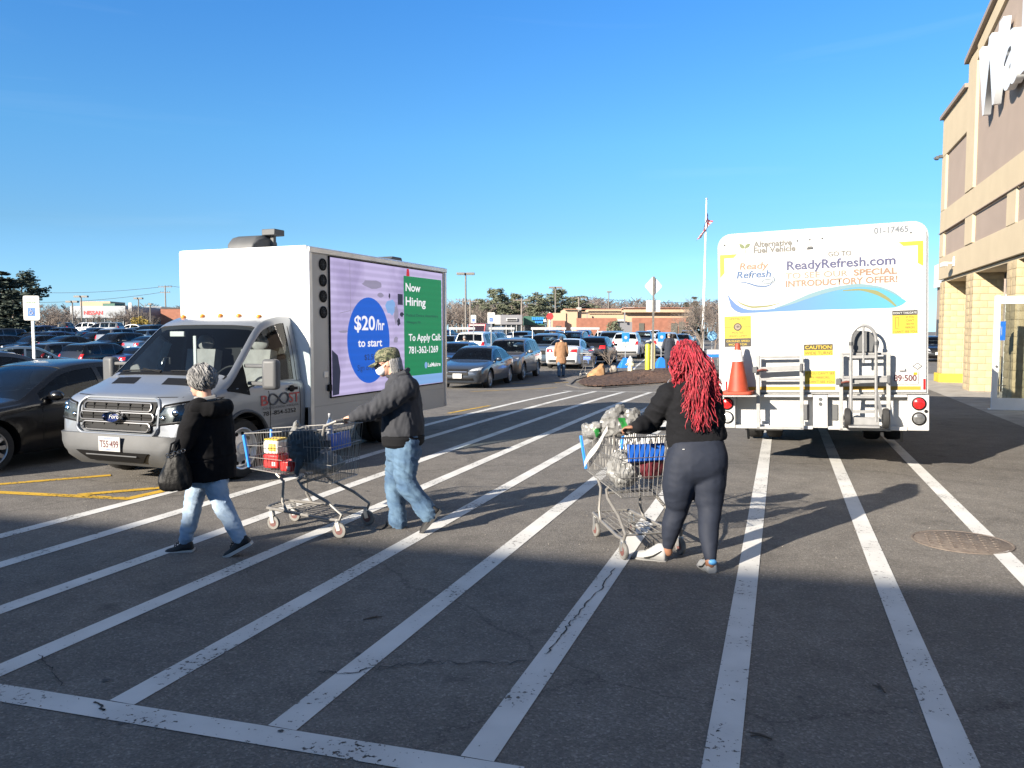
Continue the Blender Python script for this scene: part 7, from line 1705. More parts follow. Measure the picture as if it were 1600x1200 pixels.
def utility(u, vtop, y, label, arms=2):
    g = at_u(u, y); zt = WD(u, vtop, y).z - g.z; r = empty('utility_pole', g, 0, label, 'utility pole', 'utility poles'); q = MB(); q.tube([(0, 0, 0), (0, 0, zt)], [.2, .14], 8); q.build('pole', 'wood', r)
    for k in range(arms):
        q = MB(); q.box((0, 0, zt - .35 - 1.3 * k), (3.2 - .9 * k, .14, .16)); a_ = q.build('crossarm', 'wood', r)
        for x in (-1, -.5, .5, 1):
            q = MB(); q.cyl((x * (1.45 - .4 * k), 0, zt - .27 - 1.3 * k), (x * (1.45 - .4 * k), 0, zt - .02 - 1.3 * k), .06, n=6); q.build('insulator', 'mgrey', a_)
    return r, g + Vector((0, 0, zt))
up1, t1 = utility(261, 446, 190, 'utility pole with two crossarms left of the van box', 2); up2, t2 = utility(724, 466, 170, 'utility pole just left of the tall double lamp post', 1); up3, t3 = utility(815, 466, 150, 'utility pole right of the grey shop', 1); up4, t4 = utility(735, 468, 160, 'pale utility pole right of the tall double lamp post', 1); up5, t5 = utility(904, 463, 170, 'utility pole behind the tan building', 1)
def cable(a, b, sag, label):
    q = MB(); q.tube([a + (b - a) * (k / 16) + Vector((0, 0, -sag * 4 * (k / 16) * (1 - k / 16))) for k in range(17)], .045, 5); q.build('overhead_cable', 'wireb', None, label=label, cat='cable', group='overhead cables')
cable(WD(-40, 452, 190), t1 + Vector((1.2, 0, -.1)), 1.2, 'upper overhead cable over the dealership'); cable(WD(-40, 470, 190), t1 + Vector((-.8, 0, -1.6)), 1.2, 'lower overhead cable over the dealership'); cable(t1 + Vector((1.2, 0, -.1)), WD(420, 445, 190), 1.0, 'overhead cable running behind the van box')
cable(t3, t5, 1.0, 'overhead cable between the poles behind the pine trees'); cable(t5, WD(1140, 470, 175), .8, 'overhead cable above the tan building'); cable(t2, t3, 1.2, 'overhead cable right of the double lamp post')

# ---- mulch island with its kerb, boulder, hydrant, bollards and signs
MT['kerbdark'] = M('asphalt kerb', (.12, .11, .10), .9, var=.2, scale=6)
isl = [(884, 602), (894, 594), (915, 588), (945, 583), (985, 579), (1030, 577), (1085, 577), (1135, 579), (1150, 586), (1120, 595), (1075, 598), (1030, 601), (985, 604), (940, 607), (905, 607)]
ip = [WG(*p) for p in isl]; ic = sum(ip, Vector()) / len(ip)
def islet(sc_, z): return [Vector((ic.x + (p.x - ic.x) * sc_, ic.y + (p.y - ic.y) * sc_, gz(p.x, p.y) + z)) for p in ip]
q = MB(); q.loft([islet(1.0, -.05), islet(1.0, .03), islet(.98, .04), islet(.95, .03)], 0, cap=False); q.build('kerb', 'kerbdark', None, smooth=30, kind='structure', label='low kerb round the mulch island', cat='kerb')
q = MB(); q.loft([islet(.97, .025), islet(.85, .06), islet(.6, .10), islet(.3, .13), islet(.02, .13)], 0)
me = q.mesh('mulch_bed', 'mulch', 60); o = link('mulch_bed', me); tag(o, 'brown bark mulch on the island', 'mulch', None, 'structure')
sb_ = o.modifiers.new('s', 'SUBSURF'); sb_.levels = 4; sb_.render_levels = 4
tx_ = bpy.data.textures.new('clods', 'CLOUDS'); tx_.noise_scale = .14; dp_m = o.modifiers.new('d', 'DISPLACE'); dp_m.texture = tx_; dp_m.strength = .13; dp_m.mid_level = .5
def isz(x, y):
    # height of the mulch at a point: by how far in from the rim it lies
    best = 0
    for sc_, z in ((.96, .03), (.85, .06), (.6, .10), (.3, .13)):
        P_ = islet(sc_, z); ins = False; j = len(P_) - 1
        for i in range(len(P_)):
            if (P_[i].y > y) != (P_[j].y > y) and x < (P_[j].x - P_[i].x) * (y - P_[i].y) / (P_[j].y - P_[i].y) + P_[i].x: ins = not ins
            j = i
        if ins: best = z
    return gz(x, y) + best - .02
def isle_pt(u, y): x = (u - 800) / F * y; return Vector((x, y, isz(x, y)))
def rock(c, r, seed, mat, label, name='boulder'):
    q = MB(); q.ell((0, 0, 0), r, 0, 16, 11); me = q.mesh(name, mat, 40); sd = Vector((seed, seed * 2, 0))
    sculpt(me, lambda p, n: .35 * min(r) * (noise.noise((p + sd) * 2.4 / max(r)) + .5 * noise.noise((p + sd) * 5 / max(r))) + .2 * min(r) * (noise.cell((p + sd) * 1.6 / max(r)) - .5)); o = link(name, me); o.location = c; return tag(o, label, 'rock', 'rocks on the island')
MT['rocko'] = M('orange granite', (.24, .115, .045), .9, col2=(.35, .22, .115), scale=6, bump=.5, bscale=18); MT['rockg'] = M('grey granite', (.28, .25, .22), .9, col2=(.40, .36, .32), scale=8, bump=.5, bscale=18)
p = WG(931, 589); q = MB()
bp_ = [(-.42, 0), (-.36, .16), (-.16, .36), (.02, .46), (.16, .60), (.30, .62), (.37, .50), (.40, .2), (.40, 0)]
rk = empty('boulder', (p.x, p.y, p.z - .05), 0, 'orange pointed boulder at the tip of the mulch island', 'rock', 'rocks on the island')
rings = []
for yy, sc_ in ((-.30, .45), (-.26, .72), (-.15, .92), (0, 1.0), (.15, .9), (.26, .6), (.3, .35)):
    rings.append([Vector((a * sc_ + .03 * math.sin(9 * a + 7 * yy), yy, b_ * (sc_ * .7 + .3) + .02 * math.sin(11 * a + 5 * yy))) for a, b_ in bp_])
q.loft(rings); q.build('stone', 'rocko', rk, smooth=22)
rock(isle_pt(958, 36.5) + Vector((0, 0, .12)), (.24, .2, .24), 4, 'rockg', 'grey rock on the mulch left of the hydrant')
# hydrant
hy = empty('fire_hydrant', isle_pt(985, 35.8), .4, 'cream fire hydrant on the mulch island', 'fire hydrant'); MT['cream'] = M('cream hydrant paint', (.55, .52, .38), .5, var=.08, scale=8)
q = MB(); q.lathe([(.17, 0), (.17, .05), (.115, .06), (.11, .42), (.15, .44), (.15, .48), (.12, .50)], n=18); q.build('barrel', 'cream', hy)
q = MB(); q.lathe([(.15, .50), (.155, .54), (.13, .60), (.09, .67), (.04, .71), (.04, .76), (.002, .76)], n=18); q.build('bonnet', 'signwhite', hy)
for a, rr in ((0, .075), (R(90), .055), (R(-90), .055)):
    q = MB(); d = Vector((math.sin(a), -math.cos(a), 0)); q.cyl(Vector((0, 0, .38)) + d * .08, Vector((0, 0, .38)) + d * .20, rr, n=14); q.cyl(Vector((0, 0, .38)) + d * .20, Vector((0, 0, .38)) + d * .24, rr * .6, n=6); q.build('nozzle_cap', 'cream', hy)
def bollard(u, y, h, mat, label):
    r = empty('bollard', isle_pt(u, y), 0, label, 'bollard', 'bollards on the island'); q = MB(); q.lathe([(.115, 0), (.115, h - .06), (.10, h - .02), (.05, h + .01), (.002, h + .015)], n=18); q.build('post', mat, r); q = MB(); q.lathe([(.20, 0), (.19, .05), (.12, .06)], n=18, cap=False); q.build('footing', 'kerb', r)
MT['bolly'] = M('bright yellow sleeve', (.52, .49, .03), .45); MT['bollc'] = M('faded yellow sleeve', (.52, .46, .22), .5)
bollard(1012, 36.0, 1.25, 'bolly', 'bright yellow bollard left of the sign post'); bollard(1020.5, 37.6, 1.25, 'bollc', 'faded cream bollard behind the sign post')
# warning sign seen from behind
sp_ = isle_pt(1020, 33.6); ws_ = empty('road_sign', sp_, .1, 'diamond and square road signs seen from behind on one steel post', 'sign')
zt = WD(1020, 432, 33.6).z - sp_.z; q = MB(); q.box((0, 0, zt / 2), (.075, .045, zt)); q.build('post', 'cartgrey', ws_)
q = MB(); zc = WD(1020, 447, 33.6).z - sp_.z; q.prism([(0, -.46), (.36, 0), (0, .46), (-.36, 0)] and [(.03, -.40), (.36, -.03), (.36, .03), (.03, .40), (-.03, .40), (-.36, .03), (-.36, -.03), (-.03, -.40)], lambda a, z, h: Vector((a, h + .035, zc + z)), 0, .006); q.build('diamond_panel', 'signback', ws_, smooth=0)
q = MB(); zc = WD(1020, 478, 33.6).z - sp_.z; q.prism(rrect(.30, .24, .03, 4), lambda a, z, h: Vector((a, h + .035, zc + z)), 0, .006); q.build('square_panel', 'signback', ws_, smooth=0)
# blue standing signs on sloping blue bases
def pickup(u, y, label):
    g = at_u(u, y); r = empty('pickup_sign', g, .2, label, 'sign', 'blue pickup signs'); q = MB(); q.add([(-.35, -.3, 0), (.35, -.3, 0), (.35, .3, 0), (-.35, .3, 0), (-.09, -.06, .5), (.09, -.06, .5), (.09, .06, .5), (-.09, .06, .5)], [(0, 1, 2, 3), (4, 5, 6, 7), (0, 1, 5, 4), (1, 2, 6, 5), (2, 3, 7, 6), (3, 0, 4, 7)]); q.build('base', 'blue', r, bevel=.02)
    q = MB(); q.cyl((0, 0, .5), (0, 0, 1.75), .03, n=8); q.build('post', 'steel', r); q = MB(); q.box((0, -.035, 1.50), (.38, .02, .46)); p_ = q.build('panel', 'bluecart', r, smooth=0)
    q = MB(); q.box((0, -.035, 1.16), (.38, .02, .18)); q.build('lower_panel', 'signwhite', r, smooth=0); q = MB(); q.cyl((0, -.047, 1.50), (0, -.050, 1.50), .09, n=6); q.build('symbol', 'signwhite', p_, smooth=0)
pickup(977, 40, 'blue standing sign on a blue base left of the bollards'); pickup(1033, 39.5, 'blue standing sign on a blue base right of the sign post')
g = at_u(1114, 41.5); bx_ = empty('low_sign', g, 0, 'low white and blue box sign beside the flagpole', 'sign'); q = MB(); q.box((0, 0, .70), (.62, .12, .24)); q.build('upper_panel', 'signwhite', bx_, bevel=.01); q = MB(); q.box((0, 0, .50), (.62, .12, .14)); q.build('lower_panel', 'blue', bx_, bevel=.01); q = MB(); q.box((-.25, 0, .215), (.05, .05, .43)); q.box((.25, 0, .215), (.05, .05, .43)); q.build('feet', 'steel', bx_)
g = at_u(1112, 46); rs_ = empty('round_sign', g, 0, 'pale blue round sign on a post right of the flagpole', 'sign'); q = MB(); q.cyl((0, 0, 0), (0, 0, 1.7), .03, n=8); q.build('post', 'steel', rs_); q = MB(); q.lathe([(.28, 0), (.28, .02), (.002, .02)], c=(0, -.05, 1.5), axis='y', n=24); q.build('disc', 'ledsky2', rs_) if 'ledsky2' in MT else q.build('disc', M('pale blue sign', (.20, .42, .62), .5), rs_)
# cart corral rails in the far lot
for k, (u, y, w, lb) in enumerate([(722, 62, 2.0, 'white topped cart corral left of the red truck'), (784, 63, 2.0, 'white topped cart corral below the grey shop'), (857, 60, 2.6, 'white topped cart corral below the red sign'), (914, 62, 2.2, 'white topped cart corral before the brick wall')]):
    g = at_u(u, y); r = empty('cart_corral', g, .1, lb, 'cart corral', 'cart corrals'); q = MB(); q.box((0, 0, 1.93), (w, .25, .18)); q.build('sign_board', 'signwhite', r, bevel=.01)
    for x in (-w / 2 + .1, w / 2 - .1):
        q = MB(); q.tube([(x, 0, 0), (x, 0, 1.83)], .03, 6); q.build('post', 'steel', r)
    q = MB(); [q.tube([(x, .02, .9), (x, 4.0, .9), (x, 4.0, 0)], .03, 6) for x in (-w / 2 + .1, w / 2 - .1)]; q.build('rail', 'steel', r)
g = at_u(749.5, 66); rt_ = empty('red_truck', g, head_rz(20), 'small red truck cab in the far lot beside the sign', 'truck'); q = MB(); q.prism([(-1.0, .5), (1.3, .5), (1.35, 1.25), (.75, 1.4), (.5, 2.3), (-1.0, 2.35)], lambda a, z, h: Vector((a, h, z)), -.75, .75); q.build('cab', CARMATS['red'], rt_, bevel=.06); q = MB(); q.prism([(.78, 1.45), (.58, 2.15), (.6, 2.16), (.82, 1.46)], lambda a, z, h: Vector((a, h, z)), -.65, .65); q.build('windshield', 'glass', rt_); q = MB(); [q.lathe([(.38, -.12), (.4, 0), (.38, .12)], c=(x, y, .4), axis='y', n=18) for x in (.75,) for y in (-.66, .66)]; q.box((-2.2, 0, 1.3), (2.2, 1.7, 1.6)); q.build('box_body', 'dwhite', rt_)
g = at_u(859, 100); r = empty('stop_sign', g, 0, 'red octagonal sign on a pale post before the tan building', 'sign'); zt = WD(859, 488, 100).z - g.z; q = MB(); q.cyl((0, 0, 0), (0, 0, zt), .12, n=8); q.build('post', 'steel', r); q = MB(); q.lathe([(.45, 0), (.45, .05), (.002, .05)], c=(0, -.15, zt - .5), axis='y', n=8); q.build('panel', 'red', r, smooth=0)
# flagpole and limp flag
fp0 = at_u(1097.5, 47.5); fpole = empty('flagpole', fp0, 0, 'tall white flagpole left of the water truck', 'flagpole'); ft = WD(1104, 312, 47.5) - fp0
q = MB(); q.tube([(0, 0, 0), ft * .5, ft], [.085, .07, .035], 10); q.build('pole', 'white', fpole); q = MB(); q.ell(ft + Vector((0, 0, .05)), (.07, .07, .07)); q.build('ball', 'alu', fpole)
fl = empty('flag', fp0, 0, 'limp red, white and blue striped flag hanging on the flagpole', 'flag')
zt_, zb_ = WD(1104, 331, 47.5).z - fp0.z, WD(1104, 376, 47.5).z - fp0.z; H = zt_ - zb_; V_, F__, MM = [], [], []
nu, nv = 22, 26
for i in range(nu + 1):
    for j in range(nv + 1):
        u, v = i / nu, j / nv         # u: fly, v: down the hoist; the limp fly swings down and gathers in folds
        xx = ft.x * (1 - (.16 + .1 * v)) + (-.46 * u * v + .36 * u * (1 - v) * .9) + .12 * u * math.sin(9 * u + 3 * v); yy = .12 * math.sin(11 * u + 2 * v) * (.3 + u); zz = zt_ - v * H * .55 - u * H * .50 * (.75 + .25 * v) + .05 * math.sin(8 * u)
        V_.append((xx, yy, zz))
for i in range(nu):
    for j in range(nv):
        a = i * (nv + 1) + j; F__.append((a, a + nv + 1, a + nv + 2, a + 1)); MM.append(2 if (i / nu < .42 and j / nv < .54) else (0 if (j // 2) % 2 == 0 else 1))
q = MB(); q.v, q.f, q.m = V_, F__, MM; MT['flagblue'] = M('flag blue', (.02, .035, .13), .8); MT['flagred'] = M('flag red', (.40, .03, .04), .8); q.build('cloth', ['flagred', 'signwhite', 'flagblue'], fl, smooth=60, fix=False)

# ================================================================ background people
def far_person(u, y, hgt, coat, trous, label, hair='hairg', coat_len=.55, hat=None, stride=.14, face=None):
    g = at_u(u, y); r = empty('person', g, 0, label, 'person', 'people in the far lot'); k = hgt / 1.75; V = lambda x, yy, z: Vector((x * k, yy * k, z * k))
    skin = MB(); head(skin, V(0, 0, 1.63), face or Vector((0, 1, 0)), k); limb(skin, [V(0, 0, 1.58), V(0, 0, 1.48), V(0, 0, 1.1)], [.055, .06, .1]); 
    for s_ in (1, -1): limb(skin, [V(s_ * .17, 0, 1.42), V(s_ * .24, .02, 1.14), V(s_ * .25, .10, .90)], [.045, .04, .03]); hand(skin, V(s_ * .25, .10, .90), Vector((0, .2, -1)), Vector((-s_, 0, 0)), Vector((0, 1, 0)), .5, k); limb(skin, [V(s_ * .09, 0, .9), V(s_ * .10, s_ * stride * .4, .5), V(s_ * .10, s_ * stride, .08)], [.08, .06, .04])
    fin('body', remesh(skin, .012, 2), 'skinl', r)
    c = MB(); c.loft([[V(a * math.cos(t), b_ * math.sin(t), z) for t in [2 * math.pi * q_ / 18 for q_ in range(18)]] for z, a, b_ in ((1.52, .08, .07), (1.46, .17, .10), (1.36, .22, .13), (1.1, .22, .14), (.9, .215, .145), (1.5 - coat_len - .25, .225, .15), (1.5 - coat_len - .3, .21, .14))]); [limb(c, [V(s_ * .18, 0, 1.42), V(s_ * .26, .02, 1.14), V(s_ * .26, .10, .92)], [.075, .065, .055]) for s_ in (1, -1)]
    me = remesh(c, .014, 3); sculpt(me, lambda p, n: ridges(p, 6, 6, 5, .008)); fin('coat', me, coat, r)
    t = MB(); [limb(t, [V(s_ * .08, 0, .92), V(s_ * .10, s_ * stride * .5, .5), V(s_ * .10, s_ * stride, .09)], [.105, .085, .07]) for s_ in (1, -1)]; fin('trousers', remesh(t, .014, 3), trous, r)
    for s_ in (1, -1): shoe(r, V(s_ * .10, s_ * stride - .07, 0), V(s_ * .10, s_ * stride + .19, 0), .10 * k, 'shoeb', 'soleb')
    q = MB(); q.ell(V(0, -.012, 1.665), (.088 * k, .10 * k, .10 * k), 0, 14, 9); q.build('hair' if not hat else 'hat', hat or hair, r)
    return r
MT['browncoat'] = M('brown coat', (.23, .125, .065), .85, var=.1, scale=10); MT['greycoat'] = M('olive coat', (.09, .085, .07), .9, var=.2, scale=12); MT['navycoat'] = M('navy coat', (.018, .022, .035), .85); MT['darkhat'] = M('dark knitted hat', (.03, .035, .05), .9); MT['tro'] = M('dark trousers', (.02, .02, .024), .9)
far_person(877, 34.5, 1.72, 'browncoat', 'jeanm', 'person in a brown coat and dark hat walking into the lot', hat='darkhat', coat_len=.62)
cart3, _ = cart(at_u(916, 34.3), Vector((.35, .93, 0)).normalized(), 'distant shopping cart beside the person in the brown coat', 'shopping carts')
item('carrier_bag', cart3, crumple((.42, 0, .88), (.28, .18, .10), 8, .02, .03), 'bagw', 'pale bags heaped in the distant shopping cart', 'bag')
far_person(1045, 38, 1.70, 'navycoat', 'tro', 'person in a navy coat standing behind the red haired woman', coat_len=.7, stride=.05)
far_person(726, 40, 1.60, 'greycoat', 'tro', 'grey haired person in an olive coat among the parked cars', coat_len=.6, stride=.05)

# ================================================================ buildings behind the lot
MT['tanb'] = M('sunlit tan stucco', (.42, .30, .20), .9, var=.05, scale=.3); MT['brick'] = M('red brick', (.25, .105, .068), .9, var=.15, scale=2); MT['grb'] = M('grey shop cladding', (.17, .17, .18), .6); MT['greenroof'] = M('green shop roof', (.03, .10, .07), .6); MT['shopglass'] = M('dark shop glass', (.03, .035, .04), .15, coat=.6); MT['dealer'] = M('dealership metal panel', (.22, .235, .25), .5, .3)  # stucco is one lightly mottled tan on all faces
class Bl:
    def __init__(s, y, name, label): s.y = y; s.r = empty(name, (0, y, 0), 0, label, 'building')
    def box(s, u0, u1, v0, v1, mat, name, dy=0.0, th=None, base=False):
        y = s.y + dy; x0, x1 = (u0 - 800) / F * y, (u1 - 800) / F * y; z1 = WD(800, v0, y).z; z0 = gz((x0 + x1) / 2, y) - .3 if base else WD(800, v1, y).z
        q = MB(); t = th or .3; q.box(((x0 + x1) / 2, dy + t / 2, (z0 + z1) / 2), (x1 - x0, t, z1 - z0)); return q.build(name, mat, s.r, smooth=0)
tb_ = Bl(118, 'tan_store', 'long tan store with brick lower walls behind the far lot')
tb_.box(880, 1080, 487, 530, 'tanb', 'main_wall', 2, 25, True); tb_.box(882, 902, 483, 530, 'tanb', 'parapet_block', 1.4, 10, True); tb_.box(919, 972, 483, 490, 'tanb', 'parapet', 1.7, 6); tb_.box(864, 884, 489, 530, 'tanb', 'end_wall', 1.2, 20, True)
tb_.box(971, 1080, 481.5, 488, 'tanb', 'upper_parapet', 1.0, 8)
for u0, u1, v0 in ((864, 882.5, 501), (901, 963, 497), (988, 1075, 496.5)): tb_.box(u0, u1, v0, 530, 'brick', 'brick_wall', .4, .8, True)
for u0, u1, v0 in ((998, 1006, 505), (1048, 1058, 505), (1060, 1068, 503), (868, 876, 509)): tb_.box(u0, u1, v0, 530, 'greycoat', 'doorway', .3, .2, True)
tb_.box(964, 975, 499, 502, 'signwhite', 'door_canopy', .5, 1.0); tb_.box(963, 988, 503, 530, 'grb', 'loading_door', .9, .3, True); tb_.box(902, 908, 480.5, 484.5, 'signwhite', 'roof_unit', 6, 3); tb_.box(975, 990, 480, 482, 'signwhite', 'roof_edge', 4, 3)
tb_.box(880, 972, 482.2, 483.4, 'brick', 'coping', .8, .3); tb_.box(972, 1080, 480.4, 481.6, 'brick', 'coping', .7, .3); tb_.box(974.5, 976.5, 488, 504, 'grb', 'downpipe', .2, .2); tb_.box(916.5, 917.5, 489, 499, 'grb', 'downpipe', 1.0, .2)
gs = Bl(128, 'grey_shop', 'low grey clad shop with a pale sign in the far lot'); gs.box(782, 816, 492, 507, 'grb', 'upper_wall', 0, 14); gs.box(773, 783, 492, 507, 'tborder', 'side_wall', .3, 14); gs.box(774, 815, 507.3, 530, 'shopglass', 'shop_window', .4, 12, True); gs.box(791, 808, 497, 501.5, 'signwhite', 'sign_panel', -.3, .2); gs.box(792.5, 806.5, 498, 500.5, 'ink', 'sign_print', -.4, .08)
for u in (783, 791, 799, 807, 814.5): gs.box(u - .5, u + .5, 507.3, 530, 'tborder', 'mullion', .2, .2, True)
gn = Bl(138, 'green_shop', 'dark green shop with pale blue sign lettering in the far lot'); gn.box(819, 851, 494, 508, 'greenroof', 'roof_fascia', 0, 12); gn.box(820, 850, 508.2, 530, 'shopglass', 'shop_window', .4, 11, True)
for k in range(6): gn.box(831 + 3.2 * k, 833.4 + 3.2 * k, 495.5 + (k % 2) * .6, 500, 'bluecart', 'sign_letter', -.3, .15)
for k in range(4): gn.box(836 + 3.2 * k, 838.2 + 3.2 * k, 501.5, 504.5 + (k % 2) * .6, 'bluecart', 'sign_letter', -.3, .15)
gn.box(849, 853, 499, 503, 'signwhite', 'round_sign', -.5, .2)
dl = Bl(150, 'car_dealership', 'pale metal car dealership with red lettering at far left'); dl.box(112, 198, 478, 497, 'dealer', 'fascia', 0, 16); dl.box(113, 197, 497.2, 515, 'shopglass', 'showroom_window', .5, 14, True); dl.box(128, 175, 471, 478, 'tanb', 'roof_screen', 6, 6); dl.box(163, 182, 474, 478, 'greenroof', 'roof_unit', 3, 4)
for k in range(9): dl.box(117 + 9.6 * k, 118 + 9.6 * k, 497.2, 515, 'dealer', 'mullion', .3, .15, True)
x0 = (133.5 - 800) / F * 150; text('NISSAN', 'red', dl.r, (x0, -.06, WD(800, 491.5, 150).z), (1, 0, 0), (0, 0, 1), .70, 3.5, name='sign_lettering', bold=.03)
sh = Bl(165, 'blue_grey_shed', 'blue grey metal shed behind the yellow bush'); sh.box(228, 254, 480, 520, M('blue grey metal', (.26, .32, .40), .5, .2), 'wall', 0, 20, True); sh.box(227.5, 254.5, 479, 480.2, 'dealer', 'eave', -.2, 20)
bk = Bl(160, 'brick_block', 'small brick block showing beside the van roof lamps'); bk.box(253, 290, 482, 520, 'brick', 'wall', 0, 14, True); bk.box(252.5, 290.5, 480.5, 482, 'mgrey', 'coping', -.2, 14.4)
g = at_u(206, 140); r = empty('pylon_sign', g, 0, 'tall white pylon sign among the bare trees at left', 'sign'); zt = WD(206, 473, 140).z - g.z; q = MB(); q.box((0, 0, zt - .8), (.55, .2, 1.6)); q.build('panel', 'signwhite', r); q = MB(); q.box((0, 0, (zt - 1.6) / 2), (.18, .15, zt - 1.6)); q.build('post', 'steel', r)

# ================================================================ trees
MT['bark'] = M('grey bark', (.16, .135, .115), .95, var=.25, scale=4); MT['twig'] = M('bare twigs', (.17, .14, .12), .95, var=.2, scale=2); MT['pine'] = M('pine needles', (.085, .098, .062), .9, col2=(.14, .15, .095), scale=1.2); MT['spruce'] = M('dark spruce needles', (.020, .032, .026), .9, col2=(.045, .058, .04), scale=1.5)  # pine needle tones lightened in place of distance haze
MT['redleaf'] = M('dull red twigs', (.17, .055, .05), .95, var=.2, scale=3); MT['bush'] = M('yellow green foliage', (.20, .15, .03), .9, col2=(.33, .24, .05), scale=3)
def bare_tree(seed, h, depth=5, spread=.55, tw='twig', lean=0.0, fat=1.0):
    rg = random.Random(seed); T, B_ = MB(), MB()
    def br(p, d, L, r, lv):
        pts = [p]; q = p.copy(); dd = d.copy()
        for k in range(3):
            dd = (dd + Vector((rg.gauss(0, .13), rg.gauss(0, .13), rg.gauss(.03, .08)))).normalized(); q = q + dd * L / 3; pts.append(q.copy())
        (T if lv == 0 else B_).tube(pts, [q_ * (1 if lv < 2 else fat) for q_ in (r, r * .85, r * .7, r * .55)], 6 if lv < 2 else 3, cap=lv < 2)
        if lv >= depth: return
        n = rg.choice((3, 4)) if lv > 0 else 6
        for k in range(n):
            t = rg.uniform(.35, 1.0) if lv else rg.uniform(.45, 1.0); i = min(2, int(t * 3)); s_ = pts[i] + (pts[i + 1] - pts[i]) * (t * 3 - i); a = rg.uniform(0, 2 * math.pi); e, f = perp(dd)
            nd_ = (dd * (1 - spread * .55) + (e * math.cos(a) + f * math.sin(a)) * spread * rg.uniform(.7, 1.3) + Vector((0, 0, .12))).normalized(); br(s_, nd_, L * rg.uniform(.55, .78), r * .5, lv + 1)
    br(Vector((0, 0, 0)), Vector((lean, 0, 1)).normalized(), h * .42, h * .022, 0)
    return T.mesh('trunk', 'bark', 60), B_.mesh('branches', tw, 0, fix=False)
def needle_tree(seed, h, kind):
    rg = random.Random(seed); T, C_ = MB(), MB(); T.tube([(0, 0, 0), (0, 0, h * .5), (0, 0, h * .98)], [h * .022, h * .015, .02], 7)
    def clump(c, r, n):
        for _ in range(n):
            d = Vector((rg.gauss(0, 1), rg.gauss(0, 1), rg.gauss(0, .6))).normalized() * r * rg.random() ** .5; p = c + d; a, b_ = perp(Vector((rg.gauss(0, 1), rg.gauss(0, 1), rg.gauss(.5, 1))).normalized()); s_ = rg.uniform(.14, .30) * (h / 12)
            C_.add([p - a * s_ - b_ * s_ * .35, p + a * s_ - b_ * s_ * .35, p + a * s_ * .8 + b_ * s_ * .45, p - a * s_ * .6 + b_ * s_ * .5], [(0, 1, 2, 3)])
    if kind == 'spruce':
        for k in range(46):
            t = rg.uniform(.06, .98); z = h * t; R_ = h * .21 * (1 - t) ** .85 + .12; n = 3
            for j in range(n):
                a = rg.uniform(0, 2 * math.pi); e = Vector((math.cos(a) * R_, math.sin(a) * R_, z - R_ * .22)); T.tube([(0, 0, z), e], [.03, .012], 3, cap=False)
                for m_ in range(4): clump(Vector((0, 0, z)).lerp(e, .3 + .23 * m_), h * .028, 9)
    else:
        for k in range(54):
            t = rg.uniform(.16, .97); z = h * t; R_ = h * .27 * math.sin(math.pi * min(1, (1.04 - t) / .74)) ** .7 * rg.uniform(.55, 1.1); a = rg.uniform(0, 2 * math.pi); e = Vector((math.cos(a) * R_, math.sin(a) * R_, z + R_ * .18)); T.tube([(0, 0, z - .3), e], [.07, .02], 4, cap=False)
            for m_ in range(4): clump(Vector((0, 0, z)).lerp(e, .45 + .18 * m_) + Vector((0, 0, rg.uniform(-.1, .25))), h * .062, 20)
    return T.mesh('trunk', 'bark', 60), C_.mesh('crown', kind, 0, fix=False)
BT = [bare_tree(i, 10, 5, sp, fat=1.9) for i, sp in enumerate((.5, .6, .68, .55))]; PT = [needle_tree(40 + i, 13, 'pine') for i in range(3)]; SPT = [needle_tree(60 + i, 10, 'spruce') for i in range(2)]
def plant(meshes, u, vtop, y, h0, label, name, grp, wide=1.0, rz=0.0, mats=None):
    g = at_u(u, y); zt = WD(u, vtop, y).z - g.z; s_ = zt / h0; r = empty(name, g - Vector((0, 0, .05)), rz, label, 'tree', grp); r.scale = (s_ * wide, s_ * wide, s_)
    for nm, me in zip(('trunk', 'branches' if name == 'bare_tree' else 'crown'), meshes):
        o = link(nm, me, r)
        if mats and nm != 'trunk': o.material_slots[0].link = 'OBJECT'; o.material_slots[0].material = MT[mats]
    return r
for k, (u, vt, y, lb) in enumerate([(774, 452, 180, 'tallest rounded pine tree right of the double lamp post'), (800, 459, 190, 'pine tree just left of the grey shop roof'), (838, 458, 178, 'broad pine tree behind the green shop'), (870, 453, 185, 'pine tree behind the second double lamp post'), (905, 463, 195, 'smaller pine tree behind the tan store')]):
    plant(PT[k % 3], u, vt, y, 13, lb, 'pine_tree', 'pine trees beyond the lot', 1.25 if k != 4 else 1.6, k * 1.3)
plant(PT[1], 747, 467, 200, 13, 'short pine tree between the bare trees behind the lamp post', 'pine_tree', 'pine trees beyond the lot', 1.0, 2.0)
plant(SPT[0], 1084, 462, 112, 10, 'dark spruce tree right of the tan store', 'spruce_tree', 'spruce trees', 1.25); plant(SPT[1], 1071, 470, 125, 10, 'smaller spruce tree beside the tan store', 'spruce_tree', 'spruce trees', 1.3)
for k, (u, vt, y, lb, w) in enumerate([(8, 421, 78, 'big dark evergreen tree at the left edge', 2.0), (-14, 415, 74, 'dark evergreen tree cut by the left edge', 2.0), (38, 424, 84, 'ragged evergreen tree behind the accessible sign', 1.4), (24, 450, 72, 'low dark evergreen tree left of the accessible sign', 1.9)]):
    plant(PT[k % 3] if k == 2 else SPT[k % 2], u, vt, y, 13 if k == 2 else 10, lb, 'evergreen_tree', 'evergreen trees at left', w * (1.0 if k != 2 else .8), k * .9, 'spruce')
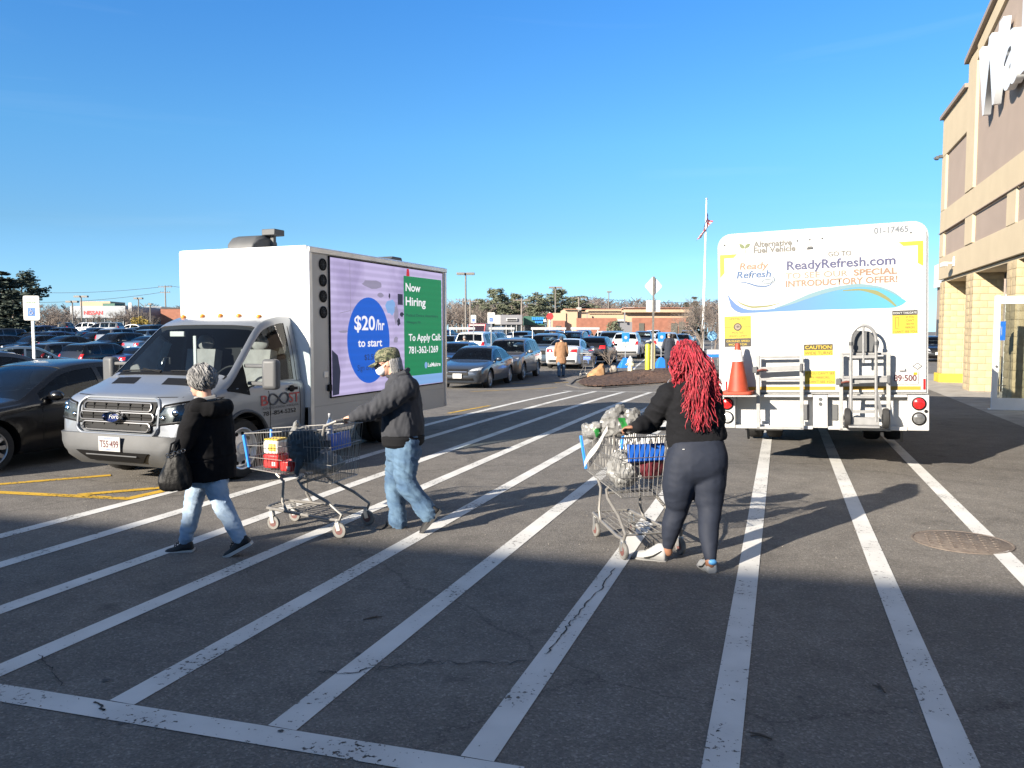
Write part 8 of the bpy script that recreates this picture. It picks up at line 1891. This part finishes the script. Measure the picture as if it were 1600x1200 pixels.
bts = [(700, 462, 150), (712, 465, 170), (722, 470, 165), (738, 466, 175), (752, 470, 185), (690, 470, 140), (760, 476, 170), (786, 474, 210), (818, 470, 205), (852, 470, 205), (886, 468, 205), (960, 466, 215), (978, 470, 225), (998, 468, 215), (1018, 474, 225), (1040, 472, 215), (1062, 468, 190), (930, 474, 230),
       (74, 470, 95), (92, 476, 105), (108, 474, 118), (122, 480, 125), (185, 478, 128), (200, 470, 135), (213, 476, 128), (150, 484, 130), (228, 480, 135), (168, 482, 160), (240, 486, 150), (84, 484, 88)]
rgt = random.Random(17)
for k, (u, vt, y) in enumerate(bts):
    side_ = 'left of the dealership lettering' if u < 140 else 'right of the dealership lettering' if u < 300 else 'behind the tall double lamp post' if u < 770 else 'between the pine trees' if u < 900 else 'on the skyline above the tan store'
    kk = sum(1 for q_ in bts[:k] if (q_[0] < 140) == (u < 140) and (q_[0] < 300) == (u < 300) and (q_[0] < 770) == (u < 770) and (q_[0] < 900) == (u < 900))
    plant(BT[k % 4], u, vt, y, 10, f'bare tree {side_}, number {ordn[kk] if kk < 10 else "eleventh"} planted there' if False else f'{["slim", "spreading", "twiggy", "tall", "leaning", "crooked", "pale", "forked", "thin", "wispy", "ragged"][kk % 11]} bare tree {side_}', 'bare_tree', 'bare trees beyond the lot', rgt.uniform(1.0, 1.4), rgt.uniform(0, 6), 'redleaf' if k == 7 else None)
plant(bare_tree(77, 10, 6, .62, lean=.05), 1093, 432, 44, 10, 'bare street tree beside the flagpole and water truck', 'bare_tree', 'bare trees in the lot', .95, 1.0)
plant(bare_tree(78, 10, 5, .55), 1117, 480, 60, 10, 'small bare tree beside the left edge of the water truck', 'bare_tree', 'bare trees in the lot', 1.0, 2.0)
sp0 = isle_pt(955, 35.2); sap = bare_tree(90, 1.5, 4, .4); r = empty('sapling', sp0, 0, 'thin bare sapling on the mulch island', 'sapling'); link('stem', sap[0], r); link('branches', sap[1], r)
# yellow bush and brown hedge at left
def shrub(u, vtop, y, w, mat, label, name='bush'):
    g = at_u(u, y); h = WD(u, vtop, y).z - g.z; rg = random.Random(int(u)); q = MB(); st = MB()
    for _ in range(1500):
        d = Vector((rg.gauss(0, 1), rg.gauss(0, 1), abs(rg.gauss(0, 1)))).normalized() * rg.random() ** .35; p = Vector((d.x * w / 2, d.y * w / 2, .15 * h + d.z * h * .85)); p += Vector((.12 * math.sin(p.z * 5), .12 * math.sin(p.x * 4), .12 * math.sin(p.x * 6))); a, b_ = perp(Vector((rg.gauss(0, 1), rg.gauss(0, 1), rg.gauss(0, 1))).normalized()); s_ = rg.uniform(.08, .17)
        q.add([p - a * s_, p - b_ * s_ * .6, p + a * s_, p + b_ * s_ * .6], [(0, 1, 2, 3)])
    for k in range(9): a = 2 * math.pi * k / 9; st.tube([(0, 0, 0), (math.cos(a) * w * .3, math.sin(a) * w * .3, h * .7)], [.05, .015], 4)
    r = empty(name, g, 0, label, 'bush', 'bushes'); q.build('foliage', mat, r, smooth=0, fix=False); st.build('stems', 'bark', r)
shrub(220, 494, 118, 3.4, 'bush', 'yellow green bush above the white sedan at left'); shrub(959, 500, 112, 2.6, 'pine', 'dark green bush before the brick wall'); shrub(66, 500, 88, 4.5, 'twig', 'brown leafless thicket behind the accessible sign')

# far wood behind the lot: one mass of bare crowns nobody could count
MT['wood2'] = M('far bare woods', (.115, .095, .085), .95, var=.3, scale=.12)
rgw2 = random.Random(31); q = MB()
for k in range(420):
    u = rgw2.uniform(610, 1140) if k < 330 else rgw2.uniform(-60, 300); y = rgw2.uniform(235, 300); x = (u - 800) / F * y; g_ = gz(x, y); h = (WD(u, 470 + 9 * noise.noise(Vector((u * .02, 0, 0))) + rgw2.uniform(-3, 9), y).z - g_) * (1 if k < 330 else .85)
    q.tube([(x, y, g_), (x + rgw2.gauss(0, .3), y, g_ + h * .6), (x + rgw2.gauss(0, .6), y, g_ + h)], [.22, .14, .04], 3, cap=False)
    for j in range(26):
        z = g_ + h * rgw2.uniform(.3, 1.0); w_ = h * .30 * math.sin(math.pi * min(1, (1.05 - (z - g_) / h) / .8)) + .3; a = rgw2.uniform(0, 6.28); e = Vector((x + math.cos(a) * w_ * .9, y + math.sin(a) * w_, z + w_ * rgw2.uniform(.2, .7))); s_ = Vector((x, y, z - .3)); n_ = Vector((rgw2.gauss(0, .06), 0, .10)); q.add([s_ - n_, s_ + n_, e + n_ * .6, e - n_ * .6], [(0, 1, 2, 3)])
q.build('bare_woodland', 'wood2', None, smooth=0, fix=False, kind='stuff', label='grey brown mass of bare woods beyond the lot', cat='woods')
